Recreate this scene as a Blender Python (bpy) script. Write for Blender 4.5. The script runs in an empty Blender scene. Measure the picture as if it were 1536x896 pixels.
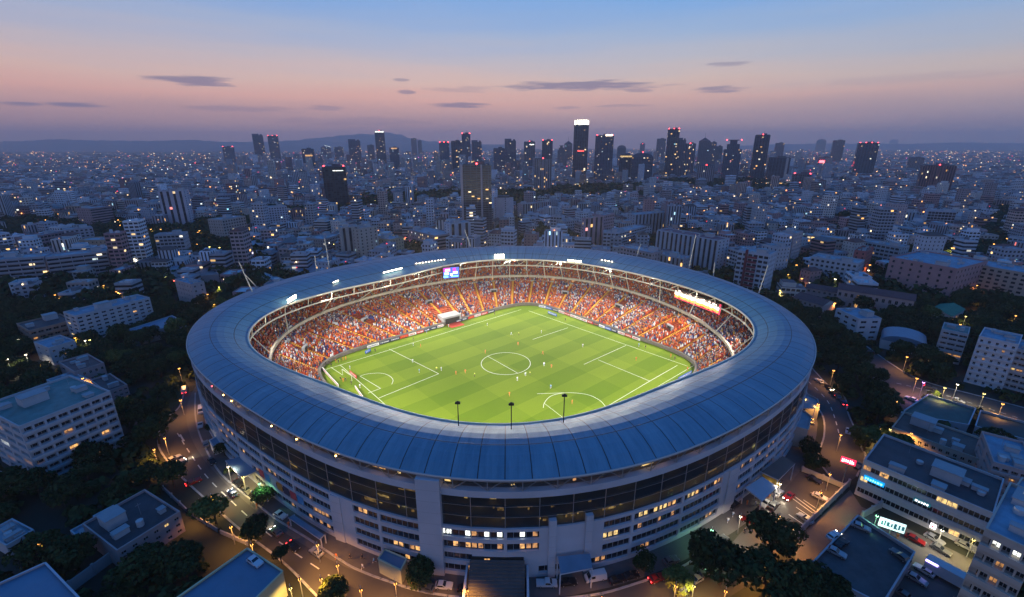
import bpy, bmesh, math, random
import numpy as np
from mathutils import Vector, Matrix
R = math.radians
PI = math.pi
rnd = random.Random(7)
sc = bpy.context.scene
COL = sc.collection

# ------------------------------------------------------------------ camera
PW, PH, F, CH = 1536.0, 896.0, 690.0, 95.0
TH = math.atan(230.0 / F)
cam_d = bpy.data.cameras.new("camera"); cam = bpy.data.objects.new("camera", cam_d); COL.objects.link(cam)
cam_d.sensor_width = 36.0; cam_d.lens = F / PW * 36.0; cam_d.clip_start = 0.5; cam_d.clip_end = 60000
cam.location = (0, 0, CH); cam.rotation_euler = (PI / 2 - TH, 0, 0)
sc.camera = cam

# ------------------------------------------------------------------ world
W = bpy.data.worlds.new("World"); sc.world = W; W.use_nodes = True
wt = W.node_tree; wt.nodes.clear()
def _n(t, typ, **kw):
    n = t.nodes.new(typ)
    for k, v in kw.items(): setattr(n, k, v)
    return n
def _math(t, op, a, b=None, c=None, clamp=False):
    n = t.nodes.new('ShaderNodeMath'); n.operation = op; n.use_clamp = clamp
    for i, x in enumerate((a, b, c)):
        if x is None: continue
        if isinstance(x, (int, float)): n.inputs[i].default_value = x
        else: t.links.new(x, n.inputs[i])
    return n.outputs[0]
def _mix(t, fac, a, b, mode='MIX'):
    n = t.nodes.new('ShaderNodeMix'); n.data_type = 'RGBA'; n.blend_type = mode
    for s, x in ((n.inputs[0], fac), (n.inputs[6], a), (n.inputs[7], b)):
        if isinstance(x, (int, float)): s.default_value = x
        elif isinstance(x, tuple): s.default_value = x if len(x) == 4 else x + (1,)
        else: t.links.new(x, s)
    return n.outputs[2]
def _ramp(t, fac, stops, interp='LINEAR'):
    n = t.nodes.new('ShaderNodeValToRGB'); n.color_ramp.interpolation = interp
    e = n.color_ramp.elements
    while len(e) > 1: e.remove(e[-1])
    e[0].position = stops[0][0]; e[0].color = tuple(stops[0][1]) + (1,)
    for p, c in stops[1:]:
        k = e.new(p); k.color = tuple(c) + (1,)
    t.links.new(fac, n.inputs[0])
    return n.outputs[0]
tc = _n(wt, 'ShaderNodeTexCoord')
sep = _n(wt, 'ShaderNodeSeparateXYZ'); wt.links.new(tc.outputs['Generated'], sep.inputs[0])
X, Y, Z = sep.outputs
elev = _math(wt, 'ARCSINE', Z)                     # radians
az = _math(wt, 'ARCTAN2', X, Y)                    # 0 = straight ahead, + = right
# soft streaky variation
mp = _n(wt, 'ShaderNodeCombineXYZ'); wt.links.new(_math(wt, 'MULTIPLY', az, 1.2), mp.inputs[0]); wt.links.new(_math(wt, 'MULTIPLY', elev, 14.0), mp.inputs[1])
nz = _n(wt, 'ShaderNodeTexNoise'); nz.inputs['Scale'].default_value = 1.6; nz.inputs['Detail'].default_value = 5; wt.links.new(mp.outputs[0], nz.inputs[0])
e2 = _math(wt, 'ADD', elev, _math(wt, 'MULTIPLY', _math(wt, 'SUBTRACT', nz.outputs[0], 0.5), 0.06))
pos = _math(wt, 'SQRT', _math(wt, 'MAXIMUM', _math(wt, 'DIVIDE', e2, PI / 2), 0.0))
def ep(deg): return math.sqrt(max(deg, 0) / 90.0)
sky_front = _ramp(wt, pos, [
    (0.0, (.42, .29, .34)), (ep(1.6), (.52, .34, .36)), (ep(3.2), (.66, .42, .39)), (ep(4.8), (.86, .51, .42)), (ep(6.6), (.80, .58, .50)),
    (ep(8.6), (.60, .56, .61)), (ep(11.0), (.40, .51, .72)), (ep(14.5), (.21, .43, .82)), (ep(21), (.085, .28, .70)), (ep(40), (.018, .18, .60)), (1.0, (.004, .14, .54))])
sky_back = _ramp(wt, pos, [
    (0.0, (.36, .32, .42)), (ep(6), (.46, .43, .56)), (ep(14), (.36, .42, .62)), (ep(27), (.10, .26, .60)), (ep(45), (.018, .18, .60)), (1.0, (.004, .14, .54))])
frontness = _math(wt, 'SMOOTH_MIN', _math(wt, 'ADD', _math(wt, 'MULTIPLY', Y, 0.75), 0.5, clamp=True), 1.0, 0.01)
sky = _mix(wt, frontness, sky_back, sky_front)
# warmer towards the west (left), greyer towards the right
azf = _math(wt, 'ADD', _math(wt, 'MULTIPLY', az, 0.62), 0.5, clamp=True)
sky = _mix(wt, 1.0, sky, _ramp(wt, azf, [(0.0, (1.0, .93, .93)), (0.4, (1.06, 1.0, .98)), (0.7, (.97, 1.0, 1.0)), (1.0, (.80, .92, 1.0))]), 'MULTIPLY')
# long thin stratus clouds: ellipses in azimuth / elevation broken by noise
cn = _n(wt, 'ShaderNodeTexNoise'); cn.inputs['Scale'].default_value = 34; cn.inputs['Detail'].default_value = 6
cmp_ = _n(wt, 'ShaderNodeCombineXYZ'); wt.links.new(_math(wt, 'MULTIPLY', az, .45), cmp_.inputs[0]); wt.links.new(_math(wt, 'MULTIPLY', elev, 5.0), cmp_.inputs[1]); wt.links.new(cmp_.outputs[0], cn.inputs[0])
def px_dir(u, v):
    x, yc, zc = (u - 768) / F, -(v - 448) / F, 1.0
    y = zc * math.cos(TH) + yc * math.sin(TH); z = yc * math.cos(TH) - zc * math.sin(TH)
    return math.atan2(x, y), math.asin(z / math.sqrt(x * x + y * y + z * z))
clouds = [(290, 121, 70, 8, .75), (365, 164, 85, 6, .32), (485, 162, 32, 4, .4), (122, 158, 46, 4.5, .75), (25, 156, 42, 3.5, .7), (870, 129, 130, 8, .75), (1078, 134, 46, 6.5, .6),
          (682, 158, 55, 4, .7), (602, 120, 12, 3, .5), (608, 138, 15, 4.5, .6), (1093, 96, 38, 4, .45), (850, 162, 22, 2.6, .35), (935, 159, 45, 2.6, .3), (960, 136, 22, 3.5, .5), (700, 135, 60, 5, .25), (1330, 120, 200, 7, .12), (540, 182, 110, 7, .25)]
tot = None
for u, v, a, b, s in clouds:
    a0, e0 = px_dir(u, v); a1, _ = px_dir(u + a, v); _, e1 = px_dir(u, v - b)
    da = _math(wt, 'DIVIDE', _math(wt, 'SUBTRACT', az, a0), abs(a1 - a0)); de = _math(wt, 'DIVIDE', _math(wt, 'SUBTRACT', elev, e0), abs(e1 - e0))
    r2 = _math(wt, 'ADD', _math(wt, 'MULTIPLY', da, da), _math(wt, 'MULTIPLY', de, de))
    k = _math(wt, 'ADD', _math(wt, 'SUBTRACT', 1.1, r2), _math(wt, 'MULTIPLY', _math(wt, 'SUBTRACT', cn.outputs[0], 0.5), 3.6))
    k = _math(wt, 'MULTIPLY', _math(wt, 'MULTIPLY', k, 1.1, clamp=True), s)
    tot = k if tot is None else _math(wt, 'MAXIMUM', tot, k)
sky = _mix(wt, tot, sky, (.20, .18, .31, 1))
nish = _n(wt, 'ShaderNodeTexSky'); nish.sky_type = 'NISHITA'; nish.sun_disc = False; nish.sun_elevation = R(-4); nish.sun_rotation = R(-8); nish.air_density = 1.5; nish.dust_density = 2.0
bg1 = _n(wt, 'ShaderNodeBackground'); wt.links.new(sky, bg1.inputs[0]); bg1.inputs[1].default_value = 1.0
bg2 = _n(wt, 'ShaderNodeBackground'); wt.links.new(nish.outputs[0], bg2.inputs[0]); bg2.inputs[1].default_value = 0.05
ad = _n(wt, 'ShaderNodeAddShader'); wt.links.new(bg1.outputs[0], ad.inputs[0]); wt.links.new(bg2.outputs[0], ad.inputs[1])
wo = _n(wt, 'ShaderNodeOutputWorld'); wt.links.new(ad.outputs[0], wo.inputs[0])

# ------------------------------------------------------------------ render look
sc.view_settings.view_transform = 'Standard'; sc.view_settings.look = 'None'; sc.view_settings.gamma = 1
sc.view_settings.exposure = 0.0
cy = sc.cycles
cy.max_bounces = 5; cy.diffuse_bounces = 2; cy.glossy_bounces = 2; cy.transmission_bounces = 2; cy.volume_bounces = 2; cy.transparent_max_bounces = 6
cy.sample_clamp_indirect = 2.5; cy.caustics_reflective = False; cy.caustics_refractive = False
cy.use_denoising = True; cy.blur_glossy = 1.0

FLOOD_W = 17000.0        # watts of each floodlight bank under the roof edge
LAMP_W = 3600.0          # sodium street lamps
HAZE = 1.25e-4
WARM = (1.0, .42, .08)

# ------------------------------------------------------------------ geometry helpers
def at(u, v, z=0.0):
    a = TH + math.atan((v - 448) / F)
    y = (CH - z) / math.tan(a)
    zc = y * math.cos(TH) + (CH - z) * math.sin(TH)
    return Vector(((u - 768) / F * zc, y, z))
def project(p):
    x, y, z = p[0], p[1], p[2] - CH
    zc = y * math.cos(TH) - z * math.sin(TH); yc = y * math.sin(TH) + z * math.cos(TH)
    if zc < 0.1: return (-9999, -9999)
    return (768 + F * x / zc, 448 - F * yc / zc)
def z_of(y, v):
    return CH - y * math.tan(TH + math.atan((v - 448) / F))

class MB:
    def __init__(s): s.v = []; s.f = []; s.m = []; s.c = []; s.p = []; s.uv = []
    def face(s, pts, m=0, c=(1, 1, 1, 1), uv=None, p=(0, 0, 0, 0)):
        n = len(s.v); s.v.extend([tuple(q) for q in pts]); s.f.append(tuple(range(n, n + len(pts)))); s.m.append(m); s.c.append(c if len(c) == 4 else tuple(c) + (1,)); s.p.append(p)
        s.uv.extend(uv if uv else [(0, 0)] * len(pts))
    def box(s, o, w, d, h, ang=0.0, m=0, c=(1, 1, 1, 1), top=None, bottom=False, cell=None, p=(0, 0, 0, 0), ctop=None):
        """box with its base corner-centre o, turned by ang; cell=(cu,cv) gives window-cell uv on walls"""
        ca, sa = math.cos(ang), math.sin(ang)
        def P(x, y, z): return (o[0] + x * ca - y * sa, o[1] + x * sa + y * ca, o[2] + z)
        a, b = w / 2, d / 2
        q = [(-a, -b), (a, -b), (a, b), (-a, b)]; L = [w, d, w, d]; off = 0
        for i in range(4):
            x0, y0 = q[i]; x1, y1 = q[(i + 1) % 4]
            if cell:
                n = max(1, round(L[i] / cell[0])); k = max(1, round(h / cell[1])); uv = [(off, 0), (off + n, 0), (off + n, k), (off, k)]; off += n + 3
            else: uv = [(0, 0), (L[i], 0), (L[i], h), (0, h)]
            s.face([P(x0, y0, 0), P(x1, y1, 0), P(x1, y1, h), P(x0, y0, h)], m, c, uv, p)
        s.face([P(*q[0], h), P(*q[1], h), P(*q[2], h), P(*q[3], h)], m if top is None else top, ctop or c, [(0, 0), (w, 0), (w, d), (0, d)], p)
        if bottom: s.face([P(*q[3], 0), P(*q[2], 0), P(*q[1], 0), P(*q[0], 0)], m, c)
    def tube(s, a, b, r, n=6, m=0, r2=None, cap=True, c=(1, 1, 1, 1)):
        a = Vector(a); b = Vector(b); d = (b - a)
        if d.length < 1e-6: return
        d.normalize(); u = d.orthogonal().normalized(); w = d.cross(u); r2 = r if r2 is None else r2
        A = [a + (u * math.cos(2 * PI * i / n) + w * math.sin(2 * PI * i / n)) * r for i in range(n)]
        B = [b + (u * math.cos(2 * PI * i / n) + w * math.sin(2 * PI * i / n)) * r2 for i in range(n)]
        for i in range(n): j = (i + 1) % n; s.face([A[i], A[j], B[j], B[i]], m, c)
        if cap: s.face(B, m, c); s.face(A[::-1], m, c)
    def ball(s, o, r, m=0, c=(1, 1, 1, 1), n=5, sz=1.0):
        rings = [[(o[0], o[1], o[2] - r * sz)]]
        for i in range(1, 3):
            t = -PI / 2 + PI * i / 3
            rings.append([(o[0] + r * math.cos(t) * math.cos(2 * PI * k / n), o[1] + r * math.cos(t) * math.sin(2 * PI * k / n), o[2] + r * sz * math.sin(t)) for k in range(n)])
        rings.append([(o[0], o[1], o[2] + r * sz)])
        for k in range(n):
            j = (k + 1) % n
            s.face([rings[0][0], rings[1][j], rings[1][k]], m, c); s.face([rings[1][k], rings[1][j], rings[2][j], rings[2][k]], m, c); s.face([rings[2][k], rings[2][j], rings[3][0]], m, c)
    def mesh(s, name, mats, smooth=False):
        me = bpy.data.meshes.new(name); me.from_pydata(s.v, [], s.f)
        for m in mats: me.materials.append(m)
        nf = len(s.f)
        me.polygons.foreach_set('material_index', s.m)
        a = me.attributes.new('col', 'FLOAT_COLOR', 'FACE'); a.data.foreach_set('color', np.array(s.c, dtype=np.float32).ravel())
        if any(q[0] or q[1] for q in s.p):
            a = me.attributes.new('prm', 'FLOAT_COLOR', 'FACE'); a.data.foreach_set('color', np.array(s.p, dtype=np.float32).ravel())
        u = me.uv_layers.new(name='UVMap'); u.data.foreach_set('uv', np.array(s.uv, dtype=np.float32).ravel())
        if smooth: me.polygons.foreach_set('use_smooth', [True] * nf)
        me.update(); return me
    def build(s, name, mats, parent=None, smooth=False, loc=None):
        o = bpy.data.objects.new(name, s.mesh(name, mats if isinstance(mats, (list, tuple)) else [mats], smooth)); COL.objects.link(o)
        if parent is not None: o.parent = parent
        if loc is not None: o.location = loc
        return o
def empty(name, loc=(0, 0, 0), rz=0.0):
    o = bpy.data.objects.new(name, None); COL.objects.link(o); o.location = loc; o.rotation_euler = (0, 0, rz); return o
LM = []                                            # landmarks (u, v, phrase) for labels
PEND = []                                          # (object, description, point): label finished at the end
ORD = 'nearest second third fourth fifth sixth seventh eighth ninth tenth eleventh twelfth thirteenth fourteenth fifteenth sixteenth seventeenth eighteenth nineteenth twentieth'.split()
def finish_labels():
    by = {}
    for o, d, p in PEND:
        u, v = project(p); best = min(LM, key=lambda q: math.hypot(q[0] - u, (q[1] - v) * 1.4)); du, dv = u - best[0], v - best[1]
        s = ('right of ' if du > 0 else 'left of ') if abs(du) > abs(dv) * 1.2 else ('below ' if dv > 0 else 'above ')
        by.setdefault((d, s + best[2]), []).append((math.hypot(du, dv), o))
    for (d, s), l in by.items():
        l.sort(key=lambda q: q[0])
        for i, (_, o) in enumerate(l):
            t = '' if len(l) == 1 else (', nearest to it' if i == 0 else ', %s from it' % ORD[i] if i < 20 else ', %s ring, %s from it' % (ORD[i // 20 + 1], ORD[i % 20] if i % 20 else 'first'))
            o['label'] = '%s %s%s' % (d, s, t)
def tag(o, label=None, cat=None, group=None, kind=None):
    if label: o['label'] = label
    if cat: o['category'] = cat
    if group: o['group'] = group
    if kind: o['kind'] = kind
    return o
def tagp(o, desc, p, cat, group=None):
    PEND.append((o, desc, tuple(p))); return tag(o, None, cat, group)
def put(src, name=None, parent=None, loc=None, rz=None, scale=None):
    c = src.copy(); COL.objects.link(c); c.parent = parent
    if name: c.name = name
    if loc is not None: c.location = loc
    if rz is not None: c.rotation_euler = (0, 0, rz)
    if scale is not None: c.scale = scale if not isinstance(scale, (int, float)) else (scale,) * 3
    return c

# ------------------------------------------------------------------ materials
def mat(name, col=(.5, .5, .5), rough=.8, metal=0.0, spec=.5, emit=None, es=1.0, noise=0.0, nscale=1.0, bump=0.0, sample=False, alpha=None):
    m = bpy.data.materials.new(name); m.use_nodes = True; t = m.node_tree; b = t.nodes['Principled BSDF']
    b.inputs['Base Color'].default_value = tuple(col) + (1,); b.inputs['Roughness'].default_value = rough; b.inputs['Metallic'].default_value = metal
    b.inputs['Specular IOR Level'].default_value = spec
    if noise or bump:
        tcn = _n(t, 'ShaderNodeTexCoord'); n = _n(t, 'ShaderNodeTexNoise'); n.inputs['Scale'].default_value = nscale; n.inputs['Detail'].default_value = 6; t.links.new(tcn.outputs['Object'], n.inputs[0])
        if noise:
            f = _math(t, 'MULTIPLY_ADD', n.outputs[0], 2 * noise, 1 - noise)
            v = _n(t, 'ShaderNodeVectorMath'); v.operation = 'SCALE'; v.inputs[0].default_value = col; t.links.new(f, v.inputs['Scale']); t.links.new(v.outputs[0], b.inputs['Base Color'])
        if bump:
            bp = _n(t, 'ShaderNodeBump'); bp.inputs['Strength'].default_value = bump; t.links.new(n.outputs[0], bp.inputs['Height']); t.links.new(bp.outputs[0], b.inputs['Normal'])
    if emit: b.inputs['Emission Color'].default_value = tuple(emit) + (1,); b.inputs['Emission Strength'].default_value = es
    m.cycles.emission_sampling = 'AUTO' if sample else 'NONE'
    return m
def attr_mat(name, rough=.85, spec=.3, noise=.25, nscale=.25, emit=0.0):
    m = mat(name, rough=rough, spec=spec); t = m.node_tree; b = t.nodes['Principled BSDF']
    a = _n(t, 'ShaderNodeAttribute'); a.attribute_name = 'col'
    tcn = _n(t, 'ShaderNodeTexCoord'); n = _n(t, 'ShaderNodeTexNoise'); n.inputs['Scale'].default_value = nscale; n.inputs['Detail'].default_value = 7; n.inputs['Roughness'].default_value = .65; t.links.new(tcn.outputs['Object'], n.inputs[0])
    f = _math(t, 'MULTIPLY_ADD', n.outputs[0], 2 * noise, 1 - noise)
    v = _n(t, 'ShaderNodeVectorMath'); v.operation = 'SCALE'; t.links.new(a.outputs['Color'], v.inputs[0]); t.links.new(f, v.inputs['Scale']); t.links.new(v.outputs[0], b.inputs['Base Color'])
    if emit: t.links.new(a.outputs['Color'], b.inputs['Emission Color']); b.inputs['Emission Strength'].default_value = emit
    return m
def facade_mat():
    """walls with window cells: uv in cells, prm = (half width, half height, lit share, seed), col = wall colour"""
    m = mat('facade_wall', rough=.85, spec=.3); t = m.node_tree; b = t.nodes['Principled BSDF']
    uvn = _n(t, 'ShaderNodeUVMap'); s = _n(t, 'ShaderNodeSeparateXYZ'); t.links.new(uvn.outputs[0], s.inputs[0])
    pr = _n(t, 'ShaderNodeAttribute'); pr.attribute_name = 'prm'; ps = _n(t, 'ShaderNodeSeparateColor'); t.links.new(pr.outputs['Color'], ps.inputs[0])
    co = _n(t, 'ShaderNodeAttribute'); co.attribute_name = 'col'
    def side(o, half):
        d = _math(t, 'ABSOLUTE', _math(t, 'SUBTRACT', _math(t, 'FRACT', o), 0.5)); return _math(t, 'LESS_THAN', d, half)
    win = _math(t, 'MULTIPLY', side(s.outputs[0], ps.outputs[0]), side(s.outputs[1], ps.outputs[1]))
    cv = _n(t, 'ShaderNodeCombineXYZ'); t.links.new(_math(t, 'FLOOR', s.outputs[0]), cv.inputs[0]); t.links.new(_math(t, 'FLOOR', s.outputs[1]), cv.inputs[1]); t.links.new(_math(t, 'MULTIPLY', pr.outputs['Alpha'], 317.0), cv.inputs[2])
    wn = _n(t, 'ShaderNodeTexWhiteNoise'); wn.noise_dimensions = '3D'; t.links.new(cv.outputs[0], wn.inputs[0]); wsep = _n(t, 'ShaderNodeSeparateColor'); t.links.new(wn.outputs['Color'], wsep.inputs[0])
    lit = _math(t, 'MULTIPLY', win, _math(t, 'LESS_THAN', wsep.outputs[0], ps.outputs[2]))
    tcn = _n(t, 'ShaderNodeTexCoord'); n = _n(t, 'ShaderNodeTexNoise'); n.inputs['Scale'].default_value = .22; n.inputs['Detail'].default_value = 7; t.links.new(tcn.outputs['Object'], n.inputs[0])
    f = _math(t, 'MULTIPLY_ADD', n.outputs[0], .5, .75); v = _n(t, 'ShaderNodeVectorMath'); v.operation = 'SCALE'; t.links.new(co.outputs['Color'], v.inputs[0]); t.links.new(f, v.inputs['Scale'])
    glassc = _mix(t, wsep.outputs[1], (.012, .016, .024, 1), (.06, .065, .075, 1))
    t.links.new(_mix(t, win, v.outputs[0], glassc), b.inputs['Base Color'])
    t.links.new(_math(t, 'MULTIPLY_ADD', win, -.6, .85), b.inputs['Roughness'])
    lc = _ramp(t, wsep.outputs[2], [(0, (1, .45, .1)), (.35, (1, .62, .22)), (.7, (1, .8, .5)), (.86, (.9, 1, .95)), (.93, (.3, .8, 1)), (1, (1, .2, .15))])
    t.links.new(lc, b.inputs['Emission Color']); t.links.new(_math(t, 'MULTIPLY', lit, _math(t, 'MULTIPLY_ADD', wsep.outputs[1], 2.2, .35)), b.inputs['Emission Strength'])
    return m
M = {}
M['facade'] = facade_mat()
M['paint'] = attr_mat('painted_wall')
M['roofing'] = attr_mat('flat_roofing', rough=.6, noise=.75, nscale=.30)
M['tiles'] = attr_mat('roof_tiles', rough=.9, noise=.4, nscale=.5)
M['glass'] = mat('dark_glass', (.012, .018, .028), .12, spec=.7)
M['frame'] = mat('window_frame', (.35, .36, .38), .5)
for k, c, e in (('warm', (1, .5, .14), 1.05), ('yellow', (1, .66, .22), 1.0), ('white', (.95, 1, .9), 2.6), ('cyan', (.25, .85, 1), 2.0), ('dim', (1, .45, .12), .55), ('red', (1, .08, .06), 3.0)):
    mm_ = M['lit_' + k] = mat('lit_' + k, (.3, .25, .2), .5, emit=c, es=e); t = mm_.node_tree
    g_ = _n(t, 'ShaderNodeNewGeometry'); q_ = _n(t, 'ShaderNodeTexNoise'); q_.inputs['Scale'].default_value = 1.1; q_.inputs['Detail'].default_value = 4; t.links.new(g_.outputs['Position'], q_.inputs[0])
    t.links.new(_math(t, 'MULTIPLY', _math(t, 'MULTIPLY_ADD', q_.outputs[0], 4.2, -1.35, clamp=True), e * 1.25), t.nodes['Principled BSDF'].inputs['Emission Strength'])
M['cream'] = mat('cream_steel', (.62, .58, .46), .5, noise=.1, nscale=.3)
M['white'] = mat('white_concrete', (.50, .50, .54), .75, noise=.22, nscale=.12)
M['conc'] = mat('concrete', (.33, .33, .34), .85, noise=.25, nscale=.15)
M['darkmetal'] = mat('dark_metal', (.03, .03, .035), .5, .6)
M['steel'] = mat('galvanised_steel', (.42, .42, .42), .45, .5)
M['asphalt'] = mat('asphalt', (.058, .054, .054), .8, noise=.35, nscale=.09)
M['paving'] = mat('paving', (.10, .092, .088), .85, noise=.3, nscale=.4)
M['line'] = mat('road_paint', (.55, .55, .52), .7, noise=.2, nscale=.8)
M['chalk'] = mat('pitch_line', (.66, .70, .55), .8)
M['earth'] = mat('bare_earth', (.024, .027, .018), .95, noise=.5, nscale=.06)
M['bark'] = mat('bark', (.055, .042, .03), .95, noise=.3, nscale=3)
M['spot'] = mat('flood_lens', (1, 1, 1), .5, emit=(1, .90, .66), es=16)
M['lampglow'] = mat('sodium_lens', (1, .6, .2), .5, emit=(1, .55, .14), es=26)
M['lampwhite'] = mat('white_lens', (1, 1, 1), .5, emit=(1, .80, .55), es=7)
M['beacon'] = mat('red_beacon', (1, .1, .1), .5, emit=(1, .05, .06), es=14)
M['tyre_and_shade'] = mat('tyre_and_shade', (.02, .02, .02), .9)  # also the black panels that stand in for shade in openings
# stadium glass: lets the concourse behind show
m = bpy.data.materials.new('curtain_glass'); m.use_nodes = True; t = m.node_tree; t.nodes.clear()
o_ = _n(t, 'ShaderNodeOutputMaterial'); mx = _n(t, 'ShaderNodeMixShader'); tr = _n(t, 'ShaderNodeBsdfTransparent'); tr.inputs[0].default_value = (.42, .55, .58, 1)
pb = _n(t, 'ShaderNodeBsdfPrincipled'); pb.inputs['Base Color'].default_value = (.015, .02, .028, 1); pb.inputs['Roughness'].default_value = .16
mx.inputs[0].default_value = .42; t.links.new(tr.outputs[0], mx.inputs[1]); t.links.new(pb.outputs[0], mx.inputs[2]); t.links.new(mx.outputs[0], o_.inputs[0]); M['curtain'] = m
# stadium roof
def roof_mat():
    m = mat('roof_panels', rough=.5, spec=.3); t = m.node_tree; b = t.nodes['Principled BSDF']
    uvn = _n(t, 'ShaderNodeUVMap'); s = _n(t, 'ShaderNodeSeparateXYZ'); t.links.new(uvn.outputs[0], s.inputs[0])
    def line(o, w): return _math(t, 'LESS_THAN', _math(t, 'ABSOLUTE', _math(t, 'SUBTRACT', _math(t, 'FRACT', _math(t, 'ADD', o, .5)), .5)), w)
    bent = _math(t, 'ADD', s.outputs[0], _math(t, 'MULTIPLY', _math(t, 'MULTIPLY', s.outputs[1], s.outputs[1]), .05))
    seam = _math(t, 'MAXIMUM', line(bent, .022), line(_math(t, 'MULTIPLY', s.outputs[1], 2.55), .016))
    fine = _math(t, 'MAXIMUM', line(_math(t, 'MULTIPLY', s.outputs[0], 4.0), .05), 0.0)
    cv = _n(t, 'ShaderNodeCombineXYZ'); t.links.new(_math(t, 'FLOOR', bent), cv.inputs[0]); t.links.new(_math(t, 'FLOOR', _math(t, 'MULTIPLY', s.outputs[1], 2.55)), cv.inputs[1])
    wn = _n(t, 'ShaderNodeTexWhiteNoise'); wn.noise_dimensions = '3D'; t.links.new(cv.outputs[0], wn.inputs[0])
    tcn = _n(t, 'ShaderNodeTexCoord'); n = _n(t, 'ShaderNodeTexNoise'); n.inputs['Scale'].default_value = .05; n.inputs['Detail'].default_value = 8; n.inputs['Roughness'].default_value = .7; t.links.new(tcn.outputs['Object'], n.inputs[0])
    f = _math(t, 'ADD', _math(t, 'MULTIPLY', wn.outputs[0], .10), _math(t, 'MULTIPLY', n.outputs[0], .75))
    sm = _n(t, 'ShaderNodeMapping'); sm.inputs['Scale'].default_value = (2.2, 1.1, 1); t.links.new(uvn.outputs[0], sm.inputs[0]); n2 = _n(t, 'ShaderNodeTexNoise'); n2.inputs['Scale'].default_value = 1.3; n2.inputs['Detail'].default_value = 7; n2.inputs['Roughness'].default_value = .7; t.links.new(sm.outputs[0], n2.inputs[0])
    f = _math(t, 'ADD', f, _math(t, 'MULTIPLY', _math(t, 'SUBTRACT', n2.outputs[0], .5), 1.3), clamp=True)
    base = _mix(t, f, (.045, .15, .22, 1), (.19, .36, .45, 1)); base = _mix(t, _math(t, 'MULTIPLY', fine, .12), base, (.1, .12, .14, 1)); base = _mix(t, seam, base, (.035, .045, .055, 1))
    t.links.new(base, b.inputs['Base Color'])
    t.links.new(_math(t, 'MULTIPLY_ADD', n.outputs[0], .35, .26), b.inputs['Roughness'])
    bp = _n(t, 'ShaderNodeBump'); bp.inputs['Strength'].default_value = .6; bp.inputs['Distance'].default_value = .15; t.links.new(_math(t, 'ADD', seam, _math(t, 'MULTIPLY', n.outputs[0], .6)), bp.inputs['Height']); t.links.new(bp.outputs[0], b.inputs['Normal'])
    return m
M['roofpanel'] = roof_mat()
def leaf_mat(name, a, b2):
    m = mat(name, rough=.9, spec=.15); t = m.node_tree; b = t.nodes['Principled BSDF']
    oi = _n(t, 'ShaderNodeObjectInfo'); g = _n(t, 'ShaderNodeNewGeometry'); f = _math(t, 'MULTIPLY_ADD', g.outputs['Random Per Island'], .7, _math(t, 'MULTIPLY', oi.outputs['Random'], .3))
    t.links.new(_mix(t, f, a, b2), b.inputs['Base Color']); return m
M['leaf'] = leaf_mat('leaf_dark', (.014, .026, .010, 1), (.055, .078, .024, 1))
M['leaf2'] = leaf_mat('leaf_pale_lamplit', (.05, .07, .018, 1), (.12, .15, .04, 1))  # paler leaf copy; lamplight on the lit trees is put into its colour
def grass_mat():
    m = mat('mown_grass', rough=.9, spec=.2); t = m.node_tree; b = t.nodes['Principled BSDF']
    uvn = _n(t, 'ShaderNodeUVMap'); s = _n(t, 'ShaderNodeSeparateXYZ'); t.links.new(uvn.outputs[0], s.inputs[0])
    def band(o, k): return _math(t, 'GREATER_THAN', _math(t, 'FRACT', _math(t, 'MULTIPLY', o, k)), .5)
    n = _n(t, 'ShaderNodeTexNoise'); n.inputs['Scale'].default_value = 5; n.inputs['Detail'].default_value = 8; t.links.new(uvn.outputs[0], n.inputs[0])
    wu = _math(t, 'ADD', s.outputs[0], _math(t, 'MULTIPLY', n.outputs[0], .006)); wv = _math(t, 'ADD', s.outputs[1], _math(t, 'MULTIPLY', n.outputs[0], .006))
    f = _math(t, 'ADD', _math(t, 'MULTIPLY', band(wu, 6), .42), _math(t, 'MULTIPLY', band(wv, 3.0), .25)); f = _math(t, 'ADD', f, _math(t, 'MULTIPLY', _math(t, 'SUBTRACT', n.outputs[0], .3), .75))
    t.links.new(_mix(t, f, (.088, .158, .003, 1), (.170, .242, .012, 1)), b.inputs['Base Color']); return m
M['grass'] = grass_mat()
def terrace_mat():
    m = mat('red_seats', rough=.7, spec=.3); t = m.node_tree; b = t.nodes['Principled BSDF']
    uvn = _n(t, 'ShaderNodeUVMap'); v = _n(t, 'ShaderNodeVectorMath'); v.operation = 'FLOOR'; t.links.new(uvn.outputs[0], v.inputs[0])
    wn = _n(t, 'ShaderNodeTexWhiteNoise'); wn.noise_dimensions = '2D'; t.links.new(v.outputs[0], wn.inputs[0])
    t.links.new(_ramp(t, wn.outputs[0], [(0, (.20, .02, .015)), (.5, (.34, .045, .015)), (.8, (.5, .10, .02)), (1, (.16, .02, .02))]), b.inputs['Base Color']); return m
M['seats'] = terrace_mat()
M['crowd'] = attr_mat('clothing', rough=.8, noise=.05)

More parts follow.
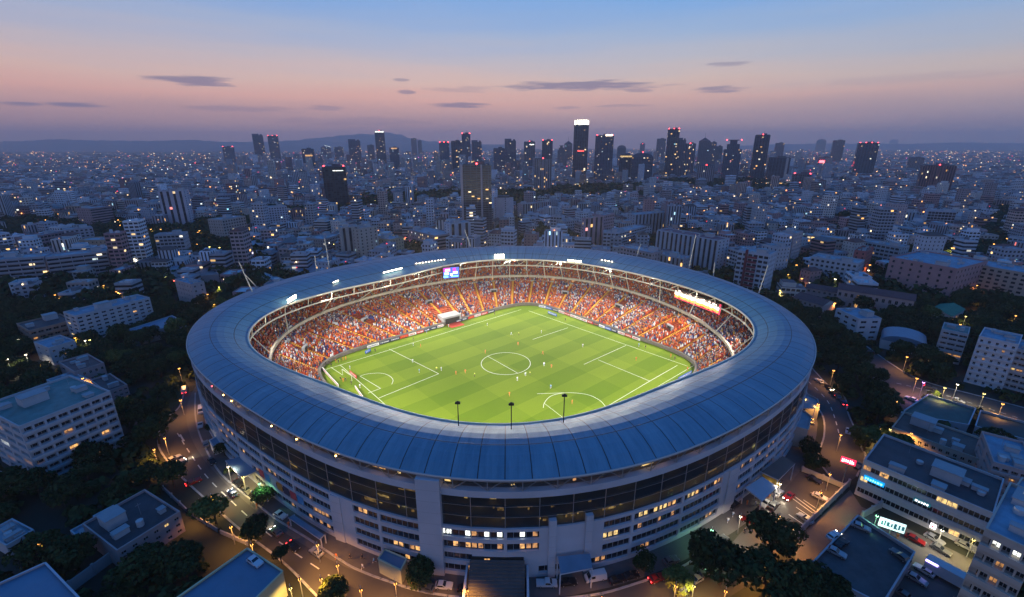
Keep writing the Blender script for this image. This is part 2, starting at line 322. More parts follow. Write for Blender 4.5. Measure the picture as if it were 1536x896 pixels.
# ------------------------------------------------------------------ ground polygons
def sheet(name, pts, z, m, kind='structure', uv=None):
    b = MB(); b.face([(p[0], p[1], z) for p in pts], uv=uv); o = b.build(name, m)
    if len(pts) > 4:
        bm = bmesh.new(); bm.from_mesh(o.data); bmesh.ops.triangulate(bm, faces=bm.faces[:]); bm.to_mesh(o.data); bm.free()
    tag(o, kind=kind); return o
def pxp(l, z=0): return [at(u, v, z) for u, v in l]
def strip(b, pts, w, z, h=None, m=0, c=(1, 1, 1, 1)):
    for i in range(len(pts) - 1):
        p, q = Vector(pts[i][:2]), Vector(pts[i + 1][:2]); d = (q - p)
        if d.length < 1e-3: continue
        n = Vector((-d.y, d.x)).normalized() * w / 2
        a = [p - n, q - n, q + n, p + n]
        if h is None: b.face([(k.x, k.y, z) for k in a], m, c)
        else:
            L = d.length; b.box(((p.x + q.x) / 2, (p.y + q.y) / 2, z), L + w * .6, w, h, math.atan2(d.y, d.x), m, c)
def smooth(pts, k=4):
    P = [Vector(p[:2]) for p in pts]; out = []
    for i in range(len(P) - 1):
        a, b_, c, d = P[max(i - 1, 0)], P[i], P[i + 1], P[min(i + 2, len(P) - 1)]
        for j in range(k):
            t = j / k; out.append(.5 * ((2 * b_) + (c - a) * t + (2 * a - 5 * b_ + 4 * c - d) * t * t + (3 * b_ - a - 3 * c + d) * t ** 3))
    out.append(P[-1]); return out

tag(sheet('ground', [(-13000, -400), (13000, -400), (13000, 13500), (-13000, 13500)], 0, M['earth']), kind='structure')
W_IN = [(293, 590), (293, 622), (299, 651), (313.5, 683), (328, 707), (347, 726), (387, 758), (419, 782), (460, 807), (513, 842), (539, 856), (584, 873), (644, 890), (760, 905)]
W_OUT = [(240, 640), (238, 670), (258, 700), (283, 726), (333, 771), (362, 796), (409, 831), (440, 858), (485, 905)]
BR_UP = [(276, 585), (274, 598), (268, 612), (254, 623), (235, 628), (215, 625), (193, 617), (165, 600)]
wi = smooth(pxp(W_IN)); wo_ = smooth(pxp(W_OUT)); bu = smooth(pxp(BR_UP))
sheet('road', [p for p in wi] + [at(620, 960)] + list(reversed(wo_)) + list(reversed(smooth(pxp([(155, 612), (180, 628), (205, 640), (240, 640)])))) + list(reversed(bu)), .02, M['asphalt'])
SE = [(760, 905), (883, 894), (944, 879), (1020, 852), (1050, 833), (1090, 812)]
sheet('road', smooth(pxp(SE)) + pxp([(1150, 860), (1080, 905), (1000, 960), (620, 960)]), .024, M['asphalt'])
E_L = [(1206, 556), (1208, 585), (1222, 605), (1235, 627), (1236, 655), (1228, 690), (1262, 732)]
E_R = [(1214, 548), (1239, 575), (1266, 595), (1272, 620), (1285, 650), (1292, 672), (1298, 686), (1285, 715)]
el = smooth(pxp(E_L)); er = smooth(pxp(E_R))
sheet('road', el + list(reversed(er)), .02, M['asphalt'])
AV_T = [(1300, 520), (1352, 556), (1395, 575), (1460, 592), (1536, 612), (1620, 636)]
AV_B = [(1285, 545), (1335, 590), (1345, 605), (1330, 640), (1360, 660), (1385, 612), (1400, 600), (1465, 622), (1536, 650), (1620, 680)]
sheet('road', smooth(pxp(AV_T)) + list(reversed(pxp(AV_B))), .02, M['asphalt'])
LOT = [(1185, 705), (1203, 709), (1263, 734), (1194, 805), (1150, 850), (1100, 880), (1085, 830), (1115, 795), (1150, 755)]
sheet('parking_ground', pxp(LOT), .03, M['asphalt'])
sheet('courtyard_ground', pxp([(1275, 735), (1292, 760), (1470, 845), (1500, 870), (1440, 960), (1300, 960), (1190, 860), (1196, 808)]), .012, M['paving'])
# pavement ring round the stadium
C0 = Vector((-1.5, 197.0))
CO = [118.87, -1.4, 2.72, 2.78, 0.84, -2.45, -0.57, 2.74, -0.59, -0.33, -0.98]
CI = [92.2, 1.39, -3.6, 4.9, 3.88, -0.82, -3.55, 4.4, 0.83, -0.62, -1.95]
def fr(co, t): return co[0] + sum(co[2 * k - 1] * math.cos(k * t) + co[2 * k] * math.sin(k * t) for k in range(1, 6))
def RO(t): return fr(CO, t)
def RI(t): return fr(CI, t)
def PP(t, r, z): return (C0.x + r * math.cos(t), C0.y + r * math.sin(t), z)
sheet('pavement', [PP(2 * PI * i / 96, RO(2 * PI * i / 96) + 5.5, 0)[:2] for i in range(96)], .034, M['paving'])
kb = MB()
for l in (wi, wo_, bu, el, er): strip(kb, l, .5, 0, .16)
strip(kb, smooth(pxp(AV_T)), .6, 0, .16); strip(kb, smooth(pxp(SE)), .5, 0, .16)
tag(kb.build('kerb', M['conc']), kind='structure')
lb = MB()
def dashes(pts, n, w=.28, gap=.5, z=.034):
    P = smooth(pxp(pts), 6); tot_ = sum((P[i + 1] - P[i]).length for i in range(len(P) - 1)); step = tot_ / n; acc = 0; i = 0
    for k in range(n):
        def pt(s):
            a = 0
            for j in range(len(P) - 1):
                L = (P[j + 1] - P[j]).length
                if a + L >= s: return P[j].lerp(P[j + 1], (s - a) / L)
                a += L
            return P[-1]
        strip(lb, [pt(k * step), pt(k * step + step * gap)], w, z)
dashes([(266, 650), (285, 680), (310, 715), (345, 750), (395, 795), (450, 835), (520, 880)], 16)
dashes([(1212, 572), (1240, 600), (1253, 630), (1262, 668)], 9)
dashes([(1345, 575), (1400, 588), (1460, 606), (1536, 630)], 12)
for k in range(7): strip(lb, pxp([(1150 + k * 11, 805 - k * 11), (1172 + k * 11, 820 - k * 11)]), .22, .036)
strip(lb, pxp([(1188, 742), (1226, 770)]), .3, .036); strip(lb, pxp([(1186, 746), (1223, 773)]), .25, .036)
dashes([(270, 652), (276, 662)], 1, .5, 1)
tag(lb.build('road_markings', M['line']), kind='structure')

# ------------------------------------------------------------------ pitch
pF, pL, pR = at(793, 458), at(485, 549), at(1043, 549); pN = pL + pR - pF
pc = (pL + pR) / 2; e1 = (pR - pF); e2 = (pL - pF); la, lb2 = e1.length, e2.length; e1.normalize(); e2 = (e2 - e1 * e2.dot(e1)).normalized()
def r_in(t):
    lo, hi = 20.0, 130.0
    d = Vector((math.cos(t), math.sin(t), 0))
    for _ in range(30):
        r = (lo + hi) / 2; q = Vector((C0.x, C0.y, 0)) + d * r - pc
        k = (abs(q.dot(e1)) / (la / 2 + 5.5)) ** 7 + (abs(q.dot(e2)) / (lb2 / 2 + 5.5)) ** 7
        if k < 1: lo = r
        else: hi = r
    return min(r, RO(t) - 22)
NT = 192
TT = [2 * PI * i / NT for i in range(NT + 1)]
RIN = [r_in(t) for t in TT]
def rin(t): 
    x = (t % (2 * PI)) / (2 * PI) * NT; i = int(x); return RIN[i] * (1 - x + i) + RIN[min(i + 1, NT)] * (x - i)
def rmid(t): return max(.795 * RO(t), rin(t) + 9)
pts = [PP(t, rin(t) + .3, 0) for t in TT[:-1]]
def puv(p): q = Vector((p[0], p[1], 0)) - pF; return (q.dot(e1) / la, q.dot(e2) / lb2)
sheet('pitch', [p[:2] for p in pts], .05, M['grass'], uv=[puv(p) for p in pts])
pl = MB()
def ln(l, w=.22, k=0):
    P = pxp(l); P = smooth(P, k) if k else P; strip(pl, P, w, .056)
ln([(782, 464.5), (487.5, 555)]); ln([(793, 466.5), (1031, 549.5)]); ln([(510, 547.6), (582, 611), (640, 660)]); ln([(1016, 548.4), (974.7, 572), (914, 608), (840, 648)])
ln([(584, 524), (658, 561), (567, 598)]); ln([(540, 564.6), (571, 583), (552, 590)]); ln([(541, 564), (553, 561), (570.6, 560), (583, 563.5), (589.5, 570), (587.6, 576.7)], .22, 4)
ln([(939, 518.5), (875.8, 547)]); ln([(897, 540), (974.7, 572)]); ln([(799, 509.5), (852, 492)]); ln([(731, 534.4), (776.5, 560)])
ln([(815, 612), (817, 604), (827.4, 594), (850, 589.5), (880, 592), (899, 600.5), (908.6, 610.7)], .24, 4); ln([(805.5, 591), (850, 589.5)]); ln([(816, 605), (846, 628)], .18)
ln([(1040, 549), (987, 580)], .2); ln([(496, 551), (514, 563)], .2)
cc = at(758.7, 545); rr = at(795.5, 545).x - cc.x
strip(pl, [Vector((cc.x + rr * math.cos(a), cc.y + rr * math.sin(a), 0)) for a in [2 * PI * i / 64 for i in range(65)]], .24, .0605)
tag(pl.build('pitch_markings', M['chalk']), kind='structure')

# ------------------------------------------------------------------ stadium
LM.append((760, 545, 'stadium'))
ST = empty('stadium', (C0.x, C0.y, 0)); tag(ST, 'huge round stadium with blue-grey panel roof, white and glass facade, floodlit stands', 'stadium')
def SP(t, r, z): return (r * math.cos(t), r * math.sin(t), z)
def ring(b, ra, za, rb_, zb, t0=0, t1=2 * PI, n=NT, m=0, c=(1, 1, 1, 1), uvf=None):
    for i in range(n):
        a, d = t0 + (t1 - t0) * i / n, t0 + (t1 - t0) * (i + 1) / n
        f = lambda q, t: q(t) if callable(q) else q
        uv = None
        if uvf: uv = [uvf(a, 0), uvf(d, 0), uvf(d, 1), uvf(a, 1)]
        b.face([SP(a, f(ra, a), f(za, a)), SP(d, f(ra, d), f(za, d)), SP(d, f(rb_, d), f(zb, d)), SP(a, f(rb_, a), f(zb, a))], m, c, uv)
# roof shell: arched section between outer rim (27.5 m) and inner rim (25.8 m)
ZO, ZI = 27.5, 25.8
b = MB(); NS = 8
def rz(k): s = k / NS; return ZO * (1 - s) + ZI * s + 3.1 * math.sin(PI * s ** .9)
for k in range(NS):
    s0, s1 = k / NS, (k + 1) / NS
    ring(b, lambda t: RO(t) * (1 - s0) + RI(t) * s0, rz(k), lambda t: RO(t) * (1 - s1) + RI(t) * s1, rz(k + 1), uvf=lambda a, e, s0=s0, s1=s1: (a / (2 * PI) * 124, s0 if e == 0 else s1))
rf = b.build('roof', M['roofpanel'], ST, smooth=True)
b = MB(); ring(b, lambda t: RO(t) + .0, ZO - .02, lambda t: RO(t) - .1, ZO - .7); ring(b, lambda t: RO(t) - .1, ZO - .7, lambda t: RI(t) + .5, ZI - .9); ring(b, lambda t: RI(t) + .5, ZI - .9, lambda t: RI(t) - .02, ZI - .02)
b.build('soffit', M['conc'], rf)
b = MB()
for t0, t1 in zip(TT[:-1], TT[1:]): b.tube(SP(t0, RO(t0) + .12, ZO), SP(t1, RO(t1) + .12, ZO), .22, 5, cap=False)
b.build('gutter', M['steel'], rf)
b = MB()
for t0, t1 in zip(TT[:-1], TT[1:]):
    b.tube(SP(t0, RI(t0) - .2, ZI), SP(t1, RI(t1) - .2, ZI), .42, 6, cap=False)
    b.tube(SP(t0, RI(t0) + .6, ZI - 4.1), SP(t1, RI(t1) + .6, ZI - 4.1), .36, 6, cap=False)
NB = 52
for i in range(NB):
    t = 2 * PI * i / NB
    b.tube(SP(t, RI(t) - .1, ZI), SP(t, RI(t) + .6, ZI - 4.1), .24, 5)
    if -30 < math.degrees(t) % 360 - 0 < 95 and i % 1 == 0:
        t2 = t + PI / NB; b.tube(SP(t, RI(t) + .2, ZI - .3), SP(t2, RI(t2) + .6, ZI - 4.0), .16, 4)
b.build('rim_truss', M['cream'], ST)
# columns from the rim down to the balcony front
for i in range(NB):
    t = 2 * PI * i / NB; d = math.degrees(t)
    if d > 200 and d < 340: continue
    if i % 2 and not (40 < d < 110): continue
    b = MB(); b.tube((0, 0, 0), Vector(SP(t, RI(t) + .6, ZI - 4.1)) - Vector(SP(t, rmid(t) - .3, 12.6)), .26, 6, r2=.2); b.build('column', M['cream'], ST, loc=SP(t, rmid(t) - .3, 12.6))
# stands
def stand(name, ra, za, rb_, zb, n):
    b = MB()
    for k in range(n):
        f0, f1 = k / n, (k + 1) / n; z0 = za + (zb - za) * f0; z1 = za + (zb - za) * f1
        R0 = lambda t, f=f0: ra(t) * (1 - f) + rb_(t) * f; R1 = lambda t, f=f1: ra(t) * (1 - f) + rb_(t) * f
        ring(b, R0, z0, R1, z0, uvf=lambda a, e, k=k: (a * 110 * 1.2, k + e * .99)); ring(b, R1, z0, R1, z1, uvf=lambda a, e, k=k: (a * 110 * 1.2, k + e * .99))
    return b.build(name, M['seats'], ST)
stand('lower_stand', lambda t: rin(t) + 1.6, 1.6, lambda t: rmid(t) - 2.2, 10.2, 20)
stand('upper_stand', lambda t: rmid(t) + .8, 13.2, lambda t: RO(t) - 4.5, 24.6, 16)
b = MB(); ring(b, lambda t: rmid(t) - 2.2, 9.9, lambda t: rmid(t) - 2.2, 10.9, m=0); ring(b, lambda t: rmid(t) - 2.2, 10.3, lambda t: rmid(t) - 1.0, 10.3)
ring(b, lambda t: rmid(t) - .2, 12.2, lambda t: rmid(t) - .2, 13.6); ring(b, lambda t: rmid(t) - .2, 13.6, lambda t: rmid(t) + .8, 13.6); ring(b, lambda t: rmid(t) - .2, 12.2, lambda t: rmid(t) + 2.5, 12.2)
b.build('balcony_front', mat('balcony_concrete', (.40, .35, .27), .7, noise=.4, nscale=.6), ST)
b = MB(); ring(b, lambda t: rmid(t) + 2.4, 9.6, lambda t: rmid(t) + 2.4, 12.2); b.build('box_wall', mat('box_wall', (.30, .15, .09), .8), ST)
b = MB()
for i in range(150):
    t = rnd.uniform(-.5, PI + .5)
    if rnd.random() < .6:
        w = rnd.uniform(.008, .03); ring(b, lambda q: rmid(q) + 2.3, 10.2, lambda q: rmid(q) + 2.3, 11.6, t, t + w, 1)
tag(b.build('box_window', M['lit_dim'], ST), kind='stuff')
b = MB(); ring(b, lambda t: rin(t) + .2, 0, lambda t: rin(t) + .2, 1.7); ring(b, lambda t: rin(t) + .2, 1.7, lambda t: rin(t) + 1.6, 1.7)
b.build('pitch_wall', mat('pitch_wall', (.16, .14, .12), .8, noise=.4, nscale=.8), ST)
b = MB(); ring(b, lambda t: RO(t) - 4.5, 24.6, lambda t: RO(t) - 4.5, ZO - .8); b.build('rear_wall', mat('rear_wall', (.12, .08, .06), .8), ST)
AIS = [2 * PI * (i + .35) / 46 for i in range(46)]
M['aisle'] = mat('yellow_steps', (.80, .42, .03), .7, noise=.2, nscale=1)
for a in AIS:
    d = math.degrees(a) % 360
    if 215 < d < 325: continue
    b = MB()
    def seg(ra, za, rb_, zb, n, w):
        for k in range(n):
            f0, f1 = k / n, (k + 1) / n; p0 = ra * (1 - f0) + rb_ * f0; p1 = ra * (1 - f1) + rb_ * f1; z0 = za + (zb - za) * f0 + .12; z1 = za + (zb - za) * f1 + .12; h = w / p0 / 2
            b.face([SP(a - h, p0, z0), SP(a + h, p0, z0), SP(a + h, p1, z0), SP(a - h, p1, z0)]); b.face([SP(a - h, p1, z0), SP(a + h, p1, z0), SP(a + h, p1, z1), SP(a - h, p1, z1)])
    seg(rin(a) + 1.6, 1.6, rmid(a) - 2.2, 10.2, 20, 1.3)
    b.build('stair', M['aisle'], ST)
for a in AIS[::2]:
    d = math.degrees(a) % 360
    if 200 < d < 340: continue
    b = MB(); h = .9 / rmid(a)
    for k in range(16):
        f0, f1 = k / 16, (k + 1) / 16; q0 = rmid(a) + .8; q1 = RO(a) - 4.5; p0 = q0 * (1 - f0) + q1 * f0; p1 = q0 * (1 - f1) + q1 * f1; z0 = 13.3 + 11.4 * f0
        b.face([SP(a - h, p0, z0), SP(a + h, p0, z0), SP(a + h, p1, z0), SP(a - h, p1, z0)])
    b.build('stair', M['conc'], ST)
# vomitories: pale blocks in the lower stand, black panels standing in for shaded mouths
VOM = [math.radians(d) for d in (14, 40, 66, 97, 128, 158, 183)]
for a in VOM:
    b = MB(); r0 = rin(a) * .35 + rmid(a) * .65 - 2; zz = 1.6 + 8 * .62
    ca, sa = math.cos(a), math.sin(a)
    b.box(SP(a, r0, zz - 1.2), 1.2, 4.6, 3.0, a, 0); b.box(SP(a, r0 - .62, zz - 1.0), .1, 3.2, 2.2, a, 1)
    b.build('stand_entrance', [M['conc'], M['tyre_and_shade']], ST)
# player tunnel: solid block, a black panel standing in for the shade inside
a = math.atan2(at(682, 487).y - C0.y, at(682, 487).x - C0.x); r0 = rin(a)
b = MB(); b.box(SP(a, r0 + 3.4, 0), 7, 11.5, 4.4, a, 0); b.box(SP(a, r0 - .2, .1), .12, 9, 3.3, a, 1); b.box(SP(a, r0 - 3.2, .06), 6, 8, .25, a, 2)
b.build('players_tunnel', [M['conc'], M['tyre_and_shade'], mat('red_carpet', (.5, .04, .02), .8)], ST)
# ---- facade
def rf_(k): return lambda t: RO(t) + k
b = MB(); ring(b, rf_(-.1), 22.6, rf_(-.1), 24.3, n=NT); ring(b, rf_(-.1), 24.3, rf_(-1.6), 24.3); ring(b, rf_(-.1), 22.6, rf_(-.9), 22.6)
b.build('upper_band', M['white'], ST)
b = MB()
for i in range(96):
    t = 2 * PI * (i + .5) / 96; t2 = t + PI / 96; t3 = t + 2 * PI / 96
    b.tube(SP(t, RO(t) - .35, 24.3), SP(t, RO(t) - .35, ZO - .1), .14, 4)
    b.tube(SP(t, RO(t) - .4, 24.4), SP(t2, RO(t2) - .4, ZO - .3), .10, 4); b.tube(SP(t2, RO(t2) - .4, ZO - .3), SP(t3, RO(t3) - .4, 24.4), .10, 4)
b.build('edge_truss', M['steel'], ST)
b = MB(); ring(b, rf_(-4.4), 13.8, rf_(-4.4), ZO - .9); b.build('concourse_wall', mat('concourse_wall', (.26, .22, .18), .9, noise=.5, nscale=.2), ST)
b = MB()
for z in (14.0, 16.9, 19.8): ring(b, rf_(-.75), z + .35, rf_(-4.4), z + .35); ring(b, rf_(-.75), z, rf_(-.75), z + .35); ring(b, rf_(-.75), z, rf_(-4.4), z)
ring(b, rf_(-1.5), 22.7, rf_(-4.4), 22.7)
b.build('floor_slab', M['conc'], ST)
b = MB(); GL0, GL1 = 14.2, 22.6
for i in range(96):
    t, t3 = 2 * PI * i / 96, 2 * PI * (i + 1) / 96
    b.face([SP(t, RO(t) - .45, GL0), SP(t3, RO(t3) - .45, GL0), SP(t3, RO(t3) - .45, GL1), SP(t, RO(t) - .45, GL1)])
b.build('glass_wall', M['curtain'], ST)
b = MB()
for i in range(96):
    t = 2 * PI * i / 96; b.tube(SP(t, RO(t) - .3, GL0), SP(t, RO(t) - .3, GL1), .10, 4)
for z in (16.9, 19.8): 
    for i in range(96): t, t3 = 2 * PI * i / 96, 2 * PI * (i + 1) / 96; b.tube(SP(t, RO(t) - .35, z + .2), SP(t3, RO(t3) - .35, z + .2), .045, 4, cap=False)
b.build('mullion', M['steel'], ST)
# lit things seen through the concourse glass
LB = [MB() for _ in range(4)]
for i in range(560):
    t = R(rnd.uniform(196, 344)); d = math.degrees(t)
    lvl = rnd.choice([0, 0, 0, 1, 2, 3]) if 262 < d < 300 else rnd.choice([0, 0, 1, 2, 3, 3])
    z = (14.35, 17.25, 20.15, 24.5)[lvl] + rnd.uniform(.1, .9); w = rnd.choice([.4, .8, 1.5, 3.5]) / 118; h = rnd.uniform(.3, 1.2); r = -4.3 if rnd.random() < .6 else rnd.uniform(-3.9, -1.2)
    if 285 < d < 330 and lvl == 1 and rnd.random() < .5: lvl = 0; z -= 2.9
    ring(LB[rnd.choice([0, 0, 1, 1, 3])], rf_(r), z, rf_(r), z + h, t, t + w, 1)
for i in range(26):
    t = R(276 + i * 1.25); ring(LB[1] if i % 3 else LB[3], rf_(-3.0), 14.6, rf_(-3.0), 16.2, t, t + .011, 1)
for k, mm in enumerate(('lit_dim', 'lit_warm', 'lit_red', 'lit_yellow')):
    if LB[k].f: tag(LB[k].build('concourse_lamp', M[mm], ST), kind='stuff')
# base wall with ribbon windows (bays of 3.75 degrees)
ROWS = [(1.2, 3.3), (4.6, 6.7), (7.9, 10.1), (11.3, 13.4)]
NBAY = 96; REC = .5
wall = MB(); bays = []
STAIR = (R(265.6), R(272.6))
for i in range(NBAY):
    t0, t1 = 2 * PI * i / NBAY, 2 * PI * (i + 1) / NBAY; d = math.degrees((t0 + t1) / 2)
    front = 200 < d < 340
    if not front:
        ring(wall, rf_(0), 0, rf_(0), GL0, t0, t1, 2); continue
    zs = [0]; op = []
    for r_, (z0, z1) in enumerate(ROWS):
        solid = False
        if r_ < 2 and STAIR[0] - .01 < (t0 + t1) / 2 < STAIR[1] + .01: solid = True
        if 274.5 < d < 280 and r_ >= 1: solid = True
        if 246.5 < d < 250.5: solid = True
        if d < 232 and r_ in (0, 1) and i % 3 == 0: solid = True
        if 300 < d < 304: solid = True
        if not solid: op.append((r_, z0, z1))
    ta, tb = t0 + (t1 - t0) * (.0 if i % 2 else .05), t1 - (t1 - t0) * (.05 if i % 2 else .0)
    ring(wall, rf_(0), 0, rf_(0), GL0, t0, ta, 1); ring(wall, rf_(0), 0, rf_(0), GL0, tb, t1, 1)
    z = 0
    for r_, z0, z1 in op:
        ring(wall, rf_(0), z, rf_(0), z0, ta, tb, 2)
        ring(wall, rf_(0), z0, rf_(-REC), z0, ta, tb, 2); ring(wall, rf_(0), z1, rf_(-REC), z1, ta, tb, 2)
        for tt in (ta, tb): wall.face([SP(tt, RO(tt), z0), SP(tt, RO(tt) - REC, z0), SP(tt, RO(tt) - REC, z1), SP(tt, RO(tt), z1)])
        z = z1; bays.append((r_, ta, tb, z0, z1, d, len(bays)))
    ring(wall, rf_(0), z, rf_(0), GL0, ta, tb, 2)
ring(wall, rf_(0), GL0, rf_(-.7), GL0)
for z in (4.2, 7.5, 10.85): ring(wall, rf_(.06), z, rf_(.06), z + .12, R(200), R(340), 80)
wall.build('wall', M['white'], ST)
def ribbon(b, ta, tb, z0, z1, lits):
    n = 5
    for k in range(n):
        a, c = ta + (tb - ta) * k / n, ta + (tb - ta) * (k + 1) / n
        ring(b, rf_(-REC + .02), z0 + (0 if lits[k] == 0 else .35), rf_(-REC + .02), z1, a, c - (0 if lits[k] == 0 else .003), 1, m=lits[k]); ring(b, rf_(-REC - .01), z0, rf_(-REC - .01), z1, a, c, 1)
        b.tube(SP(a, RO(a) - REC + .08, z0), SP(a, RO(a) - REC + .08, z1), .06, 4, m=1)
    b.tube(SP(ta, RO(ta) - REC + .07, z0 + .05), SP(tb, RO(tb) - REC + .07, z0 + .05), .05, 4, m=1)
bays.sort(key=lambda q: abs(q[5] - 270)); rest = MB(); WM = [M['glass'], M['frame'], M['lit_dim'], M['lit_warm'], M['lit_yellow'], M['lit_white'], M['lit_cyan']]
for j, (r_, ta, tb, z0, z1, d, _) in enumerate(bays):
    if r_ == 3 and 263 < d < 275: ch = [0, 5, 0, 2, 2, 0]
    elif r_ == 3 and 284 < d < 300: ch = [4, 3, 2, 0, 0]
    elif r_ == 2 and 263 < d < 275: ch = [0, 3, 2, 2, 0, 0]
    elif r_ == 2 and 278 < d < 284: ch = [0, 4, 0, 0]
    elif d < 262: ch = [0, 0, 0, 0, 0, 2, 2, 3] if rnd.random() < .4 else [0]
    else: ch = [0, 0, 0, 0, 0, 0, 2, 0]
    L_ = [rnd.choice(ch) for _ in range(5)]
    if j < 96: b = MB(); ribbon(b, ta, tb, z0, z1, L_); b.build('window', WM, ST)
    else: ribbon(rest, ta, tb, z0, z1, L_)
tag(rest.build('distant_window', WM, ST), kind='stuff')
# pylons
def pylon(t, w, z0, z1, out=.9):
    b = MB(); b.box(SP(t, RO(t) - .6, z0), out * 2 + 1.2, w, z1 - z0, t); 
    for z in range(int(z0) + 3, int(z1), 3): b.box(SP(t, RO(t) - .6, z), out * 2 + 1.22, w + .02, .05, t, 1)
    b.build('pylon', [M['white'], M['conc']], ST)
pylon(R(261.7), 5.4, 0, ZO - .75, .9); pylon(R(275.2), 1.7, 0, 16.4, .5); pylon(R(279.4), 1.7, 0, 16.4, .5); pylon(R(302), 3.2, 0, 14.0, .3); pylon(R(248.5), 3.0, 0, 14.0, .3)
# entrance steps and door; a black slab stands in for the shaded recess
t0, t1 = STAIR; tm = (t0 + t1) / 2
b = MB(); n = 18
for k in range(n):
    z = 6.0 * (1 - k / n); b.box(SP(tm, RO(tm) + .8 + k * .62, 0), .62, 12.4, z, tm)
b.build('entrance_steps', M['paving'], ST)
b = MB()
for s in (-1, 1): b = MB(); b.box(SP(tm + s * 6.6 / 118, RO(tm) + 6.4, 0), 12.4, .5, 4.2, tm); b.build('step_wall', M['white'], ST)
b = MB(); b.box(SP(tm, RO(tm) + .05, 3.9), .3, 12.0, 2.4, tm, 0); b.box(SP(tm - .02, RO(tm) + .12, 4.1), .3, 1.2, 1.9, tm, 1); b.build('entrance_door', [M['tyre_and_shade'], M['lit_warm']], ST)
# picture wall low on the west side
b = MB()
for k in range(7): ring(b, rf_(.12), 5.0, rf_(.12), 7.6, R(231 + k * 1.6), R(232.4 + k * 1.6), 1, m=k % 5)
b.build('poster_strip', [mat('poster_red', (.45, .06, .08), .6), mat('poster_blue', (.05, .25, .5), .6), mat('poster_pale', (.5, .5, .5), .6), mat('poster_orange', (.5, .22, .05), .6), mat('poster_dark', (.05, .05, .09), .6)], ST)

# ---- canopies of the stadium
def canopy(name, quad, z, m, legs=True, slope=0.0, lit=None):
    P = [at(u, v, z) for u, v in quad]; b = MB(); off = Vector((C0.x, C0.y, 0))
    Q = [p - off for p in P]
    for i, q in enumerate(Q): q.z = z - (slope if i >= 2 else 0)
    b.face(Q); b.face([q - Vector((0, 0, .35)) for q in Q[::-1]], 1)
    for i in range(4): j = (i + 1) % 4; b.face([Q[i], Q[j], Q[j] - Vector((0, 0, .35)), Q[i] - Vector((0, 0, .35))], 1)
    if legs:
        for q in Q: b.tube((q.x * .998, q.y * .998, 0), (q.x * .998, q.y * .998, q.z - .3), .16, 5, 1)
    return b.build(name, [m, M['white']], ST)
M['bluesheet'] = mat('blue_grey_sheet', (.14, .22, .30), .5, noise=.25, nscale=.4)
M['brownsheet'] = mat('brown_sheet', (.16, .11, .09), .7, noise=.25, nscale=.4)
canopy('canopy', [(837, 835), (885, 830), (889, 849), (841, 858)], 6.8, M['bluesheet'], slope=.6)
canopy('canopy', [(337.6, 691), (368, 683), (387, 705), (363, 717)], 5.2, M['bluesheet'])
canopy('canopy', [(1118, 731.5), (1143.5, 715), (1166, 730), (1143.5, 751.5)], 5.6, M['white'])
canopy('canopy', [(1142, 708), (1174, 684), (1193, 695), (1168, 720)], 6.2, M['brownsheet'])
canopy('canopy', [(433, 776.6), (440, 772), (486, 802), (480, 809)], 3.0, M['bluesheet'])
canopy('canopy', [(1198, 592), (1216, 596), (1224, 612), (1204, 612)], 6.0, M['bluesheet'])
b = MB(); a0, a1 = at(1143, 716, 3.2), at(1168, 727, 3.2); off = Vector((C0.x, C0.y, 0)); mdp = (a0 + a1) / 2 - off
b.box((mdp.x, mdp.y, 2.6), (a1 - a0).length, .3, 2.8, math.atan2(a1.y - a0.y, a1.x - a0.x)); b.build('side_panel', mat('yellow_panel', (.5, .32, .06), .7), ST)

# ---- flood banks under and on the inner rim
def bank(t, n, w, zoff=1.2, rows=1, lens='spot', back=0.0):
    e = empty('floodlight', SP(t, RI(t) + back, ZI + zoff)); e.parent = ST; e.rotation_euler = (0, 0, t)
    b = MB()
    for i in range(n):
        y = -w / 2 + w * (i + .5) / n
        for r_ in range(rows):
            b.box((-.35, y, r_ * .9), .3, w / n * (.8 if w / n < 1.65 else .42) * (1 if i % 3 else .8), .7 if back < 3 else .42, 0, 0)
    for r_ in range(rows): b.box((-.17, 0, r_ * .9 + .12), .12, w, .14, 0, 1)
    b.tube((-.14, 0, -.1), (-.14, 0, rows * .9 - .3), .05, 4, 1)
    b.build('lens', [M[lens], M['darkmetal']], e)
    f = MB(); f.box((.1, 0, -.25), .5, w + .6, .25); f.tube((.1, -w / 3, -1.6), (.1, -w / 3, 0), .12, 5); f.tube((.1, w / 3, -1.6), (.1, w / 3, 0), .12, 5); f.build('bracket', M['steel'], e)
def tpx(u, v, z=ZI): p = at(u, v, z); return math.atan2(p.y - C0.y, p.x - C0.x)
bank(tpx(434, 455), 5, 8.0, 1.4, 2); bank(tpx(748, 385), 4, 6.5, 1.0, 3); bank(tpx(866, 392), 6, 9, 1.0, 1)
for u, v, n, w, bk in ((575, 409, 8, 13, 5.5), (640, 396, 10, 20, 6.0), (485, 428, 3, 4.5, 7), (915, 396, 4, 9, 5.5)):
    bank(tpx(u, v), n, w, 2.6, 1, 'lampwhite' if n != 8 else 'spot', bk)
def area(t, z, power, target, name='flood_lamp'):
    d = bpy.data.lights.new(name, 'AREA'); d.shape = 'RECTANGLE'; d.size = 8; d.size_y = 2; d.energy = power; d.color = (1.0, .93, .78); d.spread = R(130)
    o = bpy.data.objects.new(name, d); COL.objects.link(o); p = Vector(PP(t, RI(t) + .2, z)); o.location = p
    o.rotation_euler = (Vector(target) - p).to_track_quat('-Z', 'Y').to_euler(); return o
for i in range(18):
    t = 2 * PI * (i + .5) / 18
    area(t, ZI - 1.3, FLOOD_W, (C0.x - 14 * math.cos(t), C0.y - 14 * math.sin(t), 2))
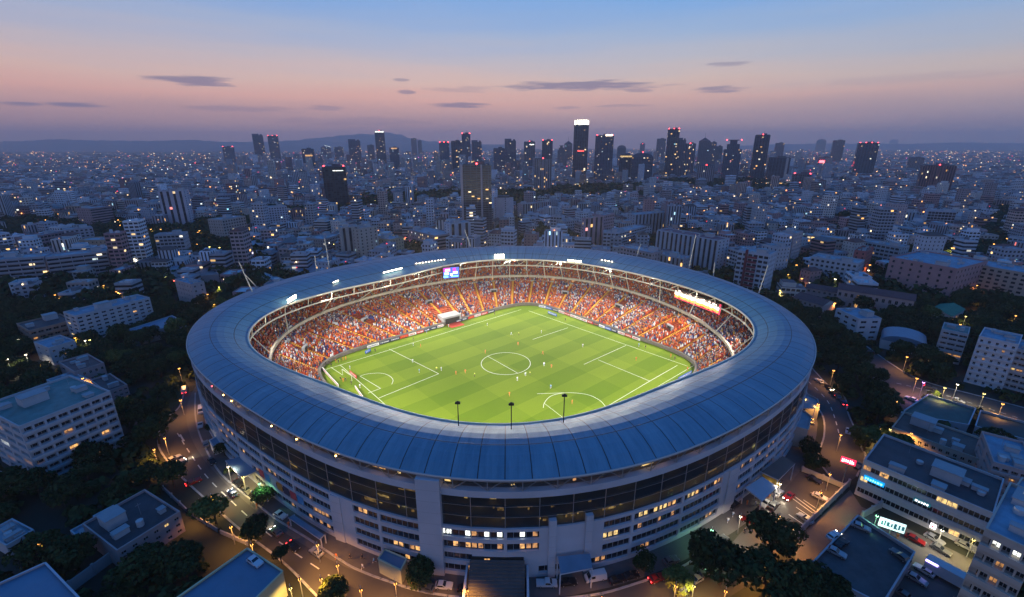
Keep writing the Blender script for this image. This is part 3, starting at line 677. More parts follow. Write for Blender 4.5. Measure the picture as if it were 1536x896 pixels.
# slim masts and stays on the roof
def mast(p0, p1, kind='mast'):
    b = MB(); off = Vector((C0.x, C0.y, 0)); b.tube((0, 0, 0), p1 - p0, .30, 5, r2=.2); return b.build(kind, M['cream'], ST, loc=p0 - off)
for (u0, v0, u1, v1, sx) in ((380, 441, 358, 393, 385), (494, 402, 487, 358, 497), (1033, 404, 1044, 352, 1031), (1138, 440, 1152, 398, 1136), (955, 385, 961, 366, 953), (1070, 414, 1072, 394, 1070), (475, 407, 472, 384, 475), (707, 373, 697, 345, 709)):
    p0 = at(u0, v0, ZO + 1.0); y = p0.y; z1 = z_of(y, v1); zc = y * math.cos(TH) + (CH - z1) * math.sin(TH); p1 = Vector(((u1 - 768) / F * zc, y, z1)); mast(p0, p1)
p0 = at(380, 441, ZO + 1); mast(at(386, 432, ZO + .5), Vector(((371 - 768) / F * (p0.y * math.cos(TH) + (CH - 32) * math.sin(TH)), p0.y, 38.0)), 'stay')
# short black pole lamps along the near inner rim
for u, v0, v1 in ((688, 641, 606), (767, 650, 608), (845, 636, 595)):
    p0 = at(u, v0, ZI + 1.2); z1 = z_of(p0.y, v1); e = empty('pole_lamp', p0 - Vector((C0.x, C0.y, 0))); e.parent = ST
    b = MB(); b.tube((0, 0, 0), (0, 0, z1 - p0.z), .13, 6); b.box((0, 0, 0), .7, .7, .25); b.build('pole', M['darkmetal'], e)
    b = MB(); b.box((0, 0, z1 - p0.z), 1.3, .5, .55); b.box((0, 0, z1 - p0.z + .55), .5, .3, .25); b.build('lamp_head', M['darkmetal'], e)
# red warning lamps along the truss
for u, v in ((304, 580), (314, 596), (336, 602), (408, 635), (440, 658), (508, 676)):
    t = tpx(u, v, ZO); b = MB(); b.ball((0, 0, -.6), .2); b.build('marker_lamp', M['lampglow'] if u > 312 else M['beacon'], ST, loc=SP(t, RO(t) + .5, ZO - .1))

# ---- scoreboard and LED wall (hung below the rim)
SB = [(mat('screen_blue', (.02, .05, .4), .4, emit=(.05, .16, 1), es=1.2)), mat('screen_magenta', (.4, .02, .3), .4, emit=(.6, .03, .55), es=1.0), mat('screen_cyan', (.1, .5, .8), .4, emit=(.2, .65, 1), es=1.6), mat('screen_white', (.8, .8, .8), .4, emit=(1, .97, 1), es=2.0), M['darkmetal']]
def screen(name, pL, pR, z0, z1, paint, label, cat, mats, thick=1.2):
    mid = (pL + pR) / 2; w = (pR - pL).length; ang = math.atan2(pR.y - pL.y, pR.x - pL.x)
    e = empty(name, (mid.x, mid.y, z0), ang); tag(e, label, cat)
    b = MB(); b.box((0, thick / 2 + .05, -.3), w + .8, thick, z1 - z0 + .6); b.build('casing', M['darkmetal'], e)
    b = MB(); h = z1 - z0
    for k, (x0, x1, y0, y1, mi) in enumerate(paint):
        yy = -.004 * (k + 1); b.face([(-w / 2 + w * x0, yy, h * y0), (-w / 2 + w * x1, yy, h * y0), (-w / 2 + w * x1, yy, h * y1), (-w / 2 + w * x0, yy, h * y1)], mi)
    b.build('display', mats, e); return e
pA, pB = at(665, 406, 24), at(689, 402, 24); pB = Vector((pB.x, pA.y + 3.0, 24)); pA.z = pB.z = 0
screen('scoreboard', pA, pB, z_of(pA.y, 418), z_of(pA.y, 402.5), [(0, 1, 0, 1, 0), (.0, .45, .62, 1, 1), (.6, .82, .55, .95, 1), (.12, .42, .68, .86, 3), (.05, .36, .32, .56, 2), (.09, .34, .36, .52, 3), (.62, .9, .38, .6, 3), (.45, .58, .2, .42, 3), (.0, .3, .05, .25, 2), (.5, .95, .08, .2, 2)], 'blue and magenta scoreboard screen under the far roof rim', 'scoreboard', SB)
LW = [mat('led_white', (.8, .6, .5), .4, emit=(1, .78, .66), es=5.5), mat('led_orange', (.5, .2, .05), .4, emit=(1, .35, .08), es=2.0), mat('led_red', (.5, .02, .06), .4, emit=(1, .04, .12), es=1.6), mat('led_dark', (.05, .02, .02), .4), M['lit_dim']]
def rimpt(u, v, z, k): p = at(u, v, z); t = math.atan2(p.y - C0.y, p.x - C0.x); return Vector(PP(t, RI(t) + k, 0))
pA, pB = rimpt(1012, 437, 21, 2.5), rimpt(1084, 462, 21, 2.5)
paint = [(0, 1, 0, 1, 3)]
for k in range(24):
    x = k / 24; j = rnd.uniform(-.06, .06); paint += [(x, x + 1 / 24, .16 + j, .44 + j, 1), (x, x + 1 / 24, .44 + j, .82 + j * 1.5, 0)]
paint += [(.97, 1, 0, 1, 2), (0, .97, .06, .12, 2)]
screen('led_wall', pA, pB, 17.2, 22.6, paint, 'long glaring white and orange LED wall on the east stand', 'LED screen', LW)

# ------------------------------------------------------------------ crowd (uncountable)
def crowd():
    rs = np.random.RandomState(3); P = []; Cc = []
    pal = np.array([(.78, .17, .03), (.85, .27, .05), (.62, .08, .04), (.82, .80, .78), (.04, .05, .16), (.05, .07, .26), (.75, .42, .05), (.40, .03, .03), (.10, .08, .08), (.35, .45, .60), (.5, .4, .33)])
    pr = np.array([.17, .06, .17, .15, .13, .06, .04, .10, .08, .03, .02]); pr = pr / pr.sum()
    def rows(ra, za, rb_, zb, n, fill, dark):
        for k in range(n):
            z = za + (zb - za) * k / n
            t = R(-24)
            while t < R(204):
                f = (k + .45) / n; r = ra(t) * (1 - f) + rb_(t) * f
                depth = (rb_(t) - ra(t)) / n
                reps = 1 if depth < 1.1 else 2
                for q in range(reps):
                    rr_ = r + (q - .5 * (reps - 1)) * depth / reps
                    near = min(abs((t - a + PI) % (2 * PI) - PI) for a in AIS) * rr_
                    if near > (1.35 if n == 20 else 1.0) and rs.rand() < fill:
                        if any(abs(t - a) * rr_ < 3 and .45 < f < .85 for a in VOM) and n == 20: continue
                        if n == 20 and abs(t - ttun) * rr_ < 7.2 and f < .42: continue
                        P.append((C0.x + rr_ * math.cos(t), C0.y + rr_ * math.sin(t), z, t + rs.uniform(-.3, .3), rs.uniform(.85, 1.12)))
                        blk = int(t * 14) * 7 + k // 5; w = pr.copy(); h = (blk * 2654435761 % 97) / 97
                        w[0:3] *= .4 + 2.2 * h; w[3:6] *= 1.9 - 1.5 * h
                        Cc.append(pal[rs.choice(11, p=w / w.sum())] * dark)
                t += rs.uniform(.72, .98) / r
    ttun = math.atan2(at(682, 487).y - C0.y, at(682, 487).x - C0.x)
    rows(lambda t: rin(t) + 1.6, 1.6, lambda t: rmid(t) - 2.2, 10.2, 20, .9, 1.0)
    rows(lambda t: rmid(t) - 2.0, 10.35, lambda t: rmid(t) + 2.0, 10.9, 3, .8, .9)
    rows(lambda t: rmid(t) + .8, 13.2, lambda t: RO(t) - 4.5, 24.6, 16, .66, .62)  # upper tier dimmed: shade under the roof is put into the clothing colours
    N = len(P)
    T = []
    def bx(x, y, z0, z1, tx=1.0): T.extend([(-x, -y, z0), (x, -y, z0), (x, y, z0), (-x, y, z0), (-x * tx, -y * tx, z1), (x * tx, -y * tx, z1), (x * tx, y * tx, z1), (-x * tx, y * tx, z1)])
    bx(.22, .30, 0, 1.02, .72); bx(.12, .11, 1.05, 1.36, .8)
    T = np.array(T); fl = []
    for o in (0, 8): fl += [(o, o + 1, o + 5, o + 4), (o + 1, o + 2, o + 6, o + 5), (o + 2, o + 3, o + 7, o + 6), (o + 3, o, o + 4, o + 7), (o + 4, o + 5, o + 6, o + 7)]
    fl = np.array(fl); P = np.array(P); ca, sa = np.cos(P[:, 3]), np.sin(P[:, 3]); S = P[:, 4] * 1.12
    V = np.empty((N, 16, 3)); V[:, :, 0] = (T[None, :, 0] * ca[:, None] - T[None, :, 1] * sa[:, None]) * S[:, None] + P[:, 0:1]; V[:, :, 1] = (T[None, :, 0] * sa[:, None] + T[None, :, 1] * ca[:, None]) * S[:, None] + P[:, 1:2]; V[:, :, 2] = T[None, :, 2] * S[:, None] + P[:, 2:3]
    Fa = (fl[None] + (np.arange(N) * 16)[:, None, None]).reshape(-1, 4)
    me = bpy.data.meshes.new('crowd'); me.vertices.add(N * 16); me.vertices.foreach_set('co', V.ravel()); me.loops.add(Fa.size); me.loops.foreach_set('vertex_index', Fa.ravel().astype(np.int32))
    me.polygons.add(len(Fa)); me.polygons.foreach_set('loop_start', np.arange(0, Fa.size, 4, dtype=np.int32)); me.polygons.foreach_set('loop_total', np.full(len(Fa), 4, dtype=np.int32)); me.update(calc_edges=True)
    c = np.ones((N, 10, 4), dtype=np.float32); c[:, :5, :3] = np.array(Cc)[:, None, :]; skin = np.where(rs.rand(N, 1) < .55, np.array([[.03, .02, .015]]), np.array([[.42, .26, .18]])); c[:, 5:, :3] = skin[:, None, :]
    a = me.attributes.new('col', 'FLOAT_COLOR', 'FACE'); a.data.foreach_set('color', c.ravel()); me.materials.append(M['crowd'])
    o = bpy.data.objects.new('crowd', me); COL.objects.link(o); tag(o, 'dense crowd of spectators in orange, white and navy filling the stands', 'crowd', kind='stuff'); return N
NCR = crowd()

# ------------------------------------------------------------------ pitchside: boards, goals, people
for u, v, s in ((665, 540, 'centre circle'), (530, 575, 'west goal'), (975, 560, 'east penalty box'), (793, 462, 'far pitch corner'), (680, 487, 'players tunnel')): LM.append((u, v, s))
BM = [mat('board_red', (.55, .03, .03), .5), mat('board_white', (.75, .75, .75), .5), mat('board_blue', (.03, .12, .55), .5), mat('board_navy', (.02, .03, .09), .5), mat('board_orange', (.75, .2, .03), .5)]
def board(p, q, base, ink, word, k):
    mid = (p + q) / 2; w = (q - p).length; ang = math.atan2(q.y - p.y, q.x - p.x); e = empty('advertising_board', (mid.x, mid.y, .06), ang)
    names = ('red', 'white', 'blue', 'navy', 'orange')
    b = MB(); b.box((0, 0, 0), w, .18, 1.35); b.build('panel', BM[base], e)
    b = MB(); x = -w / 2 + .5; r_ = random.Random(k)
    while x < w / 2 - .9:
        ww = r_.uniform(.25, .7)
        for sy in (-.096, .096): b.face([(x, sy, .38), (x + ww, sy, .38), (x + ww, sy, 1.0), (x, sy, 1.0)])
        x += ww + r_.uniform(.15, .4)
    b.build('print', BM[ink], e)
    tagp(e, '%s board with %s print' % (names[base], names[ink]), (mid.x, mid.y, .7), 'advertising board', 'advertising boards around the pitch')
k = 0
seqL = [(3, 1), (0, 1), (1, 0), (0, 4), (3, 1), (3, 1), (1, 3), (3, 1), (1, 0), (3, 1)]
def rim_boards(d0, d1, n, seq):
    global k
    for i in range(n):
        a0 = R(d0 + (d1 - d0) * i / n); a1 = R(d0 + (d1 - d0) * (i + .94) / n)
        if 122 < math.degrees(a0) < 131: continue
        p = Vector(PP(a0, rin(a0) - .7, 0)); q = Vector(PP(a1, rin(a1) - .7, 0)); s = seq[i % len(seq)]; board(q, p, s[0], s[1], '', k); k += 1
rim_boards(98, 172, 17, seqL); rim_boards(16, 76, 16, [(1, 0), (0, 1), (1, 0), (3, 1), (2, 1), (1, 2), (3, 4), (0, 1), (1, 0), (1, 0)])
for l in (((482, 553), (508, 581)), ((533, 583), (545, 599)), ((1017, 571), (1037, 560)), ((822, 470), (835, 475)), ((548, 531), (556, 527)), ((525, 560), (535, 568))):
    p, q = at(*l[0]), at(*l[1]); s = [(0, 1), (1, 0), (1, 0), (2, 1), (2, 1), (2, 1)][k % 6]; board(p, q, s[0], s[1], '', k); k += 1
def goal(p, ang, label):
    e = empty('goal', p, ang); b = MB(); w, h = 8.2, 2.7
    b.tube((-w / 2, 0, 0), (-w / 2, 0, h), .1); b.tube((w / 2, 0, 0), (w / 2, 0, h), .1); b.tube((-w / 2, 0, h), (w / 2, 0, h), .1)
    for s in (-1, 1): b.tube((s * w / 2, 0, h), (s * w / 2, 2.0, 0), .05)
    b.build('goal_frame', M['chalk'], e); b = MB()
    for i in range(17): x = -w / 2 + w * i / 16; b.tube((x, 0, h), (x, 2.0, 0), .02, 3, cap=False)
    for i in range(6): z = h * i / 5; b.tube((-w / 2, 2.0 * (1 - i / 5), z), (w / 2, 2.0 * (1 - i / 5), z), .02, 3, cap=False)
    b.build('net', M['chalk'], e); tag(e, label, 'goal')
p = at(521, 567); d = at(540, 580) - at(505, 556); goal(p, math.atan2(d.y, d.x), 'white goal frame and net at the west end of the pitch')

# one body per pose grown with the Skin modifier, coloured by height
def body(name, pose, cols):
    J = {'pelvis': (0, 0, .95), 'chest': (0, .02, 1.30), 'neck': (0, .02, 1.50), 'head': (0, .03, 1.66), 'top': (0, .03, 1.78)}
    if pose == 0: legs = [((.10, 0, .92), (.13, .03, .50), (.14, -.02, .06), (.15, .14, .03)), ((-.10, 0, .92), (-.12, .02, .50), (-.13, -.02, .06), (-.14, .13, .03))]; arms = [((.20, 0, 1.42), (.30, 0, 1.15), (.30, .12, .90)), ((-.20, 0, 1.42), (-.29, -.02, 1.15), (-.29, .10, .90))]
    else: legs = [((.10, 0, .92), (.12, .30, .55), (.13, .22, .10), (.13, .38, .08)), ((-.10, 0, .92), (-.12, -.10, .50), (-.12, -.48, .20), (-.12, -.44, .04))]; arms = [((.20, 0, 1.42), (.30, -.22, 1.20), (.28, -.05, 1.00)), ((-.20, 0, 1.42), (-.30, .20, 1.22), (-.20, .42, 1.20))]
    vs = []; es = []; rs_ = []
    def add(p, r, par=None):
        vs.append(p); rs_.append(r); i = len(vs) - 1
        if par is not None: es.append((par, i))
        return i
    a = add(J['pelvis'], .15); c = add(J['chest'], .17, a); n_ = add(J['neck'], .06, c); h = add(J['head'], .105, n_); add(J['top'], .07, h)
    for L in legs:
        q = a
        for p_, r in zip(L, (.11, .075, .05, .04)): q = add(p_, r, q)
    for L in arms:
        q = c
        for p_, r in zip(L, (.07, .05, .04)): q = add(p_, r, q)
    me = bpy.data.meshes.new(name); me.from_pydata(vs, es, []); o = bpy.data.objects.new(name, me); COL.objects.link(o)
    md = o.modifiers.new('s', 'SKIN'); 
    for i, r in enumerate(rs_): me.skin_vertices[0].data[i].radius = (r, r)
    me.skin_vertices[0].data[0].use_root = True
    sd = o.modifiers.new('u', 'SUBSURF'); sd.levels = sd.render_levels = 1
    dg = bpy.context.evaluated_depsgraph_get(); m2 = bpy.data.meshes.new_from_object(o.evaluated_get(dg)); bpy.data.objects.remove(o)
    base = m2; outs = []
    for (shirt, shorts, socks) in cols:
        m3 = base.copy(); m3.materials.clear()
        for cc_ in (shirt, shorts, socks, (.42, .26, .18), (.03, .02, .015)): m3.materials.append(mat('kit', cc_, .8))
        for pl_ in m3.polygons:
            z = pl_.center.z; x = abs(pl_.center.x)
            pl_.material_index = 4 if z > 1.71 else 3 if z > 1.5 else (0 if z > .98 and not (x > .24 and z < 1.2) else 3 if (x > .23 and z > .8) else 1 if z > .62 else 3 if z > .45 else 2)
            pl_.use_smooth = True
        outs.append(m3)
    return outs
KITS = [((.75, .20, .04), (.75, .20, .04), (.75, .2, .04)), ((.78, .80, .84), (.25, .35, .6), (.7, .7, .75)), ((.75, .8, .1), (.02, .02, .03), (.02, .02, .03)), ((.02, .02, .03), (.03, .03, .04), (.03, .03, .03)), ((.2, .5, .75), (.1, .15, .4), (.6, .6, .7))]
KN = ['orange kit', 'white kit', 'yellow shirt', 'dark clothes', 'sky blue shirt']
BODY = [body('person', 0, KITS), body('person', 1, KITS)]
def person(u, v, k, pose, sc_=1.12, z=.06, grp='players and officials on the pitch', what='%s person in %s'):
    p = at(u, v, z); o = bpy.data.objects.new('person', BODY[pose][k]); COL.objects.link(o); o.location = p; o.rotation_euler = (0, 0, rnd.uniform(0, 6.28)); o.scale = (sc_,) * 3
    tagp(o, what % (('standing', 'running')[pose], KN[k]), p, 'person', grp)
for q in ((731, 489, 1, 0), (767, 503, 1, 1), (778, 503, 2, 0), (814, 532, 0, 1), (816, 549, 1, 1), (827, 552, 0, 0), (812, 500, 1, 0), (874, 521, 1, 1), (954, 541, 0, 0), (619, 544, 1, 1), (620, 519, 1, 0), (631, 521, 0, 0), (655, 556, 2, 0), (662, 556, 1, 0), (698, 560, 0, 1), (712, 565, 2, 0), (776, 571, 1, 0), (788, 564, 1, 1), (795, 563, 2, 0), (826, 583, 4, 1), (764, 594, 0, 1), (629, 559, 4, 0), (525, 554, 1, 0), (728, 530, 0, 0), (777, 518, 0, 0), (684, 562, 0, 0), (858, 606, 0, 0)): person(*q)
for q in ((494, 547, 3, 0), (497, 550, 3, 0), (504, 544, 0, 0), (508, 545, 3, 0), (512, 542, 3, 0), (515, 541, 0, 0), (519, 540, 0, 0), (489, 548, 3, 0), (563, 528, 3, 0), (609, 510, 3, 0), (742, 473, 3, 0), (620, 511, 3, 0), (640, 500, 4, 0), (511, 571, 3, 0), (515, 573, 0, 0), (519, 572, 3, 0), (527, 577, 3, 0), (540, 582, 1, 0), (958, 520, 4, 0), (968, 523, 3, 0), (1012, 540, 3, 0), (1006, 536, 0, 0), (1036, 552, 3, 0), (1031, 556, 0, 0), (848, 482, 3, 0), (668, 491, 3, 0), (673, 491, 1, 0)): person(*q, grp='staff and substitutes beside the pitch', what='%s person in %s')

# ------------------------------------------------------------------ buildings
BLD = []            # (x, y, radius) footprints kept free of trees and houses
LAMPS = []
def frame_from(A, B, C, vb, depth=None):
    yb = CH / math.tan(TH + math.atan((vb - 448) / F)); h = z_of(yb, B[1]); h = max(h, 2.5)
    b_ = at(B[0], B[1], h); c_ = at(C[0], C[1], h); ex = (c_ - b_); L = ex.length
    if A is None: 
        ex.normalize(); ey = Vector((-ex.y, ex.x, 0)); W_ = depth
    else:
        a_ = at(A[0], A[1], h); ey = a_ - b_; W_ = ey.length
        if W_ > L: ey.normalize(); ex0 = Vector((ey.y, -ey.x, 0)); L = max(3, abs(ex.dot(ex0))); ex = ex0
        else: ex.normalize(); ey0 = Vector((-ex.y, ex.x, 0)); W_ = max(3, abs(ey.dot(ey0))); ey = ey0
        if depth: W_ = depth
    ex = ex.normalized(); ang = math.atan2(ex.y, ex.x)
    return Vector((b_.x, b_.y, 0)), ang, L, W_, h
def reg(o, ang, L, W_):
    c = o + Vector((math.cos(ang), math.sin(ang), 0)) * L / 2 + Vector((-math.sin(ang), math.cos(ang), 0)) * W_ / 2
    BLD.append((o, ang, L, W_)); return c
def inside(x, y, pad=0.0):
    for o, a, L, W_ in BLD:
        dx, dy = x - o.x, y - o.y; p = dx * math.cos(a) + dy * math.sin(a); q = -dx * math.sin(a) + dy * math.cos(a)
        if -pad < p < L + pad and -pad < q < W_ + pad: return True
    return False
def rooftop(e, L, W_, h, col, par=.7, units=4, seed=0, wallc=(.5, .5, .5), clutter=True):
    r_ = random.Random(seed)
    b = MB(); b.face([(0.25, .25, h + .02), (L - .25, .25, h + .02), (L - .25, W_ - .25, h + .02), (.25, W_ - .25, h + .02)], 0, col)
    rf = b.build('roof', M['roofing'], e)
    b = MB(); wc = tuple(x * .95 for x in wallc)
    for (x, y, w, d) in ((L / 2, .15, L, .3), (L / 2, W_ - .15, L, .3), (.15, W_ / 2, .3, W_ - .62), (L - .15, W_ / 2, .3, W_ - .62)): b.box((x, y, h), w, d, par, 0, 0, wc)
    b.build('parapet', M['paint'], rf)
    if not clutter: return rf
    for i in range(int(units * 1.7)):
        w, d = r_.uniform(1.2, 3.2), r_.uniform(1.2, 2.6); x, y = r_.uniform(2, max(2.1, L - 2)), r_.uniform(1.8, max(1.9, W_ - 1.8))
        b = MB()
        if i == 0 and L > 12 and W_ > 8: w, d, hh = min(6, L * .3), min(4.5, W_ * .45), 2.8
        else: hh = r_.uniform(.6, 1.5)
        if i % 3 == 2: b.tube((0, 0, 0), (0, 0, hh * 1.2), .8, 8, c=(.45, .46, .47, 1))
        else:
            b.box((0, 0, 0), w, d, hh, 0, 0, (.42, .43, .45)); b.box((0, 0, hh), w + .3, d + .3, .15, 0, 0, (.3, .32, .34))
        b.build('stair_house' if (i == 0 and hh == 2.8) else ('water_tank' if i % 3 == 2 else 'roof_unit'), M['paint'], e, loc=(min(max(x, w), L - w), min(max(y, d), W_ - d), h + .03))
    if units > 2 and clutter:
        b = MB(); x, y = r_.uniform(2, L - 2), r_.uniform(1, W_ - 1); b.tube((x, y, h), (x, y, h + 3.5), .05, 4, c=(.3, .3, .3, 1)); b.tube((x - .6, y, h + 3), (x + .6, y, h + 3), .04, 4, c=(.3, .3, .3, 1)); b.build('aerial', M['paint'], e)
_pane = {}
def pane(w, h, kind, side, mull=2):
    key = (round(w, 1), round(h, 1), kind, side, mull); 
    if key in _pane: return _pane[key]
    b = MB()
    def fc(x0, x1, z0, z1, d, m):
        if side == 0: b.face([(x0, d, z0), (x1, d, z0), (x1, d, z1), (x0, d, z1)], m)
        else: b.face([(d, x1, z0), (d, x0, z0), (d, x0, z1), (d, x1, z1)], m)
    fc(-w / 2, w / 2, 0, h, 0, 0)
    for k in range(mull + 1): x = -w / 2 + w * k / mull; fc(max(-w / 2, x - .05), min(w / 2, x + .05), 0, h, -.04, 1)
    fc(-w / 2, w / 2, 0, .08, -.045, 1); fc(-w / 2, w / 2, h - .08, h, -.045, 1)
    _pane[key] = b.mesh('window', [M['lit_' + kind] if kind != 'glass' else M['glass'], M['frame'], M['frame']]); return _pane[key]
def walls(e, L, W_, h, spec, wallc, lit, seed, base=0.0):
    """spec: floors, (cols on long face), (cols on side face), opening width share, height share, kind 'punch'|'balcony'|'ribbon'"""
    nf, n0, n1, ws, hs, kind = spec; r_ = random.Random(seed); b = MB(); fh = h / nf; wins = []
    for side, length, n in ((0, L, n0), (1, W_, n1)):
        def P(s, d, z): return (s, d, z) if side == 0 else (d, s, z)
        def q(s0, s1, z0, z1, d=0.0, c=wallc): b.face([P(s0, d, z0), P(s1, d, z0), P(s1, d, z1), P(s0, d, z1)], 0, c)
        if n <= 0: q(0, length, 0, h); continue
        cw = length / n; ow = cw * (ws if not kind == 'ribbon' else .97); oh = fh * hs; rec = .28 if kind == 'punch' else (.35 if kind == 'ribbon' else .95)
        for j in range(nf):
            z0 = j * fh + fh * (.30 if kind == 'punch' else .32); z1 = z0 + oh
            q(0, length, j * fh, z0); q(0, length, z1, (j + 1) * fh)
            s = 0
            for i in range(n):
                s0 = i * cw + (cw - ow) / 2; s1 = s0 + ow; q(s, s0, z0, z1); s = s1
                for zz in (z0, z1): b.face([P(s0, 0, zz), P(s1, 0, zz), P(s1, rec, zz), P(s0, rec, zz)], 0, wallc)
                for ss in (s0, s1): b.face([P(ss, 0, z0), P(ss, rec, z0), P(ss, rec, z1), P(ss, 0, z1)], 0, wallc)
                kd = 'glass'
                if r_.random() < lit: kd = r_.choice(['warm', 'yellow', 'yellow', 'dim', 'white', 'dim'])
                wins.append((side, P((s0 + s1) / 2, rec - .02, z0), s1 - s0, oh, kd))
            q(s, length, z0, z1)
            if kind == 'balcony' and side == 0 or kind == 'ribbon': 
                zz = j * fh + fh * .02; o_s = -.5 if kind == 'balcony' else -.08
                if side == 0: b.box((length / 2, o_s / 2 - .003, zz), length * .985, abs(o_s), fh * (.29 if kind == 'balcony' else .06), 0, 0, tuple(x * 1.08 for x in wallc))
                else: b.box((o_s / 2 - .003, length / 2, zz), abs(o_s), length * .985, fh * .06, 0, 0, tuple(x * 1.08 for x in wallc))
    b.face([(L, 0, 0), (L, W_, 0), (L, W_, h), (L, 0, h)], 0, wallc); b.face([(0, W_, 0), (L, W_, 0), (L, W_, h), (0, W_, h)], 0, wallc)
    b.build('wall', M['paint'], e)
    wins.sort(key=lambda w: (-w[2] * w[3], w[1][2])); r_.shuffle(wins)
    rest = MB(); n = 0
    for side, p, w, oh, kd in wins:
        if n < 98:
            o = bpy.data.objects.new('window', pane(w, oh, kd, side)); COL.objects.link(o); o.parent = e; o.location = p; n += 1
        else:
            if side == 0: rest.face([(p[0] - w / 2, p[1], p[2]), (p[0] + w / 2, p[1], p[2]), (p[0] + w / 2, p[1], p[2] + oh), (p[0] - w / 2, p[1], p[2] + oh)], 1 if kd != 'glass' else 0)
            else: rest.face([(p[0], p[1] + w / 2, p[2]), (p[0], p[1] - w / 2, p[2]), (p[0], p[1] - w / 2, p[2] + oh), (p[0], p[1] + w / 2, p[2] + oh)], 1 if kd != 'glass' else 0)
    if rest.f: tag(rest.build('more_windows', [M['glass'], M['lit_yellow']], e), kind='stuff')
def near_building(name, label, cat, A, B, C, vb, spec, wallc, roofc, lit=.08, depth=None, units=4, seed=1, roof='flat'):
    o, ang, L, W_, h = frame_from(A, B, C, vb, depth); e = empty(name, o, ang); tag(e, label, cat); reg(o, ang, L, W_)
    walls(e, L, W_, h, spec, wallc, lit, seed)
    if roof == 'flat': rooftop(e, L, W_, h, roofc, .7, units, seed, wallc)
    else: gable(e, L, W_, h, roofc)
    return e, L, W_, h
def gable(e, L, W_, h, col, rise=None, ov=.5):
    b = MB(); r_ = rise or min(L, W_) * .22
    if L >= W_:
        y = W_ / 2; b.face([(-ov, -ov, h), (L + ov, -ov, h), (L + ov, y, h + r_), (-ov, y, h + r_)], 0, col, [(0, 0), (L, 0), (L, W_ / 2), (0, W_ / 2)]); b.face([(L + ov, W_ + ov, h), (-ov, W_ + ov, h), (-ov, y, h + r_), (L + ov, y, h + r_)], 0, col)
        b.face([(0, 0, h - .02), (0, y, h + r_ - .1), (0, W_, h - .02)], 1, (.5, .5, .5, 1)); b.face([(L, 0, h - .02), (L, W_, h - .02), (L, y, h + r_ - .1)], 1, (.5, .5, .5, 1))
    else:
        x = L / 2; b.face([(-ov, W_ + ov, h), (-ov, -ov, h), (x, -ov, h + r_), (x, W_ + ov, h + r_)], 0, col); b.face([(L + ov, -ov, h), (L + ov, W_ + ov, h), (x, W_ + ov, h + r_), (x, -ov, h + r_)], 0, col)
        b.face([(0, 0, h - .02), (L, 0, h - .02), (x, 0, h + r_ - .1)], 1, (.5, .5, .5, 1)); b.face([(0, W_, h - .02), (x, W_, h + r_ - .1), (L, W_, h - .02)], 1, (.5, .5, .5, 1))
    return b.build('roof', [M['tiles'], M['paint']], e)
WH = (.46, .46, .48); BG = (.44, .39, .34); PK = (.44, .33, .32); GY = (.34, .35, .37); BR = (.30, .17, .13); BLU = (.22, .30, .36); DK = (.06, .06, .07)
RB = (.16, .27, .36); RD = (.055, .052, .06); RG = (.10, .20, .19); RP = (.15, .075, .075); RS = (.26, .33, .38)
# --- near ring
NB_ = near_building
NB_('apartment_block', 'tall white apartment block with green flat roof and yellow lit windows, west road corner', 'apartment block', (-30, 612), (29, 643), (153, 584), 728, (7, 8, 4, .80, .48, 'balcony'), WH, RG, .10, seed=3, units=6)
NB_('apartment_block', 'white seven storey slab with rooftop penthouse beside long blue roofed hall', 'apartment block', (104, 470), (113, 476), (225, 448), 515, (7, 10, 2, .55, .45, 'punch'), WH, RB, .05, depth=13, seed=4, units=6)
NB_('apartment_block', 'low pinkish brown block with dark roof touching the white slab', 'apartment block', (25, 487), (43.5, 498), (104.5, 479), 521, (3, 6, 3, .75, .42, 'balcony'), (.36, .25, .2), RD, .04, seed=5, units=2)
NB_('house', 'small white cube house with bright blue flat roof lit by a yellow lamp', 'house', (51, 515), (73, 524), (117, 514), 549, (3, 3, 2, .3, .3, 'punch'), WH, RB, .12, seed=6, units=2)
NB_('apartment_block', 'white block with blank pink end wall beside the west roof edge', 'apartment block', (262, 421), (287, 428), (308, 424), 462, (5, 2, 6, .25, .4, 'punch'), (.46, .38, .38), RB, .03, seed=7, units=3)
NB_('house', 'pinkish beige house with dark roof and skylights in the dark garden', 'house', (152.5, 808), (176, 829.5), (271, 770), 858, (3, 6, 0, .42, .42, 'punch'), PK, RD, .06, depth=17, seed=8, units=4)
NB_('house', 'small white annexe with teal flat roof behind the pink house', 'house', (140, 777), (154, 790), (187, 774), 806, (2, 3, 0, .3, .4, 'punch'), WH, RG, .0, seed=9, units=2)
NB_('shed', 'low shed with bright blue flat roof west of the pink house', 'shed', (106, 799), (123, 815), (152, 794), 824, (1, 2, 1, .3, .3, 'punch'), WH, RB, 0, seed=10, units=1)
NB_('apartment_block', 'white balcony block cut by the photo edge under the trees', 'apartment block', (-40, 722), (-14, 727), (15, 712), 745, (3, 3, 2, .8, .4, 'balcony'), WH, RD, .0, seed=11, units=1)
NB_('house', 'white house with pale patchy blue roof beside an orange wall lamp', 'house', (-20, 805), (10, 822), (57, 800), 836, (2, 3, 0, .3, .35, 'punch'), WH, RS, .0, depth=10, seed=12, units=3)
NB_('house', 'dark roofed villa among trees south of the blue roof cube', 'house', (88, 545), (112, 560), (160, 548), 580, (2, 5, 2, .4, .4, 'punch'), PK, RP, .08, seed=13, units=3)
NB_('house', 'white roofed terrace house beside the dark roofed villa', 'house', (70, 572), (95, 584), (135, 571), 600, (2, 4, 2, .4, .4, 'punch'), WH, RS, .05, seed=14, units=3)
NB_('house', 'dim villa with scalloped wall above the red shop lamps', 'house', (135, 572), (160, 590), (190, 578), 608, (3, 4, 2, .5, .4, 'punch'), PK, RD, .08, seed=15, units=2)
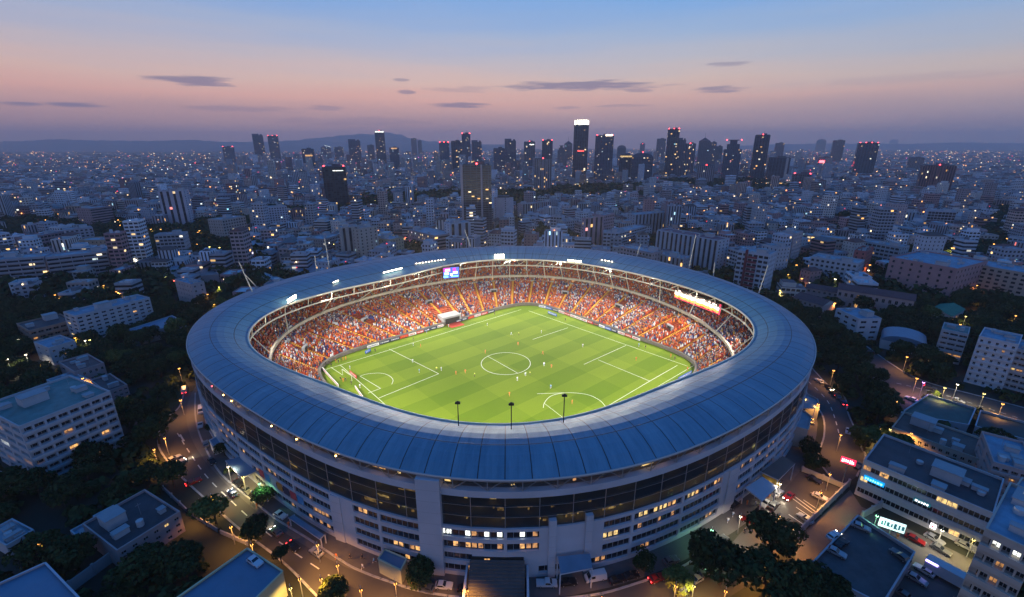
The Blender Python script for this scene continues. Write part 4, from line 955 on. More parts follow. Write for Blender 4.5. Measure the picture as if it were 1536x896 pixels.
# east side near ring
NB_('office_building', 'long white office building with yellow lit ribbon windows and blue sign', 'office building', (1315.5, 674), (1295.5, 692), (1490, 774), 741, (3, 13, 2, .9, .42, 'ribbon'), WH, RD, .16, depth=19, seed=21, units=5)
NB_('office_building', 'long low beige building with brown roof and white roof vents', 'office building', (1362, 623), (1337, 643), (1486, 698), 663, (2, 14, 1, .5, .4, 'punch'), BG, (.09, .065, .06), .04, depth=15, seed=22, units=6)
NB_('apartment_block', 'pale pink apartment block with lit stair window at the east edge', 'apartment block', (1492, 677), (1489, 696), (1560, 716), 748, (5, 5, 2, .7, .42, 'balcony'), PK, RB, .12, depth=18, seed=23, units=3)
NB_('apartment_block', 'bottom corner apartment tower with many warm windows and blue roof', 'apartment block', (1493, 765), (1476, 797), (1556, 827), 985, (9, 5, 3, .8, .42, 'balcony'), BG, RB, .22, depth=20, seed=24, units=4)
NB_('apartment_block', 'narrow pale block wedged behind the bottom corner tower', 'apartment block', (1520, 735), (1508, 752), (1570, 775), 820, (5, 4, 2, .7, .42, 'balcony'), BG, RB, .10, depth=14, seed=25, units=2)
NB_('apartment_block', 'white balcony block with green roof next to the tallest white tower', 'apartment block', (1416, 484), (1412, 495), (1452, 507), 538, (6, 3, 2, .85, .42, 'balcony'), WH, RG, .06, depth=12, seed=26, units=2)
NB_('apartment_block', 'tall clean white tower with rows of dark balconies east of the avenue', 'apartment block', (1478, 490), (1468, 506), (1528, 519), 572, (8, 5, 3, .35, .42, 'balcony'), (.55, .55, .58), RB, .05, depth=15, seed=27, units=3)
NB_('apartment_block', 'white block at the photo edge beside the tallest white tower', 'apartment block', (1530, 512), (1522, 524), (1570, 536), 580, (7, 4, 2, .8, .42, 'balcony'), WH, RB, .08, depth=14, seed=28, units=2)
NB_('house', 'white three storey house with blue roof east of the stadium roof edge', 'house', (1254, 464), (1288, 480), (1308, 473), 511, (4, 2, 3, .5, .42, 'punch'), (.5, .5, .53), RB, .03, seed=29, units=3)
NB_('house', 'white walled hall with green gable roof and yellow lit forecourt', 'hall', (1396, 464), (1427, 475), (1447, 464), 487, (1, 3, 0, .3, .3, 'punch'), WH, (.06, .20, .13), .3, seed=30, roof='gable')
NB_('house', 'long pink tiled house with two wings south of the red end block', 'house', (1262, 420), (1257, 434), (1372, 452), 460, (2, 12, 2, .45, .4, 'punch'), PK, RP, .05, depth=12, seed=31, roof='gable')
NB_('house', 'low pink roofed house nearest the east roof edge', 'house', (1198, 436), (1191, 446), (1234, 459), 462, (2, 6, 1, .45, .4, 'punch'), PK, RP, .05, depth=12, seed=32, roof='gable')
NB_('house', 'pink tiled house behind the low pink roofed house', 'house', (1215, 425), (1210, 432), (1258, 440), 446, (2, 6, 1, .45, .4, 'punch'), PK, RP, .04, depth=10, seed=33, roof='gable')

# --- low quads given by their roof outline
def quad_building(name, label, cat, quad, h, wallc, roofc, par=.6, mats=None, roofm='roofing'):
    P = [at(u, v, h) for u, v in quad]; c = sum(P, Vector()) / len(P); c.z = 0; e = empty(name, c); tag(e, label, cat); b = MB()
    Q = [p - c for p in P]
    for i in range(len(Q)): j = (i + 1) % len(Q); b.face([(Q[i].x, Q[i].y, 0), (Q[j].x, Q[j].y, 0), (Q[j].x, Q[j].y, h + par), (Q[i].x, Q[i].y, h + par)], 0, wallc)
    w = b.build('wall', M['paint'], e)
    b = MB(); b.face([(q.x * .995, q.y * .995, h) for q in Q], 0, roofc); b.build('roof', M[roofm], e)
    b = MB()
    if par > .05:
        for i in range(len(Q)):
            j = (i + 1) % len(Q); q0, q1 = Vector((Q[i].x, Q[i].y, 0)) * .993, Vector((Q[j].x, Q[j].y, 0)) * .993; d = (q1 - q0); b.box(((q0.x + q1.x) / 2, (q0.y + q1.y) / 2, h + par), d.length, .35, .12, math.atan2(d.y, d.x), 0, tuple(x * 1.15 for x in wallc))
        b.build('coping', M['paint'], e)
    o = Vector((min(p.x for p in P), min(p.y for p in P), 0)); 
    # register as rotated box from first edge
    ex = (P[1] - P[0]); BLDQ.append([(p.x, p.y) for p in P]); return e
BLDQ = []
def inpoly(x, y, poly):
    r_ = False; j = len(poly) - 1
    for i in range(len(poly)):
        if (poly[i][1] > y) != (poly[j][1] > y) and x < (poly[j][0] - poly[i][0]) * (y - poly[i][1]) / (poly[j][1] - poly[i][1]) + poly[i][0]: r_ = not r_
        j = i
    return r_
QB = quad_building
M['bluepanel'] = mat('blue_panel_roof', (.10, .19, .28), .45, noise=.2, nscale=.3)
M['brickgrid'] = M['bluepanel']
QB('warehouse', 'warehouse with large panelled blue roof in the bottom west corner', 'warehouse', [(-60, 905), (69, 846.5), (132, 912), (60, 990), (-80, 990)], 8, (.42, .42, .46), RB, .5, roofm='bluepanel')
QB('warehouse', 'low warehouse whose blue roof carries one parked white car', 'warehouse', [(371.5, 825), (425, 860), (360, 925), (240, 918)], 6.5, (.5, .48, .3), RB, .5, roofm='bluepanel')  # yellow lamplight on the walls is put into their colour
QB('sports_hall', 'long low hall with bright blue roof beside the white slab', 'hall', [(186, 497), (197.4, 505), (279, 484.5), (258, 474)], 5.5, WH, RB, .2, roofm='bluepanel')
QB('parking_deck', 'walled parking deck with wet dark roof and parked cars', 'parking deck', [(1286, 777), (1371, 832.5), (1322, 912), (1210, 856)], 4.0, (.36, .37, .40), (.075, .075, .08), .9)
QB('sports_court', 'walled green court beside the east avenue', 'sports court', [(1392, 594), (1463, 615), (1452, 640), (1350, 622)], 3, (.30, .36, .42), (.03, .09, .085), .7)
QB('sports_court', 'second dark walled court at the east photo edge', 'sports court', [(1470, 618), (1560, 642), (1560, 668), (1462, 642)], 3, (.30, .36, .42), (.025, .05, .05), .7)
QB('annexe', 'blue roofed annexe tucked under the east stadium wall', 'annexe', [(1198, 612), (1217, 626), (1212, 646), (1188, 640)], 7, BG, BLU, .3)
QB('annexe', 'small grey annexe beside the east road with a bright lamp', 'annexe', [(1206, 590), (1226, 600), (1229, 612), (1209, 606)], 5, GY, BLU, .3)
QB('kiosk', 'small blue roofed kiosk by the west pavement', 'kiosk', [(314, 661), (325, 656), (331.5, 665), (320, 670)], 3.4, WH, BLU, .1, roofm='bluepanel')
e = QB('kiosk', 'glowing gatehouse kiosk with pitched grey roof beside the front wall', 'kiosk', [(567, 839), (577, 825), (610, 839), (601, 856)], 4.2, (.45, .45, .3), BLU, .1, roofm='bluepanel')  # yellowish wall colour stands in for the light on the walls
QB('pavilion', 'broad flat blue pavilion roof northwest behind the stadium', 'pavilion', [(425, 394), (455, 384), (490, 386), (520, 395), (468, 409), (438, 407)], 6, (.35, .38, .42), BLU, .2, roofm='bluepanel')
QB('pavilion', 'thin curved canopy roof behind the broad blue pavilion', 'pavilion', [(458, 377), (466, 373), (510, 385), (505, 390)], 9, (.35, .38, .42), BLU, .1, roofm='bluepanel')
QB('shed', 'long narrow grey shed roof northwest of the stadium', 'shed', [(386, 414), (396, 409), (428, 420), (418, 427)], 6, (.3, .3, .3), BLU, .1)
QB('shed', 'terrace with patched blue tin roofs beside the orange lit street', 'shed', [(250, 396), (310, 388), (318, 396), (256, 406)], 6, PK, BLU, .2)
QB('shed', 'second terrace with grey tin roofs below the blue tin terrace', 'shed', [(256, 408), (320, 402), (328, 412), (262, 418)], 6, PK, (.2, .16, .17), .2)
QB('shed', 'long roof strip with dark courtyard northwest of the rim', 'shed', [(360, 362), (415, 354), (420, 362), (366, 372)], 8, PK, BLU, .2)
QB('school', 'long dim school range with row of small windows behind trees', 'school', [(384, 376), (446, 366), (448, 373), (388, 384)], 8, PK, (.09, .09, .11), .2)
# barrel roof hall
p0 = at(1322, 508, 5); p1 = at(1392, 522, 5); e = empty('sports_hall', (p0.x, p0.y, 0), math.atan2(p1.y - p0.y, p1.x - p0.x)); tag(e, 'hall with pale blue barrel roof among trees east of the stadium', 'hall'); L = (p1 - p0).length; reg(Vector((p0.x, p0.y, 0)), math.atan2(p1.y - p0.y, p1.x - p0.x), L, 16)
b = MB(); b.box((L / 2, 8, 0), L, 16, 4.5, 0, 0, WH); b.build('wall', M['paint'], e); b = MB()
for k in range(10):
    a0, a1 = PI * k / 10, PI * (k + 1) / 10; b.face([(L / 2 - L / 2 * math.cos(a0), 0, 4.5 + 3.4 * math.sin(a0)), (L / 2 - L / 2 * math.cos(a1), 0, 4.5 + 3.4 * math.sin(a1)), (L / 2 - L / 2 * math.cos(a1), 16, 4.5 + 3.4 * math.sin(a1)), (L / 2 - L / 2 * math.cos(a0), 16, 4.5 + 3.4 * math.sin(a0))])
b.face([(L / 2 - L / 2 * math.cos(PI * k / 10), 0, 4.5 + 3.4 * math.sin(PI * k / 10)) for k in range(11)]); b.build('roof', M['bluepanel'], e)

# ------------------------------------------------------------------ mid distance blocks: shaded facade cells, real roofs, balconies
def cells(kind, lit, seed):
    k = {'punch': (.26, .24), 'balcony': (.5, .24), 'fins': (.20, .5), 'glass': (.44, .40), 'mixed': (.38, .26), 'slit': (.12, .22)}[kind]
    return (k[0], k[1], lit, seed)
def mid_block(A, B, C, vb, kind, wallc, roofc, label, cat='apartment block', name='apartment_block', lit=.04, depth=None, cell=(3.2, 3.0), side='slit', units=3, seed=1, balc=False, extra=None):
    o, ang, L, W_, h = frame_from(A, B, C, vb, depth); e = empty(name, o, ang); reg(o, ang, L, W_)
    tag(e, label, cat); b = MB(); sd = (seed * .137) % 1
    def wf(q, L_, pr):
        n = max(1, round(L_ / cell[0])); k = max(1, round(h / cell[1])); b.face(q, 0, wallc, [(0, 0), (n, 0), (n, k), (0, k)], pr)
    wf([(0, 0, 0), (L, 0, 0), (L, 0, h), (0, 0, h)], L, cells(kind, lit, sd)); wf([(0, W_, 0), (0, 0, 0), (0, 0, h), (0, W_, h)], W_, cells(side, lit, sd + .01)); wf([(L, 0, 0), (L, W_, 0), (L, W_, h), (L, 0, h)], W_, cells(side, lit, sd + .02)); wf([(L, W_, 0), (0, W_, 0), (0, W_, h), (L, W_, h)], L, cells(kind, lit, sd + .03))
    b.build('wall', M['facade'], e)
    if balc:
        b = MB(); k = max(1, round(h / cell[1]))
        for j in range(k): b.box((L / 2, -.45, j * h / k), L * .96, .9, h / k * .30, 0, 0, tuple(x * 1.05 for x in wallc))
        b.build('balcony', M['paint'], e)
        b = MB(); n = max(2, round(L / 7))
        for j in range(n + 1): b.box((L * j / n * .98 + L * .01, -.5, 0), .3, 1.02, h, 0, 0, wallc)
        b.build('party_wall', M['paint'], e)
    elif kind == 'fins':
        b = MB(); n = max(3, round(L / cell[0]))
        for j in range(n + 1): b.box((L * j / n, -.25, 0), .45, .5, h, 0, 0, tuple(x * 1.1 for x in wallc))
        b.build('fin', M['paint'], e)
    rooftop(e, L, W_, h, roofc, .8, units, seed, wallc)
    if extra: extra(e, L, W_, h)
    return e
mb_ = mid_block; SD = [100]
def ms(L_, R_, vb, depth, kind, wc, rc, label, **k):
    SD[0] += 1; return mid_block(None, L_, R_, vb, kind, wc, rc, label, depth=depth, seed=SD[0], **k)
def mc(A, B, C, vb, kind, wc, rc, label, **k):
    SD[0] += 1; return mid_block(A, B, C, vb, kind, wc, rc, label, seed=SD[0], **k)
ms((236.6, 287.8), (274.5, 287), 341, 16, 'fins', (.50, .48, .54), RD, 'tall pale tower with long vertical white fins and dark window strips', cell=(6.5, 2.6), lit=.02)
mc((122.6, 312.3), (135, 314), (167, 310), 344, 'balcony', (.34, .24, .25), RS, 'broad pink slab with stacked balcony lines beside the bright orange street', lit=.02)
ms((98, 311), (120, 310), 328, 14, 'fins', (.40, .27, .20), RS, 'peach apartment row left of the broad pink slab', lit=.02)
mc((30, 356), (36, 358), (97, 348), 378, 'mixed', (.36, .24, .25), RS, 'long pinkish block with dark balconies and a red lamp', lit=.04)
ms((97, 346), (139, 342), 372, 14, 'punch', (.38, .36, .40), RS, 'pale lilac block joined to the long pinkish block', lit=.04)
ms((-12, 392), (66, 386), 430, 16, 'balcony', (.36, .36, .40), RS, 'large white terrace block with stepped roofs at the west edge', lit=.07, balc=True)
ms((68, 388), (160, 378), 424, 16, 'balcony', (.36, .36, .40), RS, 'large white terrace block with warm ground floor windows above dark trees', lit=.09, balc=True)
ms((160, 379), (181, 377), 410, 16, 'punch', (.38, .32, .34), RS, 'narrow pink end tower of the large white terrace block', lit=.03)
ms((172, 361), (191, 356), 390, 30, 'slit', (.52, .36, .25), RS, 'orange lit blank end wall of a long narrow block', lit=.0)  # orange lamplight is put into this wall colour
ms((192, 366), (208, 364), 392, 14, 'balcony', (.42, .25, .22), RD, 'small brown balcony block right of the orange blank end wall', lit=.12)
ms((231, 354), (274, 352), 390, 13, 'mixed', (.40, .40, .43), RS, 'white slab with two cyan windows beside orange crossroads', lit=.08)
mc((316, 329), (333, 331), (368, 325), 366, 'punch', (.42, .37, .34), RS, 'beige slab with fine window grid near the yellow crossroads lamps', lit=.03, cell=(3, 2.8))
ms((186, 301), (206, 301), 322, 12, 'fins', (.34, .31, .33), RS, 'short grey finned block left of the tall finned tower', lit=.02)
ms((222, 308), (240, 306), 330, 12, 'fins', (.36, .33, .35), RS, 'small striped block touching the tall finned tower', lit=.02)
ms((326, 294), (356, 292), 322, 14, 'mixed', (.27, .28, .33), RS, 'grey blue block behind the beige slab', lit=.04)
ms((402, 312), (430, 310), 350, 13, 'punch', (.44, .46, .52), RS, 'bright blue-white highrise with gridded windows and low podium', lit=.02, cell=(2.6, 2.6))
ms((382, 322), (399, 320), 353, 12, 'slit', (.44, .38, .36), RS, 'beige wing attached to the blue-white highrise', lit=.02)
ms((511, 343), (538, 341), 398, 14, 'fins', (.42, .38, .34), RS, 'left tower of the tall beige pair behind the stadium', lit=.06, cell=(4.5, 2.8))
ms((538, 345), (566, 340), 398, 14, 'slit', (.46, .40, .34), RS, 'right tower of the tall beige pair behind the stadium', lit=.05, cell=(4.5, 2.8))
mc((471, 355), (487, 360), (512, 352), 386, 'punch', (.36, .30, .28), RS, 'brown block with pale window grid beside the tall beige pair', lit=.03, cell=(2.4, 2.6))
mc((563, 358), (584.5, 361), (604, 356), 390, 'slit', (.50, .38, .24), RS, 'sandy block with blank orange lit wall just behind the roof', lit=.05, units=2)
mc((611, 345), (652, 355), (677, 349), 380, 'balcony', (.34, .28, .29), RS, 'pinkish balcony block with many scattered window lights', lit=.14, balc=False)
ms((674, 337), (705, 334), 376, 12, 'fins', (.44, .48, .54), RS, 'white tower with two dark window columns just behind the rim', lit=.0, cell=(7, 2.6))
ms((784, 307), (810, 305), 328, 12, 'fins', (.36, .33, .35), RS, 'pale ribbed block right of the round white tower', lit=.06, cell=(4, 2.6))
ms((812, 304), (827, 303), 322, 12, 'fins', (.30, .30, .36), RS, 'grey ribbed block beside the pale ribbed block', lit=.02)
ms((826, 325), (843, 326), 351, 12, 'mixed', (.42, .44, .50), RS, 'small white tower with balconies behind the bright flood bank', lit=.02)
ms((846, 333), (868, 330), 354, 12, 'punch', (.36, .36, .40), RS, 'squat grey white block beside the small white tower', lit=.02)
mc((875, 328), (877, 329), (906, 325), 378, 'fins', (.42, .30, .33), (.3, .16, .18), 'pink tower with dark red balcony column above the rim', lit=.04, cell=(6, 2.7))
ms((906, 324), (922, 321), 366, 14, 'punch', (.36, .26, .29), RS, 'darker pink wing of the pink tower', lit=.02)
ms((905, 349), (929, 350), 380, 12, 'mixed', (.42, .46, .52), RS, 'white block with dark balcony slots right of the pink tower', lit=.02)
ms((929, 350), (969, 340), 376, 13, 'mixed', (.36, .38, .44), RS, 'wide grey block with stepped balconies and one yellow window', lit=.05)
ms((953, 323), (1000, 319), 352, 13, 'fins', (.34, .38, .44), RS, 'blue grey ribbed slab above the wide grey block', lit=.03, cell=(5, 2.7))
ms((986, 346), (1078, 362), 390, 15, 'fins', (.42, .46, .52), (.22, .08, .10), 'long white hotel-like slab with red roof and rows of dark bays', lit=.02, cell=(4.4, 2.6))
ms((931, 371), (978, 381), 400, 14, 'punch', (.34, .30, .32), RS, 'low pinkish block directly behind the rim mast', lit=.02)
ms((978, 381), (1026, 390), 406, 13, 'fins', (.36, .36, .38), RS, 'low arcaded block with yellow window below the long red roofed slab', lit=.05)
ms((1072, 330), (1099, 329), 355, 13, 'mixed', (.38, .44, .50), RS, 'pale blue-white tower with small white mast lamp', lit=.03)
def redcol(e, L, W_, h):
    b = MB(); n = round(h / 3)
    b.box((L * .30, -.5, 0), 1.4, 1.0, h + 2, 0, 0, (.20, .05, .06))
    for j in range(n): b.box((L * .50, -.6, h * j / n), L * .28, 1.2, 1.1, 0, 0, (.26, .06, .08))
    b.build('balcony', M['paint'], e)
ms((1107, 377), (1154, 384), 438, 15, 'mixed', (.46, .50, .56), RS, 'white tower with dark red balcony column east behind the rim', lit=.03, units=4, extra=redcol)
ms((1167, 373), (1186, 371), 417, 14, 'slit', (.44, .46, .50), RS, 'narrow white block right of the red balcony tower', lit=.02)
mc((1172, 348), (1192, 352), (1205, 348), 400, 'slit', (.46, .40, .40), RS, 'pale tower with orange lit foot between the trees', lit=.03)
ms((1205, 353), (1267, 360), 376, 14, 'mixed', (.34, .32, .30), RS, 'long low block with several bright yellow windows', lit=.30)
mc((1226, 377), (1216, 386), (1287, 397), 418, 'punch', (.44, .46, .50), RS, 'white block with pitched glass roofs attached to the dark red end', lit=.02, depth=17, units=6)
mc((1281, 377), (1300, 379), (1311, 372), 414, 'slit', (.40, .13, .12), (.14, .05, .05), 'dark red end tower lit by white street lamps', lit=.0)
ms((1302, 335), (1370, 345), 354, 12, 'mixed', (.34, .38, .42), RS, 'long low white building with terraces in the eastern houses', lit=.04)
ms((1393, 317), (1435, 319), 349, 12, 'glass', (.42, .44, .50), RS, 'white framed slab with dark red recessed front', lit=.0)
ms((1296, 363), (1350, 372), 390, 14, 'mixed', (.32, .36, .40), RS, 'stepped low white block with small roof lights', lit=.02)
ms((1335, 387), (1436, 405), 432, 44, 'slit', (.40, .24, .24), RB, 'huge pinkish hall block with broad blue roof in the east', lit=.0, cell=(5, 3.4), units=6)
ms((1450, 396), (1570, 417), 436, 24, 'punch', (.42, .34, .28), RB, 'large tan block with regular small windows and orange lamps below', lit=.02, cell=(4, 2.8), units=6)
ms((1513, 356), (1550, 361), 376, 12, 'mixed', (.44, .50, .56), RS, 'white high block at the east edge above dark trees', lit=.02)
ms((957, 281), (987, 281), 296, 14, 'punch', (.36, .28, .27), RS, 'wide beige block in the trees before the skyline', lit=.03)
ms((1264, 297), (1296, 299), 308, 12, 'slit', (.40, .44, .50), RS, 'row of white cubes south of the pair of eastern towers', lit=.02)
ms((1430, 330), (1450, 330), 344, 12, 'mixed', (.3, .34, .38), RS, 'grey cube block between the low eastern houses', lit=.04)
ms((434, 328), (468, 322), 334, 12, 'glass', (.34, .28, .2), RS, 'low building with glowing amber glass front', name='office_building', cat='office building', lit=.95, cell=(1.8, 2.0))
ms((673, 306), (694, 305), 313, 14, 'glass', (.5, .42, .3), RS, 'low building with blazing cream windows beside the dark tower', name='office_building', cat='office building', lit=1.0, cell=(2, 2))
ms((846, 276), (884, 276), 281, 14, 'glass', (.4, .3, .1), RS, 'long low hall with glowing yellow roofline in the tree belt', name='office_building', cat='office building', lit=.9, cell=(3, 2))
ms((1150, 274), (1196, 275), 283, 14, 'glass', (.4, .36, .2), RS, 'low hall with long yellow light band at the skyline foot', name='office_building', cat='office building', lit=.95, cell=(3, 2.2))
ms((1496, 300), (1560, 306), 314, 20, 'fins', (.36, .26, .24), RS, 'long low arcade building with orange floodlights at the east edge', lit=.1)
for u, v, s in ((255, 315, 'tall finned tower'), (150, 328, 'broad pink slab'), (20, 405, 'west terrace block'), (115, 400, 'warm windowed terrace block'), (182, 375, 'orange end wall'), (253, 372, 'cyan windowed slab'), (342, 346, 'beige grid slab'), (416, 330, 'blue-white highrise'),
    (540, 370, 'tall beige pair'), (645, 366, 'pinkish balcony block'), (690, 355, 'two column white tower'), (798, 317, 'pale ribbed block'), (893, 350, 'pink tower'), (950, 360, 'wide grey block'), (1040, 368, 'long red roofed slab'), (1085, 342, 'pale mast lamp tower'), (1135, 405, 'red balcony tower'),
    (1190, 375, 'orange footed tower'), (1237, 365, 'yellow windowed block'), (1297, 393, 'dark red end tower'), (1413, 334, 'dark red fronted slab'), (1385, 405, 'huge blue roofed hall'), (1500, 420, 'large tan block'), (1420, 474, 'green gabled hall'), (1500, 540, 'tallest white east tower'), (1270, 490, 'blue roofed white house'),
    (1390, 740, 'long white office'), (1290, 840, 'parking deck'), (1410, 660, 'brown roofed low building'), (1510, 840, 'bottom corner tower'), (1400, 620, 'green court'), (80, 660, 'green roofed block'), (165, 482, 'rooftop penthouse slab'), (84, 525, 'blue roofed cube'), (225, 790, 'pink garden house'), (335, 865, 'car carrying roof'),
    (40, 880, 'blue panelled warehouse'), (285, 440, 'blank pink end wall'), (450, 328, 'amber glass building'), (684, 309, 'blazing cream building'), (972, 288, 'wide beige block'), (1172, 278, 'yellow light band hall'), (1335, 343, 'eastern terrace building'), (1530, 366, 'east edge white block'), (355, 710, 'west canopy'), (590, 840, 'gatehouse kiosk'), (760, 870, 'entrance steps'), (862, 842, 'front canopy'),
    (1145, 733, 'white car canopy'), (1225, 755, 'stadium parking lot'), (1210, 630, 'east annexe'), (230, 485, 'long blue hall'), (40, 300, 'west low houses'), (866, 279, 'yellow roofline hall'), (1281, 303, 'white cube row'), (1360, 512, 'barrel roofed hall'), (465, 395, 'broad blue pavilion')): LM.append((u, v, s))

# ------------------------------------------------------------------ skyline towers
def tower(xl, xr, vt, vb, kind, wc, label, lit=.12, crown='flat', beac=2, tilt=0.0, cell=(4, 3.4), depth=None, lm=None, ang=0.0, col2=None):
    y = CH / math.tan(TH + math.atan((vb - 448) / F)); h = z_of(y, vt); zc = y * math.cos(TH) + (CH - h) * math.sin(TH)
    x0, x1 = (xl - 768) / F * zc, (xr - 768) / F * zc; w = x1 - x0; d = depth or w * .55; e = empty('tower', ((x0 + x1) / 2, y + d / 2, 0), ang or -math.atan2((x0 + x1) / 2, y) * .8)
    tag(e, label, 'tower', 'towers of the skyline'); BLD.append((Vector((x0 - 5, y - 5, 0)), 0, w + 10, d + 10))
    sd = rnd.random(); b = MB(); pr = cells(kind, lit * .38, sd)
    if crown == 'round':
        n = 16; k = max(1, round(h / cell[1]))
        for i in range(n):
            a0, a1 = 2 * PI * i / n, 2 * PI * (i + 1) / n; b.face([(w / 2 * math.cos(a0), d / 2 * math.sin(a0), 0), (w / 2 * math.cos(a1), d / 2 * math.sin(a1), 0), (w / 2 * math.cos(a1), d / 2 * math.sin(a1), h), (w / 2 * math.cos(a0), d / 2 * math.sin(a0), h)], 0, wc, [(i, 0), (i + 1, 0), (i + 1, k), (i, k)], pr if i % 3 == 0 else (0.01, .01, 0, 0))
    elif crown == 'step':
        b.box((0, 0, 0), w, d, h * .80, 0, 0, wc, cell=cell, p=pr); b.box((0, 0, h * .80), w * .72, d * .8, h * .12, 0, 0, wc, cell=cell, p=pr); b.box((0, 0, h * .92), w * .4, d * .5, h * .08, 0, 0, wc, cell=cell, p=pr)
    elif crown == 'arc':
        b.box((0, 0, 0), w, d, h * .86, 0, 0, wc, cell=cell, p=pr)
    else: b.box((0, 0, 0), w, d, h, 0, 0, wc, cell=cell, p=pr)
    b.build('wall', M['facade'], e); b = MB(); dk = (.10, .11, .13, 1)
    if crown == 'flat':
        b.box((0, 0, h), w * .9, d * .9, 1.4, 0, 0, dk); b.box((w * .1, 0, h + 1.4), w * .35, d * .4, 3.0, 0, 0, dk); b.tube((w * .1, 0, h + 4), (w * .1, 0, h + 11), .25, 4, c=dk)
    elif crown == 'notch': b.box((-w * .2, 0, h), w * .6, d, h * .05, 0, 0, wc); b.box((w * .33, 0, h), w * .18, d * .5, h * .035, 0, 0, dk)
    elif crown == 'spire':
        for i in range(4):
            a0 = i * PI / 2 + PI / 4; a1 = a0 + PI / 2; q = w * .5 / math.cos(PI / 4)
            b.face([(q * math.cos(a0), q * math.sin(a0) * d / w, h), (q * math.cos(a1), q * math.sin(a1) * d / w, h), (0, 0, h * 1.12)], 0, dk)
        b.tube((0, 0, h * 1.1), (0, 0, h * 1.28), .5, 4, c=dk)
    elif crown == 'arc':
        for i in range(6):
            a0, a1 = PI * i / 6, PI * (i + 1) / 6; b.face([(-w / 2 * math.cos(a0), -d / 2, h * .86 + h * .14 * math.sin(a0)), (-w / 2 * math.cos(a1), -d / 2, h * .86 + h * .14 * math.sin(a1)), (-w / 2 * math.cos(a1), d / 2, h * .86 + h * .14 * math.sin(a1)), (-w / 2 * math.cos(a0), d / 2, h * .86 + h * .14 * math.sin(a0))], 0, wc)
        b.face([(-w / 2 * math.cos(PI * i / 6), -d / 2, h * .86 + h * .14 * math.sin(PI * i / 6)) for i in range(7)], 0, wc)
    elif crown == 'slope': b.face([(-w / 2, -d / 2, h), (w / 2, -d / 2, h), (w / 2, d / 2, h), (-w / 2, d / 2, h)], 0, dk); b.face([(-w / 2, -d / 2, h), (w / 2, -d / 2, h), (-w * .1, 0, h * 1.14)], 0, wc); b.face([(w / 2, d / 2, h), (-w / 2, d / 2, h), (-w * .1, 0, h * 1.14)], 0, wc); b.face([(-w / 2, d / 2, h), (-w / 2, -d / 2, h), (-w * .1, 0, h * 1.14)], 0, dk); b.face([(w / 2, -d / 2, h), (w / 2, d / 2, h), (-w * .1, 0, h * 1.14)], 0, dk)
    else: b.box((0, 0, h), w * .6, d * .6, 2, 0, 0, dk)
    b.build('roof', M['paint'], e)
    if crown not in ('arc', 'round', 'slope', 'step'):
        b = MB()
        for k in range(3 + int(w / 12)): b.box((-w / 2 + w * (k + .5) / (3 + int(w / 12)), -d / 2 - .35, 0), .6, .7, h, 0, 0, tuple(x * 1.25 for x in wc))
        b.build('pier', M['paint'], e)
    for i in range(beac):
        b = MB(); b.ball((0, 0, 0), 1.0 + .00045 * y, 0); b.build('beacon', M['beacon'], e, loc=(-w * .42 + w * .84 * (i / max(1, beac - 1) if beac > 1 else .5), -d * .4, h + 1.6 if crown != 'slope' else h))
    if lm: LM.append(((xl + xr) / 2, (vt + vb) / 2, lm))
    return e, w, d, h
NV = (.10, .12, .17); NV2 = (.14, .16, .21); PT = (.17, .16, .18); LT = (.26, .26, .30)
